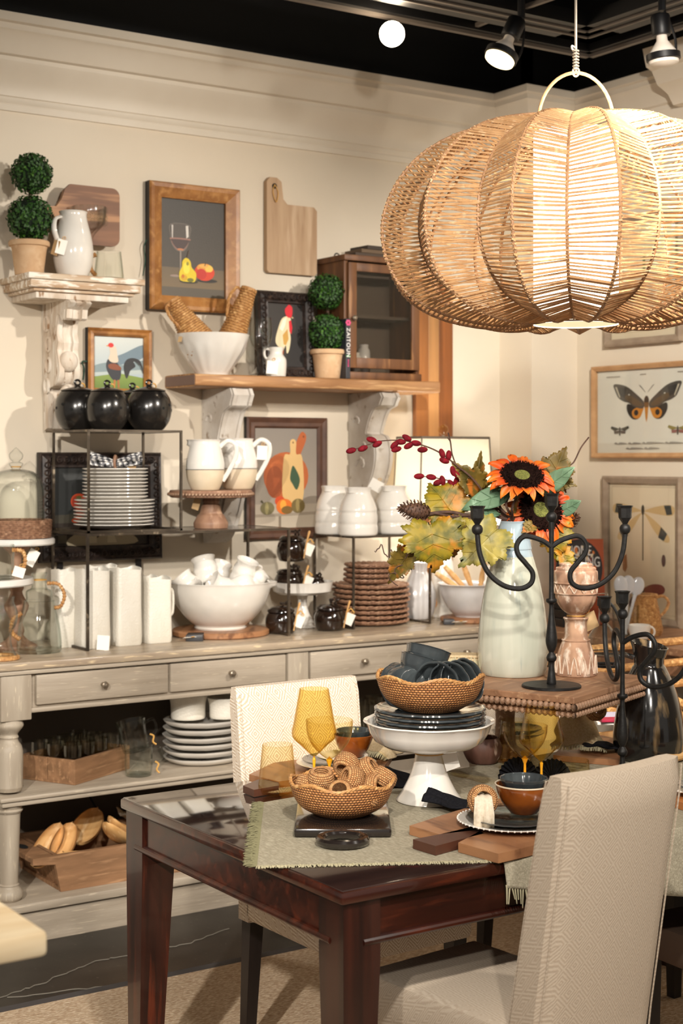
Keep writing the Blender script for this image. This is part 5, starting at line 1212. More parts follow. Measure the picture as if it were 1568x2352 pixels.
MB().lathe(sc(shell(prof, 2, 6), s), 36).build('body', M['glass'], t)
MB().tube([(36*s*math.cos(i*.3), 36*s*math.sin(i*.3), 5*s) for i in range(21)], 6*s, 6, closed=True).build('raffia_foot', M['rattan'], t)
# ---------------------------------------------------------------- lower shelf of the sideboard
c0 = Vector((X_at(172, 4.80), 4.80, ZL+.0005)); ang = .50
lenx, leny, hz = .315, .235, .084
t = thing('wooden_crate', 'shallow rough wooden crate of glass tumblers on the lower shelf', 'crate', c0, ang)
def cb(x0, y0, z0, x1, y1, z1): return MB().box(x0, y0, z0, x1, y1, z1, ch=.001)
cb(0, 0, 0, lenx, leny, .008).build('floor', M['crate'], t, 0)
for y in (0, leny-.012): cb(0, y, .008, lenx, y+.012, hz).build('side', M['crate'], t, 0)
for x in (0, lenx-.012):
    cb(x, .012, .008, x+.012, leny*.495, hz).build('side', M['crate'], t, 0); cb(x, leny*.505, .008, x+.012, leny-.012, hz).build('side', M['crate'], t, 0)
gl = None; rot = Matrix.Rotation(ang, 3, 'Z')
for i in range(4):
    for j in range(3):
        loc = c0+rot @ Vector((.047+.0735*i, .047+.0705*j, .0085))
        if gl is None:
            gl = thing('glass_tumbler', '', 'tumbler', loc, 0, 'smoky glass tumblers in the crate')
            MB().lathe(shell(smooth_prof([(.029, 0), (.031, .003), (.032, .03), (.0335, .05), (.033, .085), (.033, .118)], 3), .0016, .006), 28, fr=lambda th, i, h: 1+.012*math.cos(12*th) if h < .06 else 1).build('cup', M['glass_dark'], gl); o = gl
        else: o = copy_tree(gl, None, None, loc)
        o['label'] = 'smoky tumbler in the wooden crate, %s file, %s' % (['shelf-edge', 'middle', 'leg-side'][j], ['at the near end', 'second along', 'third along', 'at the far end'][i])
# stacked glass mugs
q = on(318, ZL+.0005, 4.83); s = S(q)
for k, (dz, tilt) in enumerate(((0, 0), (56, .22))):
    t = thing('glass_mug', ['lower clear glass mug of the leaning pair beside the crate', 'upper clear glass mug tilted into the one below beside the crate'][k], 'glass mug', q+upv*(dz*s)+rt*((-5 if k else 0)*s), CAMROT, 'stacked glass mugs'); t.rotation_euler = (0, -tilt*.9, CAMROT)
    MB().lathe(sc(shell(smooth_prof([(27, 0), (30, 3), (32, 20), (32, 50), (35, 72)], 3), 1.8, 5), s), 32).build('cup', M['glass_green'], t)
    MB().tube(curve([(31*s, 0, 60*s), (52*s, 0, 64*s), (54*s, 0, 38*s), (32*s, 0, 26*s)], 6), 3*s, 8).build('handle', M['glass_green'], t)
    MB().tube(curve([(38*s, 0, 32*s), (46*s, 0, 26*s), (42*s, -2*s, 14*s), (48*s, 0, 6*s)], 4), 2*s, 5).build('raffia_tie', M['raffia'], t)
# oval platters with bowls on them
q = on(470, ZL+.0005, 4.94); s = S(q); random.seed(11)
pl = None
for k in range(6):
    if pl is None:
        pl = MB().lathe(sc([(0, 0), (68, 0), (80, 3), (90, 11), (92, 15), (89, 15), (78, 7), (0, 5)], s), 56, fr=lambda th, i, h: 1+.06*math.cos(2*th)+.01*math.cos(9*th)).build('oval_platter', M['white'], None, 35); tag(pl, '', 'platter', 'white oval platters on the lower shelf'); o = pl
    else: o = copy_tree(pl)
    o.location = q+upv*(k*16.5*s); o.rotation_euler = (random.uniform(-.01, .01), random.uniform(-.01, .01), random.uniform(-.15, .15)); o['label'] = 'white oval platter on the lower shelf, %s of its stack' % ordn(k, 6)
zp = q.z+6*16.5*s+.002
def rbowl(dx, dy, zz, k, label, mm='white_matte'):
    c = Vector((q.x, q.y, zz))+rt*(dx*s)+fwv*(dy*s); t = thing('ramekin_bowl', label, 'bowl', c, 0, 'white bowls on the platters')
    MB().lathe(sc(shell(smooth_prof([(36*k, 0), (39*k, 4), (40*k, 34*k), (46*k, 54*k)], 4), 2.5), s), 40).build('body', M[mm], t); return t
rbowl(-36, -22, zp, 1.0, 'white flared bowl at the crate end of the platter stack')
rbowl(46, -14, zp, .86, 'white flared bowl on the platters beside the upholstered chair')
qq = on(512, ZL+.0005, 5.12)
t = thing('deep_bowl', 'deep white bowl with small dark print at the back of the lower shelf', 'bowl', qq)
s5 = S(qq)
MB().lathe(sc(shell(smooth_prof([(48, 0), (50, 4), (54, 110), (66, 152)], 4), 3), s5), 40).build('body', M['white_matte'], t)
mb = MB()
for k, n_ in enumerate((3, 2, 4, 3)):
    for j_ in range(n_):
        aa = -2.42+.07*j_; rr = .0965; mb.ball((rr*math.cos(aa), rr*math.sin(aa), .205-.014*k), .0035, 6, 4, sc=(1, 1, .8))
mb.build('small_print', M['book_dark'], t, 0)
# tall clear glasses at the far end
g0 = None
for i, (a, Y) in enumerate(((800, 4.88), (838, 4.90), (872, 4.93), (820, 5.02), (858, 5.04))):
    loc = on(a, ZL+.0005, Y)
    if g0 is None:
        g0 = thing('tall_glass', '', 'glass', loc, 0, 'clear glasses on the lower shelf'); MB().lathe(shell([(.032, 0), (.034, .004), (.036, .12), (.037, .15)], .0016, .008), 28).build('cup', M['glass_dark'], g0); o = g0
    else: o = copy_tree(g0, None, None, loc)
    o['label'] = 'tall smoky glass on the lower shelf, '+['front row beside the chair back', 'middle of the front row', 'front row away from the chair', 'back row near the chair', 'back row away from the chair'][i]
# ---------------------------------------------------------------- dough tray with wooden scoops on the base
q = pz(150, 2032, ZB)
ty0 = 4.80; tx0 = X_at(140, ty0)
t = thing('dough_tray', 'long sloping wooden dough tray with handled end on the sideboard base', 'tray', (tx0, ty0, ZB+.0005))
L_, D_, hh_ = .78, .36, .125
def trap(x0, x1, y): return [(x0, y)]
mb = MB().box(.0, .03, 0, L_, D_-.03, .012); mb.build('floor', M['crate'], t, 0)
P = [(0, 0), (L_, 0), (L_+.03, hh_), (-.10, hh_), (-.10, hh_-.022), (-.02, hh_-.03)]
fixn(MB().prism(P, 0, .018).build('side', M['crate'], t, 0)); fixn(MB().prism(P, D_-.018, D_).build('side', M['crate'], t, 0))
def slope(x0, x1, m): 
    mb = MB().add([(x0, .018, .012), (x0, D_-.018, .012), (x1, D_-.018, hh_), (x1, .018, hh_), (x0+m, .018, .012), (x0+m, D_-.018, .012), (x1+m, D_-.018, hh_), (x1+m, .018, hh_)], [(0, 1, 2, 3), (4, 7, 6, 5), (0, 4, 5, 1), (3, 2, 6, 7), (0, 3, 7, 4), (1, 5, 6, 2)]); return fixn(mb.build('end', M['crate'], t, 0))
slope(.012, -.02, .014); slope(L_-.014, L_+.02, .014)
MB().box(-.098, .0185, hh_-.02, -.02, D_-.0185, hh_-.001, ch=.003).build('handle', M['crate'], t, 0)
MB().lathe([(0, 0), (.016, 0), (.016, .0012), (0, .0012)], 16).xf(Matrix.Translation((-.065, D_*.5, hh_-.0008)) @ Matrix.Diagonal((1, 2.2, 1, 1))).build('hand_hole', M['black_hole'], t)
tb0 = Vector((tx0, ty0, ZB+.0005))
def boat(loc, L_, W_, rot, label, k):
    mb = MB(); n, m = 20, 12
    def f(u, v, off=0.0):
        a = math.pi*(v-.5)*1.0; x = (u-.5)*L_; w_ = W_*math.sqrt(max(0, 1-(2*u-1)**2))*.5+.001; d_ = .035*math.sqrt(max(0, 1-(2*u-1)**2))+.001
        return Vector((x, (w_-off)*math.sin(a), -(d_-off)*math.cos(a)+.006*(2*u-1)**2))
    mb.grid(lambda u, v: f(u, v), n, m); mb.grid(lambda u, v: f(u, v, .004)+Vector((0, 0, .002)), n, m)
    o = mb.build('wooden_scoop', M['scoop'], None, 60, loc, rot); tag(o, label, 'wooden scoop', 'pale wooden scoops in the dough tray'); return o
tr = [(.01, .14, .145, .22, .085, (.25, -.5, .7), 'propped beside the handle of the dough tray'),
      (.06, .12, .150, .24, .08, (.3, -.35, .9), 'leaning across the first scoop'),
      (.13, .06, .125, .22, .07, (-.1, .1, .2), 'lying along the front edge of the dough tray'),
      (.20, .24, .165, .24, .10, (.3, -.3, .8), 'resting high at the back of the dough tray'),
      (.27, .11, .160, .28, .09, (.2, .45, .75), 'steeply propped in the middle of the dough tray'),
      (.31, .17, .168, .26, .09, (.5, .4, .8), 'dark-edged and leaning on its neighbour in the middle'),
      (.42, .13, .140, .24, .10, (.1, .2, .3), 'lying open near the table leg'),
      (.50, .24, .150, .20, .10, (.2, .2, .6), 'tucked behind the table leg'),
      (.56, .14, .135, .24, .10, (.1, -.2, .2), 'at the far end of the dough tray')]
for k, (dx, dy, dz, a, b, r, lab) in enumerate(tr): boat(tb0+Vector((dx, dy, dz-.02)), a, b, r, 'pale wooden scoop '+lab, k)
o = MB().grid(lambda u, v: ((u-.5)*.16, (v-.5)*.14, .012*math.sin(9*u+2*v)+.01*math.sin(7*v*2)), 16, 14).build('cloth_bundle', M['linen_w'], None, 60, tb0+Vector((.44, .27, .135)), (.3, .1, .2)); tag(o, 'crumpled off-white cloth bundle among the wooden scoops', 'cloth'); so = o.modifiers.new('thick', 'SOLIDIFY'); so.thickness = .004
o = MB().tube(curve([on(175, .46, 5.2), on(190, .40, 5.2), on(222, .3, 5.2), on(262, .16, 5.22)], 6), .004, 6).build('power_cord', M['iron']); tag(o, 'thin dark power cord hanging behind the dough tray', 'cord')
# pale table end close by
q = pd(112, 2172, 2.05)
t = thing('worn_side_table', 'pale worn wooden table with its rounded corner in front of the sideboard', 'table', (0, 0, 0))
zt = q.z+.02
MB().box(q.x-.9, q.y, zt-.035, q.x, q.y+.5, zt, ch=.008).build('tabletop', M['blur_wood'], t)
for dx in (-.35, -.84):
    for dy in (.06, .44): MB().box(q.x+dx-.03, q.y+dy-.03, .0126, q.x+dx+.03, q.y+dy+.03, zt-.035).build('leg', M['blur_wood'], t, 0)
# ---------------------------------------------------------------- upholstered dining chairs
def chair(name, label, loc, rz, W, D, zseat, ztop, lean, th, fab, skirt=.10, legw=.042, curve_=.0):
    """local: +Y is the front of the seat, back at y=0"""
    t = thing(name, label, 'chair', loc, rz, 'upholstered dining chairs')
    zb = zseat-skirt
    mb = MB().box(-W/2, -.0, zb, W/2, D, zseat, ch=.018); mb.build('seat', fab, t, 40)
    bm = MB(); n, m = 14, 16
    def back(u, v, front):
        z = zb+(ztop-zb)*v; x = (u-.5)*W
        y = -lean*((z-zseat*.9)/(ztop-zseat))*(1 if z > zseat*.9 else 0)-curve_*(1-(2*u-1)**2)
        tk = th*(1.0-.25*v)
        edge = min(u, 1-u)/.06; r = 1-.35*max(0, 1-edge)**2
        ev = max(0, (v-.96)/.04); r2 = 1-.4*ev**2
        return Vector((x*(1-.012*ev), y+(tk*.5*r*r2 if front else -tk*.5*r*r2), z))
    bm.grid(lambda u, v: back(u, v, True), n, m); bm.grid(lambda u, v: back(u, v, False), n, m)
    k = n*m
    for j in range(m-1):
        for e in (0, n-1): bm.F.append((j*n+e, (j+1)*n+e, k+(j+1)*n+e, k+j*n+e)); bm.M.append(0); bm.C.append(None)
    for i in range(n-1):
        for e in (0, m-1): bm.F.append((e*n+i, e*n+i+1, k+e*n+i+1, k+e*n+i)); bm.M.append(0); bm.C.append(None)
    b = fixn(bm.build('backrest', fab, t, 60))
    for sgn in (-1, 1):
        u = .5+sgn*.48
        for front in (True, False):
            P = [back(u, v, front)+Vector((0, .0012 if front else -.0012, 0)) for v in [.1+.88*i/10 for i in range(11)]]
            MB().tube(P, .0018, 5).build('seam', fab, b)
    for sx in (-1, 1):
        for sy in (0, 1):
            x = sx*(W/2-.03); y = D-.04 if sy else .0
            vs = []
            for z, w_, oy in ((.0126, legw*.7, 0 if sy else -.03), (zb+.002, legw, 0)):
                vs += [(x-w_/2, y+oy-w_/2, z), (x+w_/2, y+oy-w_/2, z), (x+w_/2, y+oy+w_/2, z), (x-w_/2, y+oy+w_/2, z)]
            MB().add(vs, [(3, 2, 1, 0), (4, 5, 6, 7), (0, 1, 5, 4), (1, 2, 6, 5), (2, 3, 7, 6), (3, 0, 4, 7)]).build('leg', M['chair_leg'], t, 0)
    return t
# far side: its back towards the sideboard, seat under the table
zsk = .375
p1 = pz(545, 2108, zsk); p2 = pz(752, 2206, zsk)
dirv = (p2-p1).normalized()
rz = math.atan2(dirv.y, dirv.x)-math.pi/2
W1 = .40; latX = Vector((math.cos(rz), math.sin(rz), 0))          # local +X in the room
lat = -latX                                                          # away from the seen side
c = p1+lat*(W1/2)+dirv*.03; c.z = 0
chair('dining_chair', 'cream diamond-weave chair between the dining table and the sideboard', c, rz, W1, .47, .49, .985, .05, .075, M['fabric'], skirt=.115)
# near side: its back to the room, seat under the near edge of the table
zs2 = .50
a1 = pz(855, 2222, zs2); a2 = pz(1168, 2347, zs2)
dv = (a1-a2).normalized(); rz2 = math.atan2(dv.y, dv.x)-math.pi/2
W2 = .345; latX = Vector((math.cos(rz2), math.sin(rz2), 0))
c = a2+latX*(W2/2-.03)-dv*.05; c.z = 0
chair('dining_chair', 'grey-tan diamond-weave chair with its back turned to the room, seat under the table', c, rz2, W2, .47, zs2, 1.005, .09, .095, M['fabric_b'], skirt=.125, curve_=.02)
# a third chair beyond the table, only its weave shows under the riser, and a fourth seat at the edge
q = on(1225, 0, 3.62)
chair('dining_chair', 'beige diamond-weave chair behind the beaded riser at the far side of the table', (q.x, q.y, 0), math.pi, .42, .46, .48, .89, .06, .075, M['fabric_b'])
q = on(1600, 0, 2.02)
chair('dining_chair', 'dark brown upholstered chair beside the hanging end of the sage cloth', (2.86, 2.29, 0), -.05, .40, .45, .47, .92, .08, .07, mat('dark_brown_weave', (96, 78, 66), .95, spec=.1), skirt=.09)  # plain dark brown cover in one even colour
# ---------------------------------------------------------------- woven pendant lamp
PD = 3.94
pc = pd(1322, 505, PD); s = PD/F
t = thing('pendant_lamp', 'large pumpkin-shaped woven cane pendant lamp glowing above the dining table', 'pendant lamp', pc)
NL = 13; a_off = math.radians(2.5)
view_a = math.atan2(-FW[1], -FW[0])                   # direction from lamp to camera
RIDGE = smooth_prof([(95, 232), (190, 214), (288, 184), (370, 132), (427, 58), (452, -18), (444, -96), (404, -166), (330, -214), (235, -240), (155, -246), (98, -238)], 8)
VALLEY = smooth_prof([(92, 226), (178, 202), (260, 168), (332, 114), (380, 46), (400, -20), (392, -92), (356, -150), (292, -194), (210, -219), (142, -230), (97, -234)], 8)
def prof_pt(v, out):
    """v 0 top .. 1 bottom; out 0 valley .. 1 ridge; returns (radius, z) in px"""
    x = min(.9999, max(0, v))*(len(RIDGE)-1); i = int(x); f = x-i; tb_ = RIDGE if out > .5 else VALLEY
    return tb_[i][0]*(1-f)+tb_[i+1][0]*f, tb_[i][1]*(1-f)+tb_[i+1][1]*f
def rib_pt(i, v):
    """i counts half lobes: even ridge, odd valley"""
    out = 1.0 if i % 2 == 0 else 0.0
    r, z = prof_pt(v, out); a = view_a+a_off+math.pi*i/NL
    return Vector((r*s*math.cos(a), r*s*math.sin(a), z*s))
for i in range(2*NL):
    MB().tube([rib_pt(i, v/28) for v in range(29)], 3.6*s, 6).build('rib', M['lamp_rib'], t)
random.seed(21)
NT = 84; mb = MB()
for i in range(2*NL):
    for k in range(NT):
        v = .015+.97*(k+random.uniform(-.16, .16))/(NT-1); v = min(.995, max(.005, v))
        A = rib_pt(i, v); B = rib_pt((i+1) % (2*NL), min(.998, max(.002, v+random.uniform(-.004, .004))))
        d = (B-A); A2 = A-d*.035; B2 = B+d*.035
        o = (A+B)/2; n_ = Vector((o.x, o.y, o.z*2)).normalized()*1.2*s*random.uniform(-.6, 1)
        mb.tube([A2+n_, (A2+B2)/2+n_*1.3, B2+n_], random.uniform(2.1, 2.9)*s, 5)
o = mb.build('cane_weave', M['lamp_cane'], t, 60); o['kind'] = 'stuff'
for v, nm in ((.0, 'top_hoop'), (1.0, 'bottom_hoop')):
    MB().tube([(lambda r, z, a: Vector((r*s*math.cos(a), r*s*math.sin(a), z*s)))(*prof_pt(v, 0), 2*math.pi*k/48) for k in range(48)], 2.6*s, 6, closed=True).build(nm, M['lamp_rib'], t)
right3 = Vector((RT[0], RT[1], 0))
hr = 86*s; zt = prof_pt(0, 0)[1]*s
MB().tube([right3*(hr*math.cos(x))+Vector((0, 0, zt-2*s+114*s*math.sin(x))) for x in [math.pi*k/24 for k in range(25)]], 4*s, 8).build('handle', M['lamp_cane'], t)
dz0, dz1 = -(746-505)*s, (505-306)*s
MB().lathe([(97*s, dz0), (97*s, dz1), (95*s, dz1), (95*s, dz0)], 40, (0, 0, 0)).build('diffuser', M['diffuser'], t)
MB().lathe([(0, dz0+2*s), (95*s, dz0+2*s), (95*s, dz0+3*s), (0, dz0+3*s)], 40).build('diffuser_base', mat('softly_lit_disc', (250, 246, 226), .8, emit=(255, 240, 190), es=.75), t)
MB().lathe([(97*s, dz0+1*s), (99*s, dz0), (99*s, dz0+3*s), (97*s, dz0+4*s)], 40).build('diffuser_ring', M['lamp_cane'], t)
L = bpy.data.lights.new('pendant_glow', 'POINT'); L.energy = 6; L.color = (1, .80, .52); L.shadow_soft_size = .09
lo = bpy.data.objects.new('pendant_glow', L); COL.objects.link(lo); lo.location = pc+Vector((0, 0, -.02)); 
ht = zt-2*s+114*s
P = [Vector((0, 0, ht+2*s)), Vector((0, 0, ht+30*s)), Vector((0, 0, CH-pc.z))]
MB().tube(P, 3.2*s, 8).build('cord', M['cord'], t)
mb = MB()
for k in range(7): mb.tube([Vector((6*s*math.cos(x), 6*s*math.sin(x), ht+(8+7*k)*s)) for x in [i*.7 for i in range(9)]], 2.4*s, 5, closed=True)
mb.tube(curve([(0, 0, ht+56*s), right3*(-9*s)+Vector((0, 0, ht+62*s)), right3*(-8*s)+Vector((0, 0, ht+54*s)), (0, 0, ht+50*s)], 4), 2.6*s, 6)
mb.tube([right3*(7*s*math.cos(x))+Vector((0, 0, ht+2*s+10*s*math.sin(x))) for x in [i*.45 for i in range(14)]], 2.6*s, 6, closed=True)
mb.build('knot', M['cord'], t)

# ---------------------------------------------------------------- black ceiling with tracks and spot heads
def bar(name, label, a, b, r, m='black_metal'):
    o = MB().tube([a, b], r, 6).build(name, M[m], None, 0); tag(o, label, 'ceiling track'); return o
CT = 3.15
t = thing('ceiling_track', 'black lighting track with paired pale conductor slots turning a corner overhead', 'ceiling track', (0, 0, 0))
def strip(P, z, w_, nm, m, parent, hgt=.03):
    for A, B in zip(P[:-1], P[1:]):
        A, B = Vector(A), Vector(B); d = (B-A).normalized(); n_ = Vector((-d.y, d.x, 0))*w_/2
        A = A-d*w_/2; B = B+d*w_/2
        vs = [A-n_, A+n_, B+n_, B-n_]; mb = MB().add([(v.x, v.y, z) for v in vs]+[(v.x, v.y, z+hgt) for v in vs], [(3, 2, 1, 0), (4, 5, 6, 7), (0, 1, 5, 4), (1, 2, 6, 5), (2, 3, 7, 6), (3, 0, 4, 7)]); mb.build(nm, M[m], parent, 0)
def ell_path(c, off, L1=4.2, L2=5.0): return [c+Vector((-L1, off, 0)), c+Vector((off, off, 0)), c+Vector((off, -L2, 0))]
k1 = pz(1348, 76, CT)
strip(ell_path(k1, .035), CT+.006, .17, 'track_housing', 'black_metal', t, .05)
strip(ell_path(k1, .0), CT, .013, 'conductor_slot', 'conduit', t, .008)
strip(ell_path(k1, .055), CT, .010, 'conductor_slot', 'conduit', t, .008)
for hx, hy in ((-1.5, 0), (0, -1.2), (-3.2, 0), (0, -3.2)): MB().tube([(k1.x+hx, k1.y+hy, CT+.05), (k1.x+hx, k1.y+hy, CH)], .008, 6).build('hanger', M['black_metal'], t)
t2 = thing('ceiling_frame', 'black suspended ceiling frame edged with one pale metal angle beyond the track', 'ceiling frame', (0, 0, 0))
k2 = pz(1353, 134, CT)
strip(ell_path(k2, 0), CT, .022, 'metal_angle', 'conduit', t2, .02)
strip(ell_path(k2, -.012), CT+.012, .05, 'frame_lip', 'black_metal', t2, .12)
for a, b in (((1076, 70), (1140, 44)), ((1206, 21), (1290, -8))):
    strip([pz(*a, CT+.02), pz(*b, CT+.02)], CT+.02, .016, 'metal_angle', 'conduit', t2, .015)
for hx, hy in ((-1.0, 0), (0, -1.0), (-3.0, 0), (0, -3.5)): MB().tube([(k2.x+hx, k2.y+hy, CT+.1), (k2.x+hx, k2.y+hy, CH)], .008, 6).build('hanger', M['black_metal'], t2)
def spot_head(px, py, dep, aim, label, lit, roll=0):
    """lamp head: holder cylinder, bulb neck, reflector bulb, black rim ring; hangs from the track by a yoke"""
    c = pd(px, py, dep); t = thing('track_spotlight', label, 'spotlight', c)
    z = Vector(aim).normalized(); q = Vector((0, 0, -1)).rotation_difference(z).to_matrix().to_4x4(); k = dep/F
    def part(nm, prof, m): mb = MB().lathe(sc(prof, k), 32); mb.xf(q); return mb.build(nm, M[m], t)
    part('holder', [(0, 74), (20, 74), (22, 70), (22, 30), (20, 26), (0, 26)], 'black_metal')
    bl = part('bulb', [(12, 28), (13, 14), (20, 4), (30, -10), (35, -22)], 'bulb_white')
    part('rim', [(35, -18), (39, -16), (39, -30), (35, -32)], 'black_metal')
    part('lens', [(35, -28), (34, -38), (24, -43), (0, -45)], lit)
    yk = MB().tube(curve([q @ Vector((40*k, 0, -24*k)), q @ Vector((44*k, 0, 20*k)), q @ Vector((30*k, 0, 60*k)), q @ Vector((14*k, 0, 86*k))], 5), 3*k, 6).build('yoke', M['black_metal'], t)
    top = q @ Vector((8*k, 0, 84*k)); MB().tube([top, Vector((top.x, top.y, CH-c.z))], 9*k, 8).build('stem', M['black_metal'], t)
    return t
spot_head(1160, 108, 5.2, (-.38*RT[0]-.2*FW[0], -.38*RT[1]-.2*FW[1], -.85), 'black track spotlight head with a lit warm lens tilted downwards', 'bulb_warm')
spot_head(1521, 108, 4.9, (.08*RT[0], .08*RT[1], -1.0), 'black track spotlight head with an unlit frosted bulb pointing straight down', 'bulb_white')
c = pd(900, 78, 5.3)
t = thing('track_spotlight', 'dazzling white spotlight bulb facing into the room below the black ceiling', 'spotlight', c)
z = (Vector((0, 0, H))-c).normalized(); q = Vector((0, 0, -1)).rotation_difference(z).to_matrix().to_4x4(); k = 5.3/F
MB().ball((0, 0, 0), 29*k, 24, 16).build('bulb', M['bulb'], t)
mb = MB().lathe(sc([(20, 18), (24, 22), (22, 80), (0, 80)], k), 28); mb.xf(q); mb.build('holder', M['black_metal'], t)
top = q @ Vector((0, 0, 74*k)); MB().tube([top, Vector((top.x, top.y, CH-c.z))], 8*k, 8).build('stem', M['black_metal'], t)
# ---------------------------------------------------------------- sage table runner
random.seed(31)
cA, cB = pz(590, 1998, ZT), pz(604, 1848, ZT)
RX = [(pz(588, 1996, ZT)), pz(604, 1830, ZT), pz(1165, 1988, ZT)]
rx0 = RX[0].x; ry0 = RX[0].y
t = thing('table_runner', 'sage green linen table cloth with frayed fringe laid over the dining table', 'tablecloth', (0, 0, 0))
xa, ya = RX[0].x, RX[0].y
far = pz(612, 1835, ZT)
vdir = (far-RX[0]).normalized(); udir = (RX[2]-RX[0]).normalized()
# the cloth is a rectangle on the tabletop with a drop over the near long edge where it passes beyond the table
z0 = ZT+.0006
x_edge0 = pz(590, 1992, ZT); x_edge1 = pz(606, 1845, ZT)
c_near = Vector((x_edge0.x, x_edge0.y, z0)); c_far = Vector((x_edge1.x, x_edge1.y, z0))
e1 = pz(1172, 1986, ZT); c_edge = Vector((e1.x, max(TY0+.002, e1.y), z0))
poly = [c_near, c_edge, Vector((TX1-.02, TY0+.0005, z0)), Vector((TX1-.02, 3.33, z0)), c_far]
mb = MB()
def up2(P, h): return [Vector((p.x, p.y, p.z+h)) for p in P]
n = len(poly); mb.add([*poly, *up2(poly, .0022)], [tuple(range(n-1, -1, -1)), tuple(range(n, 2*n))]+[(i, (i+1) % n, n+(i+1) % n, n+i) for i in range(n)])
mb.build('cloth', M['cloth'], t, 0)
# drop over the near edge
def drop(u, v):
    x = c_edge.x+(TX1-.02-c_edge.x)*u; L_ = .05+.13*min(1, u*2.2)
    if v < .15: return (x, TY0-.004*v/.15, ZT+.0028-.004*v/.15)
    w_ = (v-.15)/.85; return (x, TY0-.005-.008*math.sin(22*u)*w_-.01*w_, ZT-.001-L_*w_)
o = MB().grid(drop, 50, 12).build('drop', M['cloth'], t, 60); so = o.modifiers.new('thick', 'SOLIDIFY'); so.thickness = .002
mb = MB()
def fr_edge(A, B, nrm, L_, n_, m_=0, hang=0.0, mb=mb):
    for i in range(n_):
        p = A.lerp(B, (i+random.random())/n_); d = (nrm+Vector((random.uniform(-.5, .5), random.uniform(-.5, .5), 0))*.8).normalized()*L_*random.uniform(.6, 1.1)
        q1 = p+d*.5+upv*random.uniform(.001, .005); q2 = p+d+upv*(random.uniform(0, .002)-hang)
        mb.tube([p+upv*.0015, q1, q2], [.0012, .0011, .0007], 4)
e = (c_edge-c_near).normalized(); nn = Vector((e.y, -e.x, 0))
fr_edge(c_near, c_edge, nn, .014, 420)
for k in range(64):
    u = k/63*.28; A = Vector(drop(u, 1.0)); A2 = A+Vector((random.uniform(-.006, .006), -.004, -.03*random.uniform(.7, 1.3)))
    mb.tube([Vector(drop(u, .9)), A, A2], [.0022, .0018, .001], 5)
o = mb.build('pale_fringe', M['fringe'], t, 60); o['kind'] = 'stuff'
mb = MB(); e = (c_far-c_near).normalized(); nn = Vector((-e.y, e.x, 0))
fr_edge(c_near, c_far, nn, .030, 420, mb=mb)
o = mb.build('olive_fringe', M['cloth_dark'], t, 60); o['kind'] = 'stuff'
ZC = z0+.0024                                   # top of the cloth

# ---------------------------------------------------------------- black board and rattan bowl of napkin rings
def frm(px, py, z): p = pz(px, py, z); return p, S(p)
a, b, c_, d_ = pz(668, 1925, ZC), pz(898, 1925, ZC), pz(890, 1842, ZC), pz(690, 1842, ZC)
ctr = (a+b+c_+d_)/4
q, s = frm(782, 1905, ZC); 
t = thing('black_board', 'black square serving board with a ring handle on the sage cloth', 'serving board', Vector((ctr.x, ctr.y, ZC+.0005)), CAMROT)
W_ = (b-a).length*.98/2; D_ = ((a+b)/2-(c_+d_)/2).length/2; hb = .020
MB().box(-W_, -D_, 0, W_, D_, hb, ch=.006).build('plate', M['black_board'], t)
MB().box(-.022, -D_-.022, .002, .022, -D_+.01, hb-.002, ch=.004).build('neck', M['black_board'], t)
rr = 50*s
MB().tube([(rr*math.cos(i*2*math.pi/36), -D_-.012-rr*.95+rr*.95*math.sin(i*2*math.pi/36), .011) for i in range(36)], .0105, 10, closed=True).build('ring_handle', M['black_board'], t)
ZBB = ZC+.0005+hb+.0005
q, s = frm(785, 1868, ZBB)
def rattan_bowl(name, label, q, s, R, hgt, foot, ph, waves=6):
    t = thing(name, label, 'bowl', q, CAMROT)
    def fz(th, i, h): 
        k = max(0, (h/(hgt*s)-.45)/.55); return k*5.5*s*math.cos(waves*th+ph)
    prof = smooth_prof([(foot, 0), (foot+8, 3), (R*.80, hgt*.28), (R*.93, hgt*.6), (R*.99, hgt*.9), (R, hgt)], 4)
    full = sc(shell(prof, 5), s)
    MB().lathe(full, 72, fz=fz).build('coiled_body', M['coil'], t, 60)
    n = 140; mb = MB()
    for p_ in (0, 2.1, 4.2):
        mb.tube([((R-2.5+2.2*math.cos(a*22+p_))*s*math.cos(a), (R-2.5+2.2*math.cos(a*22+p_))*s*math.sin(a), (hgt+1.5+2.2*math.sin(a*22+p_))*s+5.5*s*math.cos(waves*a+ph)) for a in [2*math.pi*i/n for i in range(n)]], 2.6*s, 5, closed=True)
    mb.build('braided_rim', M['rattan'], t, 60); return t
rattan_bowl('rattan_bowl', 'wavy-rimmed coiled rattan bowl of napkin rings on the black board', q, s, 121, 76, 58, .6)
ring_mesh = MB().lathe([(r_*1.0, z_) for r_, z_ in [(.0165, -.019), (.022, -.0205), (.0285, -.014), (.0315, 0), (.0285, .014), (.022, .0205), (.0165, .019), (.0175, .0), (.0165, -.019)]], 36).mesh('woven_napkin_ring', M['coil_ring'], 60)
RB = Vector((q.x, q.y, q.z))
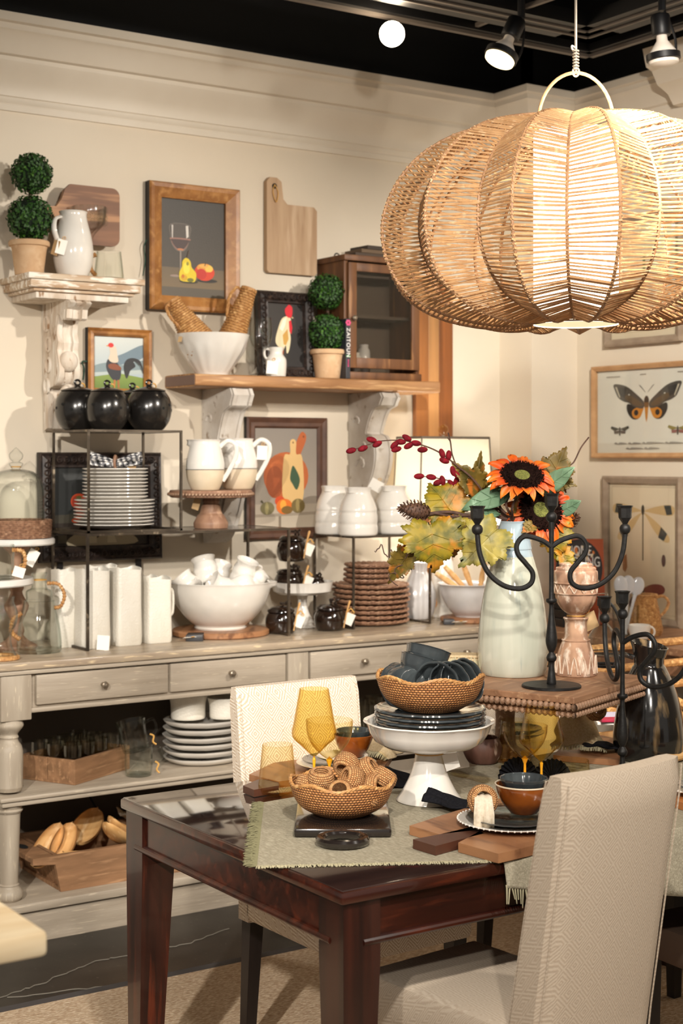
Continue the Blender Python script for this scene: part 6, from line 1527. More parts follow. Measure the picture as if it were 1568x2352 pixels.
rings = [(-48, 98, -20, (.05, -.25, 1.0), 'opening upwards highest over the tumbler side'), (10, 122, 14, (.4, .8, .5), 'crowning the whole heap'), (22, 98, -26, (.8, .35, -.35), 'lying on its side below the crowning one'),
         (72, 78, -12, (.85, -.5, .2), 'facing the cake stand with its opening showing'), (60, 108, 24, (.7, -.2, .5), 'at the back beside the cake stand'), (-4, 74, -66, (-.1, -.75, .75), 'at the front rim with its opening showing'),
         (-78, 78, -2, (.3, .3, .9), 'low beside the amber tumbler'), (96, 92, 12, (.5, .3, .8), 'against the rim nearest the cake stand'), (30, 76, -10, (.2, .2, 1), 'buried in the middle of the heap'), (56, 66, -62, (.2, .4, .9), 'front rim towards the cake stand'), (-40, 72, 50, (.1, .2, 1), 'at the back behind the upward facing one')]
for dx, dz, dy, ax, lab in rings:
    o = bpy.data.objects.new('napkin_ring', ring_mesh); COL.objects.link(o)
    o.location = RB+rt*(dx*s)+fwv*(dy*s)+upv*((dz-14)*s); v = rt*ax[0]+fwv*ax[1]+upv*ax[2]
    o.rotation_mode = 'QUATERNION'; o.rotation_quaternion = Vector((0, 0, 1)).rotation_difference(v.normalized())
    tag(o, 'woven napkin ring in the rattan bowl, '+lab, 'napkin ring', 'woven napkin rings in the rattan bowl')

# ---------------------------------------------------------------- white cake stand, black plates, bowl of small bowls
q, s = frm(985, 1838, ZC); q.z = ZC+.0005
t = thing('pedestal_cake_stand', 'white footed cake stand carrying dark fluted plates on the dining table', 'cake stand', q, CAMROT)
prof = smooth_prof([(74, 0), (75, 4), (62, 22), (44, 58), (34, 92), (32, 112), (36, 122)], 4)
def lob(th, i, h): return 1+.03*abs(math.cos(4*th)) if h > 130*s else 1
MB().lathe(sc([(0, 0)]+prof+[(0, 122)], s), 56).build('foot', M['white'], t)
MB().lathe(sc([(0, 118), (38, 119), (104, 126), (122, 138), (134, 158), (140, 176), (147, 182), (146, 185), (138, 182), (128, 160), (118, 154), (0, 152)], s), 96, fr=lob).build('dish', M['white'], t)
MB().tube([(33*s*math.cos(i*.3), 33*s*math.sin(i*.3), 108*s) for i in range(21)], 1.3*s, 5, closed=True).build('raffia_tie', M['raffia'], t)
tagcard(t, (44*s, -20*s, 112*s), 34*s, 40*s, (.1, -.3, .2), 'paper')
CSP = Vector((q.x, q.y, q.z+156*s+.0008)); 
def fl_plate_prof(r): return [(0, 0), (r*.75, 0), (r*.93, 2), (r*.985, 5), (r*1.01, 7.5), (r, 11.2), (r*.97, 12), (r*.92, 8), (r*.7, 4), (0, 3)]
pm = None; cs_s = s
for k in range(5):
    if pm is None:
        pm = MB().lathe(sc(fl_plate_prof(125), s), 120, fr=lambda th, i, h: 1+.022*abs(math.cos(10*th)) if h > 3*s else 1).build('fluted_plate', M['dark_glaze'], None, 50); tag(pm, '', 'plate', 'dark fluted plates on the cake stand'); o = pm
    else: o = copy_tree(pm)
    o.location = CSP+upv*(k*11.6*s)+rt*(2*s); o.rotation_euler = (0, 0, .05*k); o['label'] = 'dark blue-black fluted plate on the white cake stand, %s of its stack' % ordn(k, 5)
RB2 = CSP+upv*(4*11.6*s+5*s)+rt*(3*s)
rattan_bowl('rattan_bowl', 'wavy-rimmed coiled rattan bowl of dark bowls topping the plates', RB2, s, 124, 78, 62, 2.2)
sb_ = MB().lathe(sc(shell(smooth_prof([(30, 0), (34, 2), (46, 22), (50, 44), (52, 48)], 3), 3), s), 80, fr=lambda th, i, h: 1+.035*abs(math.cos(4*th))).mesh('fluted_small_bowl', M['dark_glaze'], 50)
for dx, dz, dy, ax, lab in [(-8, 112, 24, (.25, .2, .95), 'topmost, tilted upside up over the heap'), (-22, 92, 16, (.28, .15, .95), 'second from the top, nested under the topmost'), (-50, 58, -22, (-.35, .75, -.3), 'leaning upside down at the tumbler side'), (-58, 56, 12, (-.5, .7, -.2), 'behind the upside down one at the rim'),
                       (6, 58, -40, (.15, -.9, .35), 'facing out, hollow showing'), (32, 56, -20, (.4, -.85, .3), 'second in the row of tilted bowls'), (52, 56, -2, (.5, -.8, .3), 'third in the row of tilted bowls'), (68, 58, 18, (.55, -.75, .3), 'last in the row of tilted bowls')]:
    o = bpy.data.objects.new('small_bowl', sb_); COL.objects.link(o); v = (rt*ax[0]+fwv*ax[1]+upv*ax[2]).normalized()
    o.rotation_mode = 'QUATERNION'; o.rotation_quaternion = Vector((0, 0, 1)).rotation_difference(v); o.location = RB2+rt*(dx*s)+fwv*(dy*s)+upv*(dz*s)-v*(22*s)
    tag(o, 'small dark bowl in the upper rattan bowl, '+lab, 'bowl', 'small dark fluted bowls')

# ---------------------------------------------------------------- amber glassware
def wineglass(px, py, label, k=1.0, z=None, tint='glass_amber', wide=46, hgt=100, stem=92):
    zz = ZC if z is None else z; q, s = frm(px, py, zz); q.z = zz+.0005; s *= k
    t = thing('wine_glass', label, 'wine glass', q, CAMROT, 'amber stemmed glasses')
    MB().lathe(sc([(0, 0), (36, 0), (37, 1.5), (20, 4), (6, 8), (3.2, 20), (2.8, stem*.7), (4, stem*.92), (0, stem)], s), 32).build('stem', M['amber_stem'], t)
    prof = smooth_prof([(3, stem-2), (12, stem+6), (30, stem+24), (wide, stem+46), (wide*.9, stem+46+hgt*.35), (wide*.66, stem+46+hgt)], 4)
    MB().lathe(sc(prof+[(r-1.4, h) for r, h in reversed(prof) if r > 4]+[(0, stem+1)], s), 40).build('bowl', M[tint], t); return t
wineglass(721, 1832, 'tall amber wine glass in front of the cream upholstered chair', 1.0, None, 'glass_amber', 51, 108, 96)
q, s = frm(752, 1842, ZC); q.z = ZC+.0005
q = q+fwv*.06+rt*.004
t = thing('coupe_glass', 'pale amber coupe glass behind the bowl of napkin rings', 'coupe glass', q, CAMROT)
s = S(q)
MB().lathe(sc([(0, 0), (32, 0), (33, 1.5), (16, 4), (5, 8), (3.2, 20), (3, 70), (8, 84), (0, 92)], s), 32).build('stem', M['amber_stem'], t)
prof = smooth_prof([(6, 86), (22, 98), (44, 124), (53, 150), (54, 176)], 4)
MB().lathe(sc(prof+[(r-1.4, h) for r, h in reversed(prof) if r > 4]+[(0, 90)], s), 40).build('bowl', M['glass_amber_l'], t)
def tumbler(px, py, label, w0=44, w1=35, h=112, tint='glass_amber_l', z=None, k=1.0):
    zz = ZC if z is None else z; q, s = frm(px, py, zz); q.z = zz+.0005; s *= k
    t = thing('amber_tumbler', label, 'tumbler', q, 0, 'amber stemless tumblers')
    prof = smooth_prof([(w0*.72, 0), (w0*.9, 3), (w0, 16), (w0*.98, 30), (w1, h)], 4)
    MB().lathe(sc(shell(prof, 1.5, 9), s), 40).build('cup', M[tint], t)
    MB().lathe(sc([(0, 1.5), (w0*.7, 1.5), (w0*.84, 5), (w0*.82, 9.5), (0, 9.5)], s), 32).build('thick_base', M['glass_amber'], t); return t
tumbler(637, 1822, 'amber stemless tumbler standing at the corner of the sage cloth')
# ---------------------------------------------------------------- far place setting (before the cream chair)
def slab(name, label, pts, z, h, m, ztag=0):
    P = [pz(x, y, z) for x, y in pts]; ctr = sum(P, Vector())/len(P); mb = MB(); n = len(P)
    vs = [(p.x-ctr.x, p.y-ctr.y, 0) for p in P]+[(p.x-ctr.x, p.y-ctr.y, h) for p in P]
    mb.add(vs, [tuple(range(n-1, -1, -1)), tuple(range(n, 2*n))]+[(i, (i+1) % n, n+(i+1) % n, n+i) for i in range(n)])
    return mb, Vector((ctr.x, ctr.y, z))
zb_ = .018
t = thing('wooden_charger', 'walnut paddle board under the place setting before the cream chair', 'serving board', (0, 0, 0))
mb, c = slab('', '', [(572, 1795), (640, 1812), (880, 1780), (900, 1748), (820, 1728), (640, 1762)], ZC, .018, 'board_walnut')
t.location = c+upv*.0006; fixn(mb.build('board', M['board_walnut'], t, 0))
mb2, c2 = slab('', '', [(558, 1822), (583, 1832), (640, 1822), (640, 1806), (592, 1808)], ZT, .018, 'walnut_dark')
fixn(mb2.build('handle', M['walnut_dark'], t, 0, (c2-c)+upv*.0008))
ZP = ZC+.0006+.018+.0005
def plate(px, py, r, label, m, z, kind='plain', at=None):
    q, s = frm(px, py, z) if at is None else (at.copy(), S(at)); q.z = z
    fr = {'plain': None, 'flute': (lambda th, i, h: 1+.022*abs(math.cos(10*th)) if h > 3*s else 1), 'bead': None}[kind]
    t = thing('plate', label, 'plate', q, 0); MB().lathe(sc([(0, 0), (r*.6, 0), (r*.7, 3), (r*.95, 10), (r, 13), (r*.97, 14), (r*.7, 6), (0, 4)], s), 96, fr=fr).build('body', M[m], t, 50)
    if kind == 'bead':
        bm_ = MB().ball((0, 0, 0), 2.6*s, 8, 6).mesh('rim_bead', M[m])
        for k in range(56): a = 2*math.pi*k/56; o = bpy.data.objects.new('rim_bead', bm_); COL.objects.link(o); o.parent = t; o.location = (r*.995*s*math.cos(a), r*.995*s*math.sin(a), 13*s)
    return t, q, s
_, A0, s = plate(772, 1762, 92, 'white plate at the bottom of the setting before the cream chair', 'white', ZP)
_, q, s = plate(0, 0, 78, 'dark fluted plate of the setting before the cream chair', 'dark_glaze', ZP+7*s, 'flute', A0)
z3 = q.z+8*s
t, q, s = plate(0, 0, 60, 'small white plate under the amber bowl before the cream chair', 'white', z3, 'plain', A0+rt*(14*s))
def set_bowl(at, z, r, h, label, m, rim=None, flutes=0):
    q, s = at.copy(), S(at); q.z = z+.0005; t = thing('bowl', label, 'bowl', q, 0)
    MB().lathe(sc(shell(smooth_prof([(r*.45, 0), (r*.5, 3), (r*.78, h*.4), (r*.95, h*.8), (r, h)], 4), 2.5), s), 72, fr=(lambda th, i, h_: 1+.03*abs(math.cos(flutes*th))) if flutes else None).build('body', M[m], t, 50)
    if rim: MB().tube([((r-1)*s*math.cos(i*.15), (r-1)*s*math.sin(i*.15), h*s) for i in range(42)], 2*s, 6, closed=True).build('rim', M[rim], t)
    return t, q, s
_, q, s = set_bowl(A0+rt*(40*s)+fwv*(10*s), z3+8*s, 46, 50, 'amber glazed bowl of the setting before the cream chair', 'amber_glaze')
set_bowl(q, q.z+24*s, 40, 36, 'dark fluted bowl nested in the amber bowl before the cream chair', 'dark_glaze', None, 6)
# fringed linen napkin draped on the black cloth napkin
def drape(name, label, c, w_, d_, h_, m, fr=None, rz=0, seed=1, folds=3.0, frm_=None):
    random.seed(seed); t = thing(name, label, 'napkin', c, rz)
    def f(u, v): return ((u-.5)*w_*(1-.15*v)+.006*math.sin(9*v+seed), (v-.5)*d_, .004+h_*max(0, math.sin(math.pi*min(1, u*.9+.1)))*(.55+.45*math.cos(folds*v*3.1+seed))*(.6+.4*v)+.003*math.sin(17*u))
    o = MB().grid(f, 24, 20).build('cloth', M[m], t, 60); so = o.modifiers.new('thick', 'SOLIDIFY'); so.thickness = .004; so.offset = 1
    if fr:
        mb = MB()
        for e in (0, 1):
            for k in range(90):
                u = (k+random.random())/90; p = Vector(f(u, e)); q_ = p+Vector((random.uniform(-.004, .004), (-1 if e == 0 else 1)*random.uniform(.014, .024), -min(p.z*.6, .012)))
                mb.tube([p+upv*.002, (p+q_)/2+upv*.003, q_+upv*.001], [.0013, .0012, .0007], 4)
        o = mb.build('fringe', M[fr], t, 60); o['kind'] = 'stuff'
    return t
q = pz(872, 1770, ZC); drape('black_napkin', 'black linen napkin lying flat between the far setting and the cake stand', pz(905, 1795, ZC)+upv*.001, .13, .17, .018, 'black_cloth', None, CAMROT+.5, 3, 1.0)
drape('fringed_napkin', 'oat linen napkin with long fringe draped behind the cake stand', pz(855, 1752, ZC)+upv*.022, .15, .10, .05, 'linen', 'fringe', CAMROT-.45, 5, 1.2)

# ---------------------------------------------------------------- near place setting
P0 = [(942, 1902), (1058, 1872), (1190, 1850), (1260, 1905), (1255, 1950), (1145, 1975), (1052, 1945), (1110, 1925), (1040, 1905)]
t = thing('paddle_board', 'two-tone walnut paddle board under the setting before the turned chair', 'serving board', (0, 0, 0))
mb, c = slab('', '', [(940, 1918), (1008, 1938), (1110, 1926), (1052, 1958), (1144, 1984), (1330, 1940), (1330, 1880), (1160, 1850), (1040, 1885)], ZC, .020, '')
t.location = c+upv*.0008; fixn(mb.build('board', M['board_walnut'], t, 0))
mb, c2 = slab('', '', [(948, 1950), (1000, 1966), (1058, 1950), (1112, 1936), (1085, 1920), (1010, 1938)], ZC, .020, '')
fixn(mb.build('dark_strip', M['walnut_dark'], t, 0, (c2-c)))
ZP = ZC+.0008+.020+.0005
t, q, s = plate(1178, 1893, 128, 'white bead-rimmed dinner plate on the walnut paddle board', 'white', ZP, 'bead')
A0 = q
_, q, s = plate(0, 0, 104, 'dark fluted plate on the bead-rimmed white plate', 'dark_glaze', ZP+7*s, 'flute', A0)
z3 = q.z+9*s
_, q, s = plate(0, 0, 84, 'clear cut-glass plate under the brown bowl of the near setting', 'glass', z3, 'flute', A0+rt*(6*s))
_, q, s = set_bowl(A0+rt*(26*s)+fwv*(14*s), z3+7*s, 66, 66, 'brown amber glazed bowl on the glass plate of the near setting', 'amber_glaze', 'cream_raw')
set_bowl(q, q.z+30*s, 54, 50, 'dark fluted bowl standing in the brown amber bowl', 'dark_glaze', None, 7)
# napkin through a ring
q = pd(1110, 1828, 3.50); 
q = pz(1108, 1868, ZP+.03)
s = S(q)
t = thing('ringed_napkin', 'pale linen napkin pulled through a woven ring at the plate edge', 'napkin', q, CAMROT)
o = bpy.data.objects.new('ring', ring_mesh); COL.objects.link(o); o.parent = t; o.location = (0, 0, 30*s); o.rotation_euler = (1.25, .0, .15); o.scale = (1.12, 1.12, .8)
NP = smooth_prof([(26, 36), (8, 38), (-14, 37), (-28, 24), (-35, 2), (-33, -18), (-24, -26)], 4)
def npk(u, v):
    x = v*(len(NP)-1); i = min(int(x), len(NP)-2); f = x-i; y = NP[i][0]*(1-f)+NP[i+1][0]*f; z = NP[i][1]*(1-f)+NP[i+1][1]*f
    w_ = 15+9*min(1, v*1.6); rp = 4.5*math.sin(math.pi*5*u+.6)*(.4+.6*v)
    return ((u-.5)*2*w_*s, (y+rp*.8)*s, (z+rp*.5)*s)
o = MB().grid(npk, 34, 26).build('fold', M['linen_w'], t, 70); so = o.modifiers.new('thick', 'SOLIDIFY'); so.thickness = .004
MB().grid(lambda u, v: ((u-.5)*60*s, 30*s+60*s*v, 26*s-34*s*v+8*s*math.sin(8*u)), 14, 10).build('tail', M['linen'], t, 60)
drape('black_napkin', 'black linen napkin with pointed corner beside the foot of the cake stand', pz(1040, 1862, ZC)+upv*.012, .10, .12, .03, 'black_cloth', None, CAMROT+1.1, 8, 1.4)
# ---------------------------------------------------------------- middle of the table
wineglass(1243, 1810, 'amber wine glass under the front corner of the beaded riser', 1.0, None, 'glass_amber', 51, 84, 62)
q, s = frm(1205, 1800, ZC); q.z = ZC+.0005
t = thing('coupe_glass', 'amber coupe glass beside the tall wine glass under the riser', 'coupe glass', q, CAMROT)
MB().lathe(sc([(0, 0), (32, 0), (33, 1.5), (16, 4), (5, 8), (3.2, 20), (3, 46), (8, 58), (0, 64)], s), 32).build('stem', M['amber_stem'], t)
prof = smooth_prof([(6, 58), (20, 68), (40, 90), (50, 114), (52, 134)], 4)
MB().lathe(sc(prof+[(r-1.4, h) for r, h in reversed(prof) if r > 4]+[(0, 62)], s), 40).build('bowl', M['glass_amber_l'], t)
tumbler(1182, 1752, 'amber stemless tumbler between the carved bowl and the stemmed glasses', 38, 33, 98)
tumbler(1318, 1790, 'low amber tumbler behind the top of the turned chair', 36, 34, 44)
q, s = frm(1108, 1752, ZC); q.z = ZC+.0005
t = thing('carved_bowl', 'dark carved wooden bowl behind the white cake stand', 'bowl', q)
MB().lathe(sc(shell(smooth_prof([(28, 0), (34, 4), (44, 24), (44, 42), (36, 58)], 4), 3), s), 64, fr=lambda th, i, h: 1+.02*abs(math.cos(9*th))).build('body', M['carved_d'], t, 50)
# black pleated fans
for (px, py, lab, rr_) in ((1190, 1790, 'black pleated napkin fanned out behind the glasses', 46), (1268, 1792, 'black pleated napkin fanned out beside the first fan', 44)):
    q, s = frm(px, py, ZC); q.z = ZC+.001; t = thing('pleated_napkin', lab, 'napkin', q, CAMROT)
    mb = MB(); n = 26
    vs = [(0, 0, .002)]+[((rr_+(1 if k % 2 else -1))*s*math.cos(math.pi*k/n), (5 if k % 2 else -5)*s, (rr_+(1 if k % 2 else -1))*s*math.sin(math.pi*k/n)*1.05+.002) for k in range(n+1)]
    o = mb.add(vs, [(0, k+1, k+2) for k in range(n)]).build('fan', M['black_cloth'], t, 0); so = o.modifiers.new('thick', 'SOLIDIFY'); so.thickness = .002
# further setting at the back: plate, dark scalloped dish, fringed napkin, books
_, q, s = plate(1190, 1692, 62, 'white plate behind the tumbler at the far side of the table', 'white', ZC+.001)
_, q, s = plate(0, 0, 54, 'dark scalloped plate behind the tumbler at the far side of the table', 'dark_glaze', ZC+.012, 'flute', q)
mb, c = slab('', '', [(1270, 1748), (1420, 1760), (1440, 1715), (1330, 1690)], ZC, .016, '')
t = thing('serving_board', 'dark wooden board under the fringed napkin beside the black vase', 'serving board', c+upv*.0006); fixn(mb.build('board', M['board_walnut'], t, 0))
q, s = frm(1330, 1718, ZC+.018)
t = drape('fringed_napkin', 'taupe linen napkin with fringe bunched in a ring beside the black vase', q+upv*.004, .15, .13, .11, 'linen', 'fringe', CAMROT-.2, 9, 1.0)
o = bpy.data.objects.new('ring', ring_mesh); COL.objects.link(o); o.parent = t; o.location = (.045, .0, .105); o.rotation_euler = (1.2, .4, .5)
drape('black_napkin', 'black linen napkin hanging off the board beside the black vase', pz(1385, 1738, ZC)+upv*.020, .14, .10, .02, 'black_cloth', None, CAMROT-.3, 12, 1.0)
q, s = frm(1418, 1655, ZC)
for k, (lab, mm, dz) in enumerate((('pale magazine lying under the red one behind the black vase', 'paper', 0), ('magazine with a red band on its cover behind the black vase', 'book_red', .010))):
    o = MB().box(-.09, -.07, 0, .09, .07, .008, ch=.001).build('magazine', M[mm], None, 0, (q.x, q.y-.02, ZC+.001+dz), (0, 0, CAMROT+.15*k)); tag(o, lab, 'magazine')
    if k: MB().box(-.088, -.02, .0081, .088, .068, .0086).build('cover_picture', mat('lavender_cover', (196, 192, 214), .5), o, 0)
# black streaked vase and second candelabra at the end of the table
q, s = frm(1490, 1742, ZC); q.z = ZC+.0005
t = thing('black_jug_vase', 'tall black streaked glazed jug vase at the end of the dining table', 'vase', q, CAMROT)
def lip(th, i, h):
    d = abs((th+.0+math.pi) % (2*math.pi)-math.pi); return 1
prof = smooth_prof([(60, 0), (74, 6), (82, 40), (76, 100), (60, 160), (40, 206), (34, 216), (36, 236), (44, 262)], 4)
MB().lathe(sc(shell(prof, 3.5), s), 64, fz=lambda th, i, h: (12*s*math.cos(th)*0+10*s*math.cos(th-2.6)) if h > 240*s else 0).build('body', M['vase_black'], t)
MB().tube(curve([(-36*s, 0, 232*s), (-66*s, 0, 236*s), (-72*s, 0, 190*s), (-64*s, 0, 150*s)], 5), 6*s, 8).build('handle', M['vase_black'], t)
# right hand edge: glass, plate and board of one more setting
q, s = frm(1575, 1690, ZC); q.z = ZC+.0005
t = thing('water_glass', 'clear water glass beyond the black jug vase', 'glass', q); MB().lathe(sc(shell(smooth_prof([(34, 0), (36, 4), (42, 40), (46, 90)], 3), 1.6, 6), s), 36).build('cup', M['glass'], t)
_, q, s = plate(1622, 1822, 84, 'white bead-rimmed plate at the end of the dining table', 'white', ZC+.02, 'bead')
_, q, s = plate(0, 0, 66, 'dark fluted plate on the bead-rimmed plate at the table end', 'dark_glaze', ZC+.02+7*s, 'flute', q)
mb, c = slab('', '', [(1534, 1850), (1568, 1862), (1700, 1830), (1700, 1790), (1560, 1812)], ZC, .018, '')
t = thing('acacia_board', 'orange acacia board under the plates at the table end', 'serving board', c+upv*.0006); fixn(mb.build('board', M['acacia'], t, 0))
o = MB().tube(curve([pz(x_, y_, ZC+.0165) for x_, y_ in ((1512, 1752), (1540, 1742), (1580, 1732), (1620, 1728))], 5), [.010]*4+[.013]*8+[.015]*4, 10).build('wooden_spoon', M['scoop']); tag(o, 'pale wooden spoon lying on the cloth behind the end plates', 'spoon')
# ---------------------------------------------------------------- beaded wooden riser
ZR = 1.0
c0 = pz(1318, 1602, ZR); c1 = pz(1488, 1552, ZR); c2 = pz(1105, 1568, ZR)
u = (c1-c0); ulen = u.length; u.normalize(); v = Vector((-u.y, u.x, 0)); vlen = max(.30, (c2-c0).dot(v)); 
rzr = math.atan2(u.y, u.x)
t = thing('beaded_riser', 'washed wooden pedestal riser with a double bead edge holding the sunflower vase', 'riser', Vector((c0.x, c0.y, ZC+.0005)), rzr)
hz = ZR-ZC-.0005; U, V_ = ulen, (c2-c0).length*.98
V_ = .50
MB().box(0, 0, hz-.018, U, V_, hz, ch=.003).build('top', M['riser_top'], t, 0)
MB().box(.012, .012, hz-.052, U-.012, V_-.012, hz-.018).build('apron', M['riser_top'], t, 0)
bd = MB().ball((0, 0, 0), .0085, 10, 8).mesh('bead', M['bead']); bd2 = MB().ball((0, 0, 0), .0065, 8, 6).mesh('small_bead', M['bead'])
def beads(A, B, zz, me, step_):
    n = int((B-A).length/step_)
    for k in range(n+1): o = bpy.data.objects.new(me.name.split('.')[0], me); COL.objects.link(o); o.parent = t; q = A.lerp(B, k/n); o.location = (q.x, q.y, zz); o.scale = (1, 1, 1.15)
for A, B in ((Vector((0, 0)), Vector((U, 0))), (Vector((0, 0)), Vector((0, V_))), (Vector((U, 0)), Vector((U, V_)))):
    A3, B3 = Vector((A.x, A.y, 0)), Vector((B.x, B.y, 0)); beads(A3, B3, hz-.026, bd, .0155); beads(A3, B3, hz-.046, bd2, .016)
MB().lathe([(0, 0)]+smooth_prof([(.07, 0), (.072, .012), (.04, .03), (.03, .05), (.028, hz-.10), (.05, hz-.052)], 3)+[(0, hz-.052)], 32, (U*.62, V_*.7, 0)).build('pedestal', M['bead'], t)
ZRT = ZR+.0006
# ---------------------------------------------------------------- celadon vase
q = pz(1178, 1548, ZR); s = S(q); q.z = ZRT; VQ = q.copy(); VS = s
t = thing('tall_vase', 'tall pale celadon vase with grey-blue neck holding the sunflowers', 'vase', q, CAMROT)
prof = smooth_prof([(66, 0), (74, 4), (81, 40), (80, 90), (72, 160), (60, 220), (46, 270), (42, 285), (43, 288), (41, 300), (34, 340), (35, 350)], 4)
full = sc(shell(prof, 3), s); mb = MB().lathe(full, 64)
mb.M = [1 if sum(mb.V[i][2] for i in f)/len(f) > 272*s else 0 for f in mb.F]
mb.build('body', [M['vase'], M['vase_neck']], t)
# ---------------------------------------------------------------- wrought iron candelabra
def candelabra(px, py, z, label, k=1.0, angs=(math.pi, 0.0)):
    q = pz(px, py, z); s = S(q)*k; q.z = z+.0005
    t = thing('candelabra', label, 'candelabra', q, CAMROT, 'three-armed black iron candelabras')
    MB().lathe(sc([(0, 0), (68, 0), (68, 4), (66, 6), (0, 7)], s), 40).build('base', M['iron'], t)
    prof = smooth_prof([(10, 6), (11, 12), (7, 40), (6, 56), (10, 60), (12, 68), (8, 76), (6, 80), (9, 86), (13, 100), (13, 116), (7, 160), (5.5, 180), (6, 190), (12, 195), (12, 202), (6, 206), (5.5, 300), (6, 360), (6.5, 382)], 3)
    MB().lathe(sc([(0, 6)]+prof+[(0, 382)], s), 20).build('stem', M['iron'], t)
    def cup(x, y, zz, par):
        MB().ball((x*s, y*s, (zz+12)*s), 13*s, 16, 10).build('ball', M['iron'], par)
        MB().lathe(sc([(0, 22), (5, 22), (8, 28), (15, 38), (16, 60), (19, 66), (16, 66), (13, 60), (12, 40), (0, 38)], s), 8, (x*s, y*s, zz*s)).build('candle_cup', M['iron'], par, 20)
    cup(0, 0, 378, t)
    for an in angs:
        c_, s_ = math.cos(an), math.sin(an)
        pts = [(r*c_, r*s_, zz) for r, zz in ((0, 322), (26, 338), (62, 346), (80, 328), (78, 306), (60, 284), (44, 262), (48, 238), (74, 226), (112, 234), (146, 262), (166, 306), (172, 352))]
        arm = MB().tube([p*s for p in curve(pts, 6)], 6*s, 10).build('arm', M['iron'], t); cup(172*c_, 172*s_, 350, arm)
    return t
candelabra(1266, 1578, ZR, 'black iron candelabra standing on the beaded riser', 1.0, (math.pi+.08, .08))
candelabra(1429, 1793, ZC, 'black iron candelabra standing on the table behind the turned chair', .98, (math.pi-1.5, -.6))
# ---------------------------------------------------------------- carved candle stand and bottle in a wire holder
q = pz(1322, 1550, ZR); s = S(q); q.z = ZRT
t = thing('carved_candle_stand', 'whitewashed carved wooden candle stand beside the candelabra on the riser', 'candle stand', q, CAMROT)
prof = smooth_prof([(46, 0), (47, 6), (44, 40), (32, 76), (27, 90), (25, 120), (27, 128), (18, 132), (20, 140), (30, 148), (44, 168), (48, 192), (48, 208), (50, 212), (50, 236), (46, 240), (45, 246), (38, 248), (38, 254)], 4)
MB().lathe(sc(shell(prof, 6, 240), s), 60, fr=lambda th, i, h: 1+.02*math.cos(14*th) if (4*s < h < 76*s or 150*s < h < 186*s) else 1).build('body', M['carved'], t, 50)
for zz, r in ((80, 31), (130, 27), (188, 48.5), (212, 50.5)): MB().tube([(r*s*math.cos(i*.2), r*s*math.sin(i*.2), zz*s) for i in range(32)], 2.2*s, 6, closed=True).build('band', M['carved'], t)
for k in range(14):
    a = 2*math.pi*k/14
    for z0_, z1_, r0, r1 in ((6, 44, 48, 45), ):
        MB().tube(curve([(r0*s*math.cos(a-.17), r0*s*math.sin(a-.17), z0_*s), ((r1+1)*s*math.cos(a), (r1+1)*s*math.sin(a), z1_*s), (r0*s*math.cos(a+.17), r0*s*math.sin(a+.17), z0_*s)], 4), 2.0*s, 5).build('carved_petal', M['carved_line'], t)
    MB().tube([(49*s*math.cos(a), 49*s*math.sin(a), 190*s), (50*s*math.cos(a+.22), 50*s*math.sin(a+.22), 208*s), (49*s*math.cos(a+.44), 49*s*math.sin(a+.44), 190*s)], 1.6*s, 5).build('carved_zigzag', M['carved_line'], t)
MB().tube([(20*s*math.cos(i*.3), 20*s*math.sin(i*.3), 136*s) for i in range(21)], 1.5*s, 5, closed=True).build('gold_tie', M['raffia'], t)
tagcard(t, (28*s, 6*s, 140*s), 34*s, 40*s, (.1, -.4, .3), 'kraft')
q = pz(1392, 1532, ZR); s = S(q); q.z = ZRT
t = thing('wire_bottle_holder', 'black iron wire holder with a hooked arm around the glass bottle', 'bottle holder', q, CAMROT)
MB().tube([(30*s*math.cos(i*.25), 30*s*math.sin(i*.25), 4*s) for i in range(25)], 3.5*s, 6, closed=True).build('base_ring', M['iron'], t)
MB().tube(curve([(22*s, -20*s, 4*s), (32*s, -14*s, 40*s), (34*s, -4*s, 90*s), (20*s, 0, 132*s), (-2*s, 0, 154*s), (-10*s, 0, 150*s)], 6), 3.5*s, 8).build('arm', M['iron'], t)
t = thing('glass_bottle', 'clear round-bodied glass bottle with black cap in the wire holder', 'bottle', q+upv*(24*s)+rt*(-8*s), CAMROT)
prof = smooth_prof([(22, 0), (30, 4), (36, 22), (34, 44), (20, 66), (11, 80), (10, 118), (12, 122)], 4)
MB().lathe(sc(shell(prof, 2, 6), s), 40).build('body', M['glass'], t)
MB().lathe(sc([(0, 116), (13, 116), (13, 132), (0, 132)], s), 20).build('cap', M['iron'], t); MB().lathe(sc([(0, 132), (9, 132), (13, 140), (12, 144), (0, 146)], s), 20).build('stopper', M['glass'], t)
for zz in (12,): MB().tube([(36*s*math.cos(i*.3), 36*s*math.sin(i*.3), 10*s) for i in range(21)], 1.2*s, 5, closed=True).build('rest_ring', M['iron'], t)
MB().tube([(24*s, 0, -24*s), (34*s, 0, 10*s)], 2*s, 5).build('rest_leg', M['iron'], t)
# folded fringed runner at the back of the riser
q = pz(1075, 1540, ZR)
t = thing('folded_runner', 'oat linen runner with knotted fringe folded at the back of the riser', 'cloth', Vector((q.x, q.y+.0, ZRT)), CAMROT-.12)
s = S(q)
for k in range(5): MB().box(-62*s, -16*s, (k*.009), 60*s, 40*s, k*.009+.0085, ch=.004).build('fold', M['linen'], t, 0)
mb = MB(); random.seed(3)
for k in range(150):
    x = (-62+132*k/150)*s; mb.tube([(x, -16*s, random.uniform(.002, .042)), (x+random.uniform(-.003, .003), -20*s, random.uniform(.006, .02)), (x+random.uniform(-.004, .004), -24*s, random.uniform(-.0, .008))], [.002, .0022, .0012], 4)
for k in range(90):
    y = (-16+56*k/90)*s; mb.tube([(-62*s, y, random.uniform(.002, .042)), (-68*s, y+random.uniform(-.003, .003), random.uniform(.004, .02))], [.002, .001], 4)
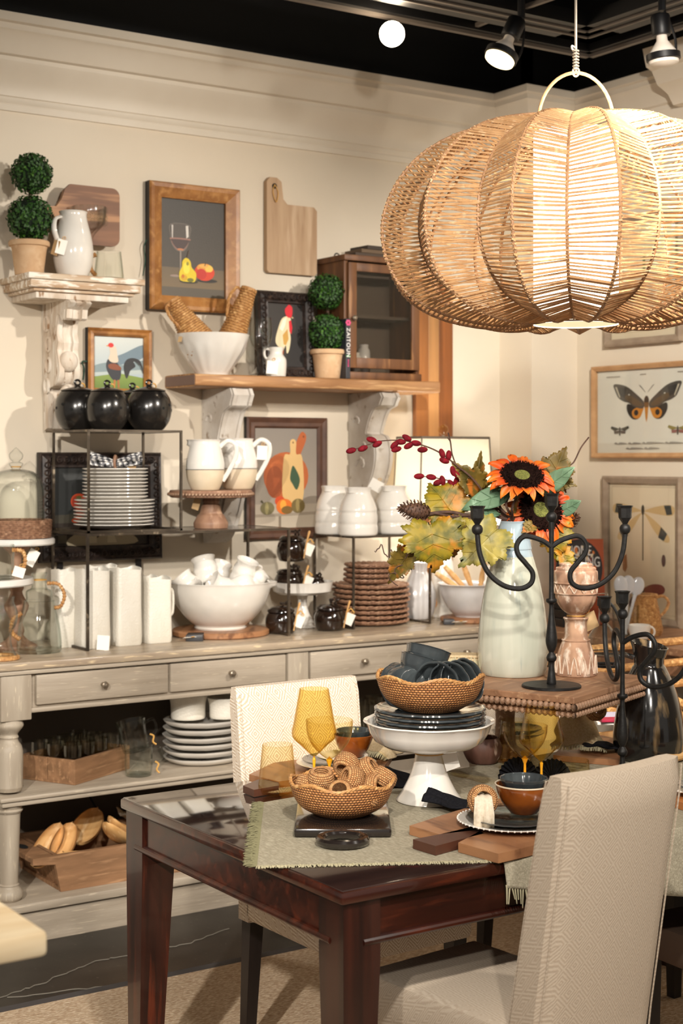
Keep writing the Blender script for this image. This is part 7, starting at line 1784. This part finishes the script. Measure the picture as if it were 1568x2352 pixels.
o = mb.build('fringe', M['fringe'], t, 60); o['kind'] = 'stuff'
# stacked twine rolls with black and white labels behind the vase
for k in range(5):
    q = pz(1272, 1500, .93)
    p_ = onX(1302, .9006+.0365*k, 4.30)
    o = MB().box(-.05, -.05, 0, .05, .05, .034, ch=.003).build('soap_box', M['iron'], None, 0, p_, (0, 0, .1*k-.2)); tag(o, 'small black lettered box on the console, %s of its stack' % ordn(k, 5), 'box', 'stacked black boxes')
    mb = MB()
    for j in range(5): mb.box(-.03+.012*j, -.0512, .01, -.022+.012*j, -.0503, .024)
    mb.build('printed_band', M['letter'], o, 0)
# ---------------------------------------------------------------- the autumn bouquet
VD = (VQ.x*FW[0]+VQ.y*FW[1]); bs = VD/F
NECK = Vector((VQ.x, VQ.y, ZRT+345*VS))
def B(px, py, dd=0.0): return pd(px, py, VD+dd)
def stem_to(parent, P, r=3.0, m='twig', name='stem'):
    low = NECK-upv*.10
    return MB().tube([q-parent.location for q in curve([low, NECK, *P], 6)], r*bs, 8).build(name, M[m], parent)
MAPLE = [(0, 0), (.10, -.10), (.30, -.16), (.34, -.05), (.52, -.02), (.40, .14), (.58, .30), (.46, .38), (.50, .56), (.34, .56), (.28, .74), (.16, .78), (0, 1.05), (-.14, .80), (-.26, .76), (-.32, .58), (-.48, .58), (-.46, .40), (-.60, .30), (-.42, .16), (-.54, 0), (-.36, -.05), (-.30, -.16), (-.10, -.10)]
OVAL = [(0, 0), (.13, .08), (.24, .22), (.29, .38), (.27, .55), (.20, .72), (.10, .88), (0, 1.0), (-.10, .88), (-.20, .72), (-.27, .55), (-.29, .38), (-.24, .22), (-.13, .08)]
def leaf(parent, name, m, outline, base, tip, width, nrm=None, cup=.12, curl=.1, seed=0, jag=0.0):
    """leaf blade from base to tip (points in the room), nrm roughly its upper side"""
    random.seed(seed); ax = tip-base; L_ = ax.length; ax.normalize()
    n_ = (nrm or (-fwv+upv*.3)).normalized(); n_ = (n_-ax*n_.dot(ax)).normalized(); side = ax.cross(n_)
    P = []
    k = len(outline)
    for i in range(k):
        a, b = Vector(outline[i]), Vector(outline[(i+1) % k]); d = b-a; nn = Vector((d.y, -d.x))
        P.append(a)
        for g, f in enumerate((.2, .4, .6, .8) if jag else (.5,)): P.append(a.lerp(b, f)+nn*((.32 if g % 2 else -.10)+random.uniform(-.12, .12))*jag)
    c = Vector((0, .42)); rings = [.0, .25, .5, .75, 1.0]; vs = []; m_ = len(P)
    ph = random.uniform(0, 6)
    def place(q):
        w_ = width/1.1
        h = cup*abs(q.x)*1.2-curl*(q.y-.3)**2+.035*math.sin(9*q.x+ph)*abs(q.x)*2+.02*math.sin(7*q.y+ph)+.05*math.sin(4.5*math.atan2(q.y-.42, q.x)+ph)*((q-c).length)**1.5
        return base+ax*(q.y*L_)+side*(q.x*w_)+n_*(h*L_)-parent.location
    vs.append(place(c))
    for r in rings[1:]: vs += [place(c.lerp(q, r)) for q in P]
    fs = [(0, 1+i, 1+(i+1) % m_) for i in range(m_)]
    for j in range(len(rings)-2):
        o = 1+j*m_; fs += [(o+i, o+m_+i, o+m_+(i+1) % m_, o+(i+1) % m_) for i in range(m_)]
    o = MB().add(vs, fs).build(name, M[m], parent, 70); so = o.modifiers.new('thick', 'SOLIDIFY'); so.thickness = .0012
    vein = [place(Vector((0, y)))+n_*.0012 for y in (0, .25, .5, .75, .95)]
    mb = MB().tube(vein, [.0018, .0016, .0013, .001, .0006], 4)
    for y, x in ((.2, .3), (.42, .3), (.62, .2)):
        for sg in (-1, 1): mb.tube([place(Vector((0, y)))+n_*.0012, place(Vector((sg*x*.9, y+.16)))+n_*.0013], [.0012, .0005], 4)
    mb.build('vein', M[m], o)
    return o
# sunflowers
def sunflower(px, py, rd, nrm, label, seed, leaves, dd=0.0):
    random.seed(seed); c = B(px, py, dd); t = thing('sunflower', label, 'flower', NECK-upv*.10, 0, 'orange sunflowers')
    n_ = nrm.normalized(); R = rd*bs; u = n_.orthogonal().normalized(); v = n_.cross(u)
    loc = c-t.location
    MB().tube([q-t.location for q in curve([NECK-upv*.10, NECK, NECK.lerp(c, .6)+upv*.01, c-n_*R*.5], 6)], 4*bs, 8).build('stem', M['leaf_brown'], t)
    q = n_.to_track_quat('Z', 'Y').to_matrix().to_4x4()
    d = MB().lathe([(0, -.35*R), (R*.5, -.3*R), (R*.98, -.02*R), (R*1.0, .06*R), (R*.8, .16*R), (R*.42, .12*R), (0, .05*R)], 40); d.xf(Matrix.Translation(loc) @ q); disc = d.build('seed_disc', M['seed'], t)
    d = MB().lathe([(R*.34, .12*R), (R*.3, .15*R), (R*.16, .14*R), (0, .11*R)], 30); d.xf(Matrix.Translation(loc) @ q); d.build('disc_centre', M['seed_green'], disc)
    mb = MB()
    for i in range(420):
        r = R*(.33+.65*math.sqrt(random.random())); a = random.uniform(0, 6.283); hh = .16*R*(1-((r/R-.7)/.4)**2)
        p0 = loc+(u*math.cos(a)+v*math.sin(a))*r+n_*hh; mb.tube([p0, p0+n_*R*.07+(u*math.cos(a)+v*math.sin(a))*R*.02], [R*.022, R*.012], 4)
    o = mb.build('florets', M['seed'], disc, 0); o['kind'] = 'stuff'
    for i in range(24):
        a = 2*math.pi*i/24+random.uniform(-.08, .08); d1 = u*math.cos(a)+v*math.sin(a); s1 = n_.cross(d1)
        L_ = R*random.uniform(.52, .80); W_ = R*random.uniform(.17, .25); lift = random.uniform(-.15, .55)
        rows = []
        for k in range(6):
            f = k/5; w_ = W_*math.sin(math.pi*(.16+.80*f))**.8; y = R*.88+L_*f; h = R*(.02+lift*f-.35*f*f)
            rows.append([loc+d1*y+s1*(e*w_)+n_*(h+abs(e)*.10*R) for e in (-1, -.4, 0, .4, 1)])
        ca, cb_ = lin(random.choice([(120, 22, 6), (146, 34, 8), (166, 44, 8)])), lin(random.choice([(214, 100, 14), (226, 118, 24), (204, 80, 12)]))
        def pc_(v, ca=ca, cb_=cb_): f = min(1, max(0, ((Vector(v)-loc).length/R-.85)/.55)); return tuple(ca[i]*(1-f)+cb_[i]*f for i in range(4))
        mb = MB().add([p for r in rows for p in r], [(j*5+e, j*5+e+1, (j+1)*5+e+1, (j+1)*5+e) for j in range(5) for e in range(4)], 0, pc_)
        o = mb.build('petal', M['petal_paint'], t, 70); so = o.modifiers.new('thick', 'SOLIDIFY'); so.thickness = .0008
    for i in range(9):
        a = 2*math.pi*i/9+.2; d1 = u*math.cos(a)+v*math.sin(a); s1 = n_.cross(d1)
        MB().add([loc+d1*R*.7-n_*R*.15-s1*R*.15, loc+d1*R*.7-n_*R*.15+s1*R*.15, loc+d1*R*1.3-n_*R*.25], [(0, 1, 2)]).build('sepal', M['leaf_green'], t, 0)
    for k, (b_, tp, w_) in enumerate(leaves): leaf(t, 'leaf', 'leaf_green', OVAL, B(*b_), B(*tp), w_*bs, cup=.08, curl=.25, seed=seed+k)
    return t
sunflower(1198, 1095, 52, -fwv*.62+upv*.80+rt*.05, 'upper orange sunflower facing up out of the celadon vase', 3, [((1175, 1128, -.02), (1062, 1166, -.05), 96), ((1240, 1130, .02), (1318, 1072, -.02), 84)], -.03)
sunflower(1240, 1172, 54, -fwv*.92+upv*.30+rt*.22, 'lower orange sunflower facing out behind the iron candelabra', 8, [((1280, 1180, .04), (1332, 1150, 0), 70), ((1150, 1180, -.02), (1086, 1178, -.05), 40)], .02)
# autumn vine spray
t = thing('vine_leaf_spray', 'spray of golden and brown vine leaves hanging over the vase', 'leaf spray', NECK-upv*.10)
stem_to(t, [B(1130, 1190), B(1080, 1186, -.02), B(1030, 1176, -.03), B(975, 1182, -.04)], 4.0, name='branch')
stem_to(t, [B(1120, 1185), B(1050, 1186, -.04), B(1000, 1200, -.05), B(960, 1230, -.05), B(930, 1285, -.05)], 2.4, name='tendril')
for k, (m, b_, tp, w_, cup, curl) in enumerate((
    ('leaf_autumn', (990, 1205, -.08), (1000, 1312, -.09), 150, .25, .3),
    ('leaf_autumn', (1040, 1178, -.02), (985, 1108, .02), 130, .12, .15),
    ('leaf_pale', (1140, 1215, -.10), (1056, 1300, -.11), 120, .1, .2),
    ('leaf_brown', (938, 1270, -.05), (893, 1338, -.06), 60, .5, .2),
    ('leaf_autumn', (1030, 1200, -.04), (1045, 1280, -.02), 100, .2, .3),
    ('leaf_brown', (1052, 1195, -.03), (1040, 1262, -.03), 56, .3, .3),
    ('leaf_brown', (1098, 1128, .02), (1040, 1062, .0), 66, .5, .2),
    ('leaf_brown', (1090, 1130, .04), (1104, 1040, .03), 44, .6, .3))): leaf(t, 'leaf', m, MAPLE, B(*b_), B(*tp), w_*bs, -fwv+upv*(.3 if k != 1 else .6), cup, curl, 40+k, .35)
mb = MB(); P = []
for i in range(34): f = i/33; P.append(B(930-70*f, 1290-35*f-10*math.sin(9*f*2), -.05)-t.location+Vector((0, 0, .004*math.sin(i*1.3))))
mb.tube(P, 1.4*bs, 5); P = [B(930-30*f+14*math.sin(14*f), 1300+36*f+10*math.cos(13*f), -.06)-t.location for f in [i/40 for i in range(41)]]; mb.tube(P, 1.2*bs, 5); mb.build('curly_tendril', M['twig'], t)
t = thing('vine_leaf_spray', 'olive vine leaves standing up behind the upper sunflower', 'leaf spray', NECK-upv*.10)
stem_to(t, [B(1225, 1150, .05), B(1262, 1100, .06)], 2.6)
for k, (m, b_, tp, w_, cup, curl) in enumerate((('leaf_brown', (1262, 1112, .05), (1298, 1028, .04), 92, .15, .2), ('leaf_brown', (1268, 1108, .05), (1322, 1112, .03), 52, .2, .3))): leaf(t, 'leaf', m, MAPLE, B(*b_), B(*tp), w_*bs, -fwv+upv*.4, cup, curl, 60+k, .35)
t = thing('vine_leaf_spray', 'yellow vine leaves drooping below the lower sunflower', 'leaf spray', NECK-upv*.10)
stem_to(t, [B(1235, 1205, .04), B(1262, 1215, .02)], 2.4)
for k, (m, b_, tp, w_, cup, curl) in enumerate((('leaf_autumn', (1268, 1205, .03), (1282, 1288, .02), 84, .2, .2), ('leaf_autumn', (1290, 1262, .03), (1312, 1318, .02), 44, .2, .2), ('leaf_brown', (1222, 1205, -.02), (1200, 1222, -.06), 34, .2, .2))): leaf(t, 'leaf', m, MAPLE, B(*b_), B(*tp), w_*bs, -fwv+upv*.3, cup, curl, 70+k, .35)
# pine cones on picks
def cone(px, py, ax, L_, W_, label, dd, path):
    c = B(px, py, dd); t = thing('pine_cone', label, 'pine cone', c); ax = ax.normalized(); q = Vector((0, 0, 1)).rotation_difference(ax).to_matrix().to_4x4()
    MB().tube([p-c for p in curve([NECK-upv*.06, NECK, *path, c], 5)], 2*bs, 6).build('pick', M['twig'], t)
    core = MB().lathe([(0, 0)]+[(W_*.35*bs*math.sin(math.pi*min(1, .12+.86*f)), L_*bs*f) for f in [i/8 for i in range(1, 8)]]+[(0, L_*bs)], 14); core.xf(q); core.build('core', M['cone'], t)
    mb = MB(); n = 96
    for i in range(n):
        f = (i+.5)/n; a = i*2.39996; r = W_*.5*bs*math.sin(math.pi*min(1, .16+.80*f))**.8; z = L_*bs*f
        d = Vector((math.cos(a), math.sin(a), 0)); sd = Vector((-math.sin(a), math.cos(a), 0)); w_ = 4.4*bs*(1-.4*f)
        b0 = d*r*.45+Vector((0, 0, z)); tp = d*r+Vector((0, 0, z+6*bs))
        mb.add([b0-sd*w_*.6, b0+sd*w_*.6, tp+sd*w_, tp-sd*w_, tp+Vector((0, 0, 2.6*bs))+d*1.0*bs], [(0, 1, 2, 3), (3, 2, 4), (0, 3, 4), (1, 4, 2), (0, 4, 1)])
    mb.xf(q); o = mb.build('scales', M['cone'], t, 0); o['kind'] = 'stuff'; return t
cone(988, 1178, -rt*.95+upv*.15-fwv*.25, 72, 50, 'brown pine cone sticking out at the end of the vine branch', -.04, [B(1060, 1188, -.03)])
cone(1284, 1205, rt*.8+upv*.35, 46, 40, 'small pine cone half hidden behind the lower sunflower', .06, [B(1250, 1210, .05)])
# crimson bud branches
def budbranch(path, buds, label, seed):
    random.seed(seed); t = thing('bud_branch', label, 'branch', NECK-upv*.10, 0, 'crimson bud branches'); P = curve([NECK-upv*.10, NECK]+[B(*p) for p in path], 6)
    MB().tube([p-t.location for p in P], [max(1.0, 3.0-2.2*i/len(P))*bs for i in range(len(P))], 6).build('twig', M['twig'], t)
    for (x, y, an) in buds:
        c = B(x, y, path[0][2] if len(path[0]) > 2 else 0)-t.location; d = rt*math.cos(an)+upv*math.sin(an)
        mb = MB().ball((0, 0, 0), 8.2*bs, 10, 8, sc=(.85, .85, 1.5)); mb.xf(Matrix.Translation(c) @ Vector((0, 0, 1)).rotation_difference(d).to_matrix().to_4x4()); mb.build('bud', M['berry'], t)
        j = min(P, key=lambda p: (p-t.location-c).length)-t.location; MB().tube([j, c], .8*bs, 4).build('bud_stalk', M['twig'], t)
    return t
budbranch([(1150, 1185, 0), (1090, 1105, 0), (1052, 1072, 0), (1010, 1040, 0), (968, 1022, 0), (925, 1012, 0), (875, 1013, 0), (838, 1024, 0), (803, 1036, 0)],
          [(806, 1035, 3.4), (833, 1030, 3.5), (853, 1010, 2.9), (866, 1020, 3.6), (906, 1022, 3.9), (920, 1015, 3.1), (910, 1032, 3.4), (934, 1006, 2.6), (938, 1024, 3.6), (955, 1018, 3.0), (970, 1033, 3.2), (1015, 1042, 1.9), (1030, 1046, 1.5), (1020, 1058, 2.8), (1040, 1082, 1.8), (1048, 1090, 2.2)], 'long arching branch of crimson buds reaching towards the white jars', 5)
budbranch([(1145, 1185, .02), (1110, 1140, .02), (1070, 1118, .02), (1030, 1104, .02), (990, 1096, .02), (960, 1094, .02)],
          [(962, 1094, 3.2), (990, 1096, 3.0), (1006, 1108, 3.5), (1016, 1104, 1.8), (1036, 1112, 2.2), (1048, 1106, 1.4), (1030, 1120, 3.4), (1060, 1120, 2.4), (1070, 1126, 1.6), (1082, 1128, 2.3), (1070, 1146, 2.8)], 'short branch of crimson buds above the golden leaves', 6)
for k, (P, lab) in enumerate(((((1140, 1185, .03), (1060, 1085, .03), (1040, 1050, .03), (1034, 1015, .03), (1029, 994, .03)), 'thin bare twig standing up in front of the lamp shade'), (((1230, 1180, .05), (1300, 1080, .05), (1318, 1060, .05), (1334, 1028, .05), (1352, 1004, .05)), 'thin bare twig reaching towards the butterfly print'))):
    t = thing('bare_twig', lab, 'twig', NECK-upv*.10); stem_to(t, [B(*p) for p in P], 1.8); p = B(*P[-2]); MB().tube([p-t.location, p-t.location+rt*(7*bs*(1 if k else -1))+upv*(10*bs)], 1.2*bs, 5).build('side_shoot', M['twig'], t)
# bunch of stems in the neck
for k in range(5):
    t = thing('flower_stem', 'bare brown stem rising from the mouth of the vase, '+['closest to the lamp', 'second from the lamp', 'in the middle', 'fourth from the lamp', 'beside the lower sunflower'][k], 'stem', NECK-upv*.10, 0, 'bare stems in the vase neck'); stem_to(t, [B(1120+14*k, 1165-4*(k % 2), -.02*k+.03), B(1096+24*k, 1140-6*(k % 3), .02)], 3.0)
o = MB().box(-.012, -.0004, -.009, .012, .0004, .009).build('stem_tag', M['paper'], None, 0, B(1139, 1197, -.05), (0, .35, CAMROT)); tag(o, 'tiny white barcode tag on the stems at the vase mouth', 'tag')
# ---------------------------------------------------------------- console along the print wall
KZ = .90
t = thing('console_table', 'plain wooden console table along the print wall behind the dining table', 'console table', (0, 0, 0))
MB().box(4.12, 3.1, KZ-.03, XW-.02, 5.05, KZ, ch=.004).build('top', M['riser_top'], t, 0)
MB().box(4.16, 3.14, KZ-.11, XW-.03, 5.01, KZ-.03).build('apron', M['riser_top'], t, 0)
for x in (4.19, 4.58):
    for y in (3.17, 4.98): MB().box(x-.03, y-.03, 0, x+.03, y+.03, KZ-.11).build('leg', M['riser_top'], t, 0)
# ---------------------------------------------------------------- framed prints (built facing -X)
RP = (0, 0, -math.pi/2)
def print_frame(name, label, y0, y1, z0, z1, X, fm, fwid, shapes, dep=.03):
    w_, h_ = abs(y1-y0), z1-z0
    t = thing(name, label, 'framed print', (X-.001, (y0+y1)/2, (z0+z1)/2), 0, None, RP)
    frame4(t, w_, h_, [(0, 0), (0, dep), (fwid*.3, dep+.004), (fwid, dep-.004), (fwid, .010)], [fm])
    canvas(t, w_-2*fwid, h_-2*fwid, -.011, shapes, 'print', 'print')
    MB().box(-w_/2+fwid, -.0175, -h_/2+fwid, w_/2-fwid, -.016, h_/2-fwid).build('glazing', M['glass'], t, 0)
    return t, w_-2*fwid, h_-2*fwid
def mir(P): return [(1-x, z) for x, z in reversed(P)]
PAPER = (232, 226, 216)
upper = [(.475, .60), (.40, .70), (.30, .80), (.20, .835), (.165, .82), (.18, .76), (.20, .70), (.22, .66), (.27, .62), (.32, .60), (.38, .55), (.46, .53)]
hind = [(.465, .55), (.38, .56), (.31, .59), (.30, .52), (.33, .44), (.37, .40), (.42, .41), (.45, .47)]
bf = [(PAPER, R01), ((222, 214, 202), [(0, 0), (1, 0), (1, .12), (0, .12)])]
for f in (lambda P: P, mir):
    bf += [((46, 42, 40), f(hind)), ((206, 132, 44), f([(.465, .54), (.40, .54), (.355, .50), (.36, .44), (.39, .41), (.43, .42), (.455, .48)])), ((40, 36, 34), f(ell(.395, .48, .022, .035, 16))), ((84, 78, 72), f(upper)), ((104, 86, 66), f([(.46, .58), (.38, .66), (.30, .70), (.28, .66), (.34, .60), (.42, .555)])), ((60, 56, 54), f([(.30, .78), (.21, .80), (.22, .70), (.28, .66)])), ((206, 196, 176), f([(.185, .80), (.20, .80), (.235, .68), (.23, .66)])), ((220, 214, 204), f(ell(.325, .70, .008, .008, 8))), ((90, 80, 70), f([(.485, .72), (.49, .72), (.44, .80), (.42, .815)]))]
bf += [((52, 44, 40), ell(.5, .62, .024, .06, 16)), ((196, 128, 46), [(.478, .58), (.522, .58), (.51, .42), (.5, .36), (.49, .42)]), ((120, 84, 50), [(.478, .60), (.522, .60), (.52, .54), (.48, .54)])]
def moth(cx, cz, c1, c2, k=1.0):
    out = []
    for sg in (-1, 1): out += [(c1, [(cx, cz+.02*k), (cx+sg*.085*k, cz+.055*k), (cx+sg*.095*k, cz+.03*k), (cx+sg*.05*k, cz-.005*k)]), (c2, [(cx, cz), (cx+sg*.06*k, cz-.005*k), (cx+sg*.055*k, cz-.04*k), (cx+sg*.015*k, cz-.035*k)])]
    return out+[((70, 58, 50), ell(cx, cz-.01, .009*k, .055*k, 12))]
bf += moth(.235, .27, (66, 62, 54), (104, 90, 82))+moth(.80, .27, (150, 134, 74), (150, 96, 92))
for x0, x1, z in ((.10, .24, .925), (.44, .50, .935), (.80, .94, .94)): bf.append(((170, 160, 150), rect(x0, z-.006, x1, z+.006)))
for x0, x1, z in ((.18, .30, .115), (.32, .44, .115), (.46, .66, .118), (.68, .84, .118), (.30, .46, .055), (.48, .62, .055)): bf.append(((150, 142, 134), [(x0, z), (x0+.02, z+.012), (x0+.04, z-.004), (x0+.06, z+.012), (x1, z+.002), (x1, z-.008), (x0+.03, z-.012)]))
a = pX(1357, 843, XW-.03); bm_ = pX(1357, 1052, XW-.03); cY = pX(1478, 1000, XW-.03).y
print_frame('butterfly_print', 'oak-framed butterfly print with two small moths on the print wall', a.y, 2*cY-a.y, bm_.z, a.z, XW, M['frame_oak'], .022, bf)
df = [(((206, 184, 156), (224, 204, 178)), R01), ((190, 168, 140), rect(.03, .025, .97, .03)), ((190, 168, 140), rect(.03, .97, .97, .975)), ((190, 168, 140), rect(.03, .03, .036, .97)), ((190, 168, 140), rect(.964, .03, .97, .97))]
for f in (lambda P: P, mir):
    df += [((206, 172, 124), f([(.52, .795), (.70, .83), (.86, .845), (.94, .83), (.95, .79), (.90, .765), (.75, .77), (.58, .785)])), ((58, 60, 58), f([(.80, .84), (.90, .842), (.92, .775), (.84, .768)])), ((206, 172, 124), f([(.52, .78), (.66, .73), (.80, .66), (.88, .60), (.86, .565), (.78, .58), (.66, .65), (.56, .74)])), ((58, 60, 58), f([(.76, .68), (.85, .63), (.80, .575), (.72, .60)]))]
df += [((70, 60, 50), ell(.525-.025, .80, .022, .04, 14)), ((90, 76, 60), rect(.492, .42, .508, .78)), ((150, 96, 52), [(.20, .44), (.26, .46), (.27, .36), (.24, .32), (.2, .34)]), ((92, 64, 58), ell(.80, .43, .03, .045, 12))]
for f in (lambda P: P, mir):
    df += [((128, 66, 56), f([(.50, .20), (.62, .245), (.76, .25), (.82, .22), (.78, .18), (.62, .165)])), ((84, 60, 60), f([(.51, .18), (.62, .16), (.70, .10), (.68, .05), (.60, .05), (.53, .11)]))]
df += [((100, 76, 64), ell(.5, .15, .025, .09, 14)), ((150, 110, 60), ell(.5, .25, .012, .03, 8))]
a = pX(1382, 1093, XW-.03); b = pX(1562, 1093, XW-.03)
print_frame('dragonfly_print', 'grey-framed dragonfly print standing on the console against the wall', a.y, b.y, KZ+.0005, a.z, XW, M['frame_grey'], .030, df)
a = pX(1386, 798, XW-.03); b = pX(1562, 770, XW-.03)
print_frame('botanical_print', 'grey-framed cream print on the wall above the butterflies', a.y, b.y, a.z, a.z+.55, XW, M['frame_grey'], .030, [((228, 210, 184), R01), ((206, 186, 156), rect(.06, .05, .94, .056)), ((206, 186, 156), rect(.06, .05, .066, .95)), ((206, 186, 156), rect(.934, .05, .94, .95)), ((226, 206, 178), rect(.08, .07, .92, .93)), ((120, 128, 84), [(.48, .3), (.52, .3), (.52, .7), (.48, .7)])])
# cookbook
q = onX(1333, KZ+.0006, 4.36); s = S(q)
bw, bh = 118*s, (1.6-(1238-CY)*s)-KZ
t = thing('cookbook', 'cookbook with a dark plate of vegetables and white title standing on the console', 'book', q, CAMROT+.1, None, (-.10, 0, CAMROT+.1))
MB().box(-bw/2, 0, 0, bw/2, .028, bh, ch=.002).build('cover', mat('rust_cover', (150, 66, 34), .4, c2=(112, 42, 22), scale=(20, 20, 20)), t, 0)
random.seed(14)
sh = [(((140, 60, 30), (176, 84, 42)), R01), ((34, 28, 28), ell(.5, .66, .47, .34, 32)), ((46, 38, 36), ell(.5, .66, .43, .31, 32))]
for k in range(46):
    a = random.uniform(0, 6.28); r = random.uniform(.16, .36); sh.append((random.choice([(190, 92, 40), (206, 170, 120), (150, 52, 34), (96, 80, 50), (222, 206, 176), (110, 46, 40), (214, 120, 50)]), ell(.5+r*1.1*math.cos(a), .66+r*.8*math.sin(a), random.uniform(.02, .05), random.uniform(.014, .03), 10, rot=random.uniform(0, 180))))
sh.append(((232, 220, 196), ell(.84, .50, .06, .035, 12, rot=-30)))
canvas(t, bw*.99, bh*.99, 0, sh, 'print_gloss', 'jacket_picture').location = (0, -.0006, bh/2)
for k, (wd, size, fz) in enumerate((('HOME', .052, .855), ('COOKING', .052, .725), ('KATE', .026, .605))):
    me = txt_mesh(wd, size, .0004); me.materials.append(M['letter']); o = bpy.data.objects.new('title_lettering', me); COL.objects.link(o); o.parent = t; o.location = (0, -.0068, bh*fz); o.rotation_euler = (math.pi/2, 0, 0); o.scale = (.72, 1.15, 1)
# wicker bottle, spoon jar, cup, plant rack
q = onX(1482, KZ+.0006, 4.34); s = S(q)
wicker_bottle(q, (0, 0, 1), 1.6-(1366-CY)*s-KZ, 38*s, 24*s, 'upright wicker bottle with looped handle on the console below the dragonfly print', (RT[0], RT[1], 0), 9, 'wicker_y', 26)
q = onX(1436, KZ+.0006, 4.25); s = S(q)
t = thing('spoon_jar', 'clear glass jar holding grey porcelain spoons on the console', 'jar', q)
MB().lathe(sc(shell([(26, 0), (28, 4), (30, 40), (30, 70)], 2, 5), s), 32).build('body', M['glass'], t)
for k, (dx, dz, tl) in enumerate(((-16, 116, -.1), (4, 122, .05), (26, 112, .25))):
    t = thing('porcelain_spoon', 'grey porcelain spoon in the glass jar, '+['leaning to the bottle side', 'upright in the middle', 'leaning to the wicker bottle'][k], 'spoon', q+upv*.008, CAMROT, 'porcelain spoons'); t.rotation_euler = (0, tl, CAMROT)
    MB().tube([(0, (k-1)*.006, 0), (0, (k-1)*.006, 70*s), (0, (k-1)*.006, 92*s)], [3.5*s, 3.5*s, 5*s], 8).build('handle', M['spoon'], t)
    MB().ball((0, (k-1)*.006, 112*s), 16*s, 18, 12, sc=(1, .35, 1.4)).build('spoon_bowl', M['spoon'], t)
q = onX(1468, KZ+.0006, 4.18); s = S(q)
t = thing('teacup', 'white teacup with a round handle on the console', 'cup', q, CAMROT); MB().lathe(sc(shell(smooth_prof([(14, 0), (18, 3), (24, 20), (26, 36)], 3), 2), s), 32).build('body', M['white'], t)
MB().tube([((24+11*math.cos(i*.5))*s, 0, (20+12*math.sin(i*.5))*s) for i in range(13)], 2.6*s, 8, closed=True).build('handle', M['white'], t)
# rattan armchair at the edge
q = pd(1540, 1600, 4.9)
t = thing('rattan_armchair', 'honey rattan armchair with curved cane arms beyond the black jug vase', 'armchair', Vector((3.83, q.y+.10, 0)), 0)
for k in range(4): MB().tube(curve([(-.25, .25, .86-.035*k), (-.25, .05, .85-.035*k), (-.25, -.22, .80-.035*k), (-.26, -.25, .70-.035*k)], 5), .016, 8).build('arm_cane', M['wicker_y'], t)
for k in range(4): MB().tube(curve([(.25, .25, .86-.035*k), (.25, .05, .85-.035*k), (.25, -.22, .80-.035*k), (.26, -.25, .70-.035*k)], 5), .016, 8).build('arm_cane', M['wicker_y'], t)
MB().box(-.25, -.25, .40, .25, .25, .44, ch=.01).build('seat', M['wicker_y'], t)
for x in (-.27, .27):
    for y in (-.27, .27): MB().tube([(x, y, .0005), (x, y, .70 if y < 0 else 1.0)], .018, 8).build('leg', M['wicker_y'], t)
for k in range(7): MB().tube([(-.27, .25, .5+.075*k), (.27, .25, .5+.075*k)], .014, 8).build('back_cane', M['wicker_y'], t)
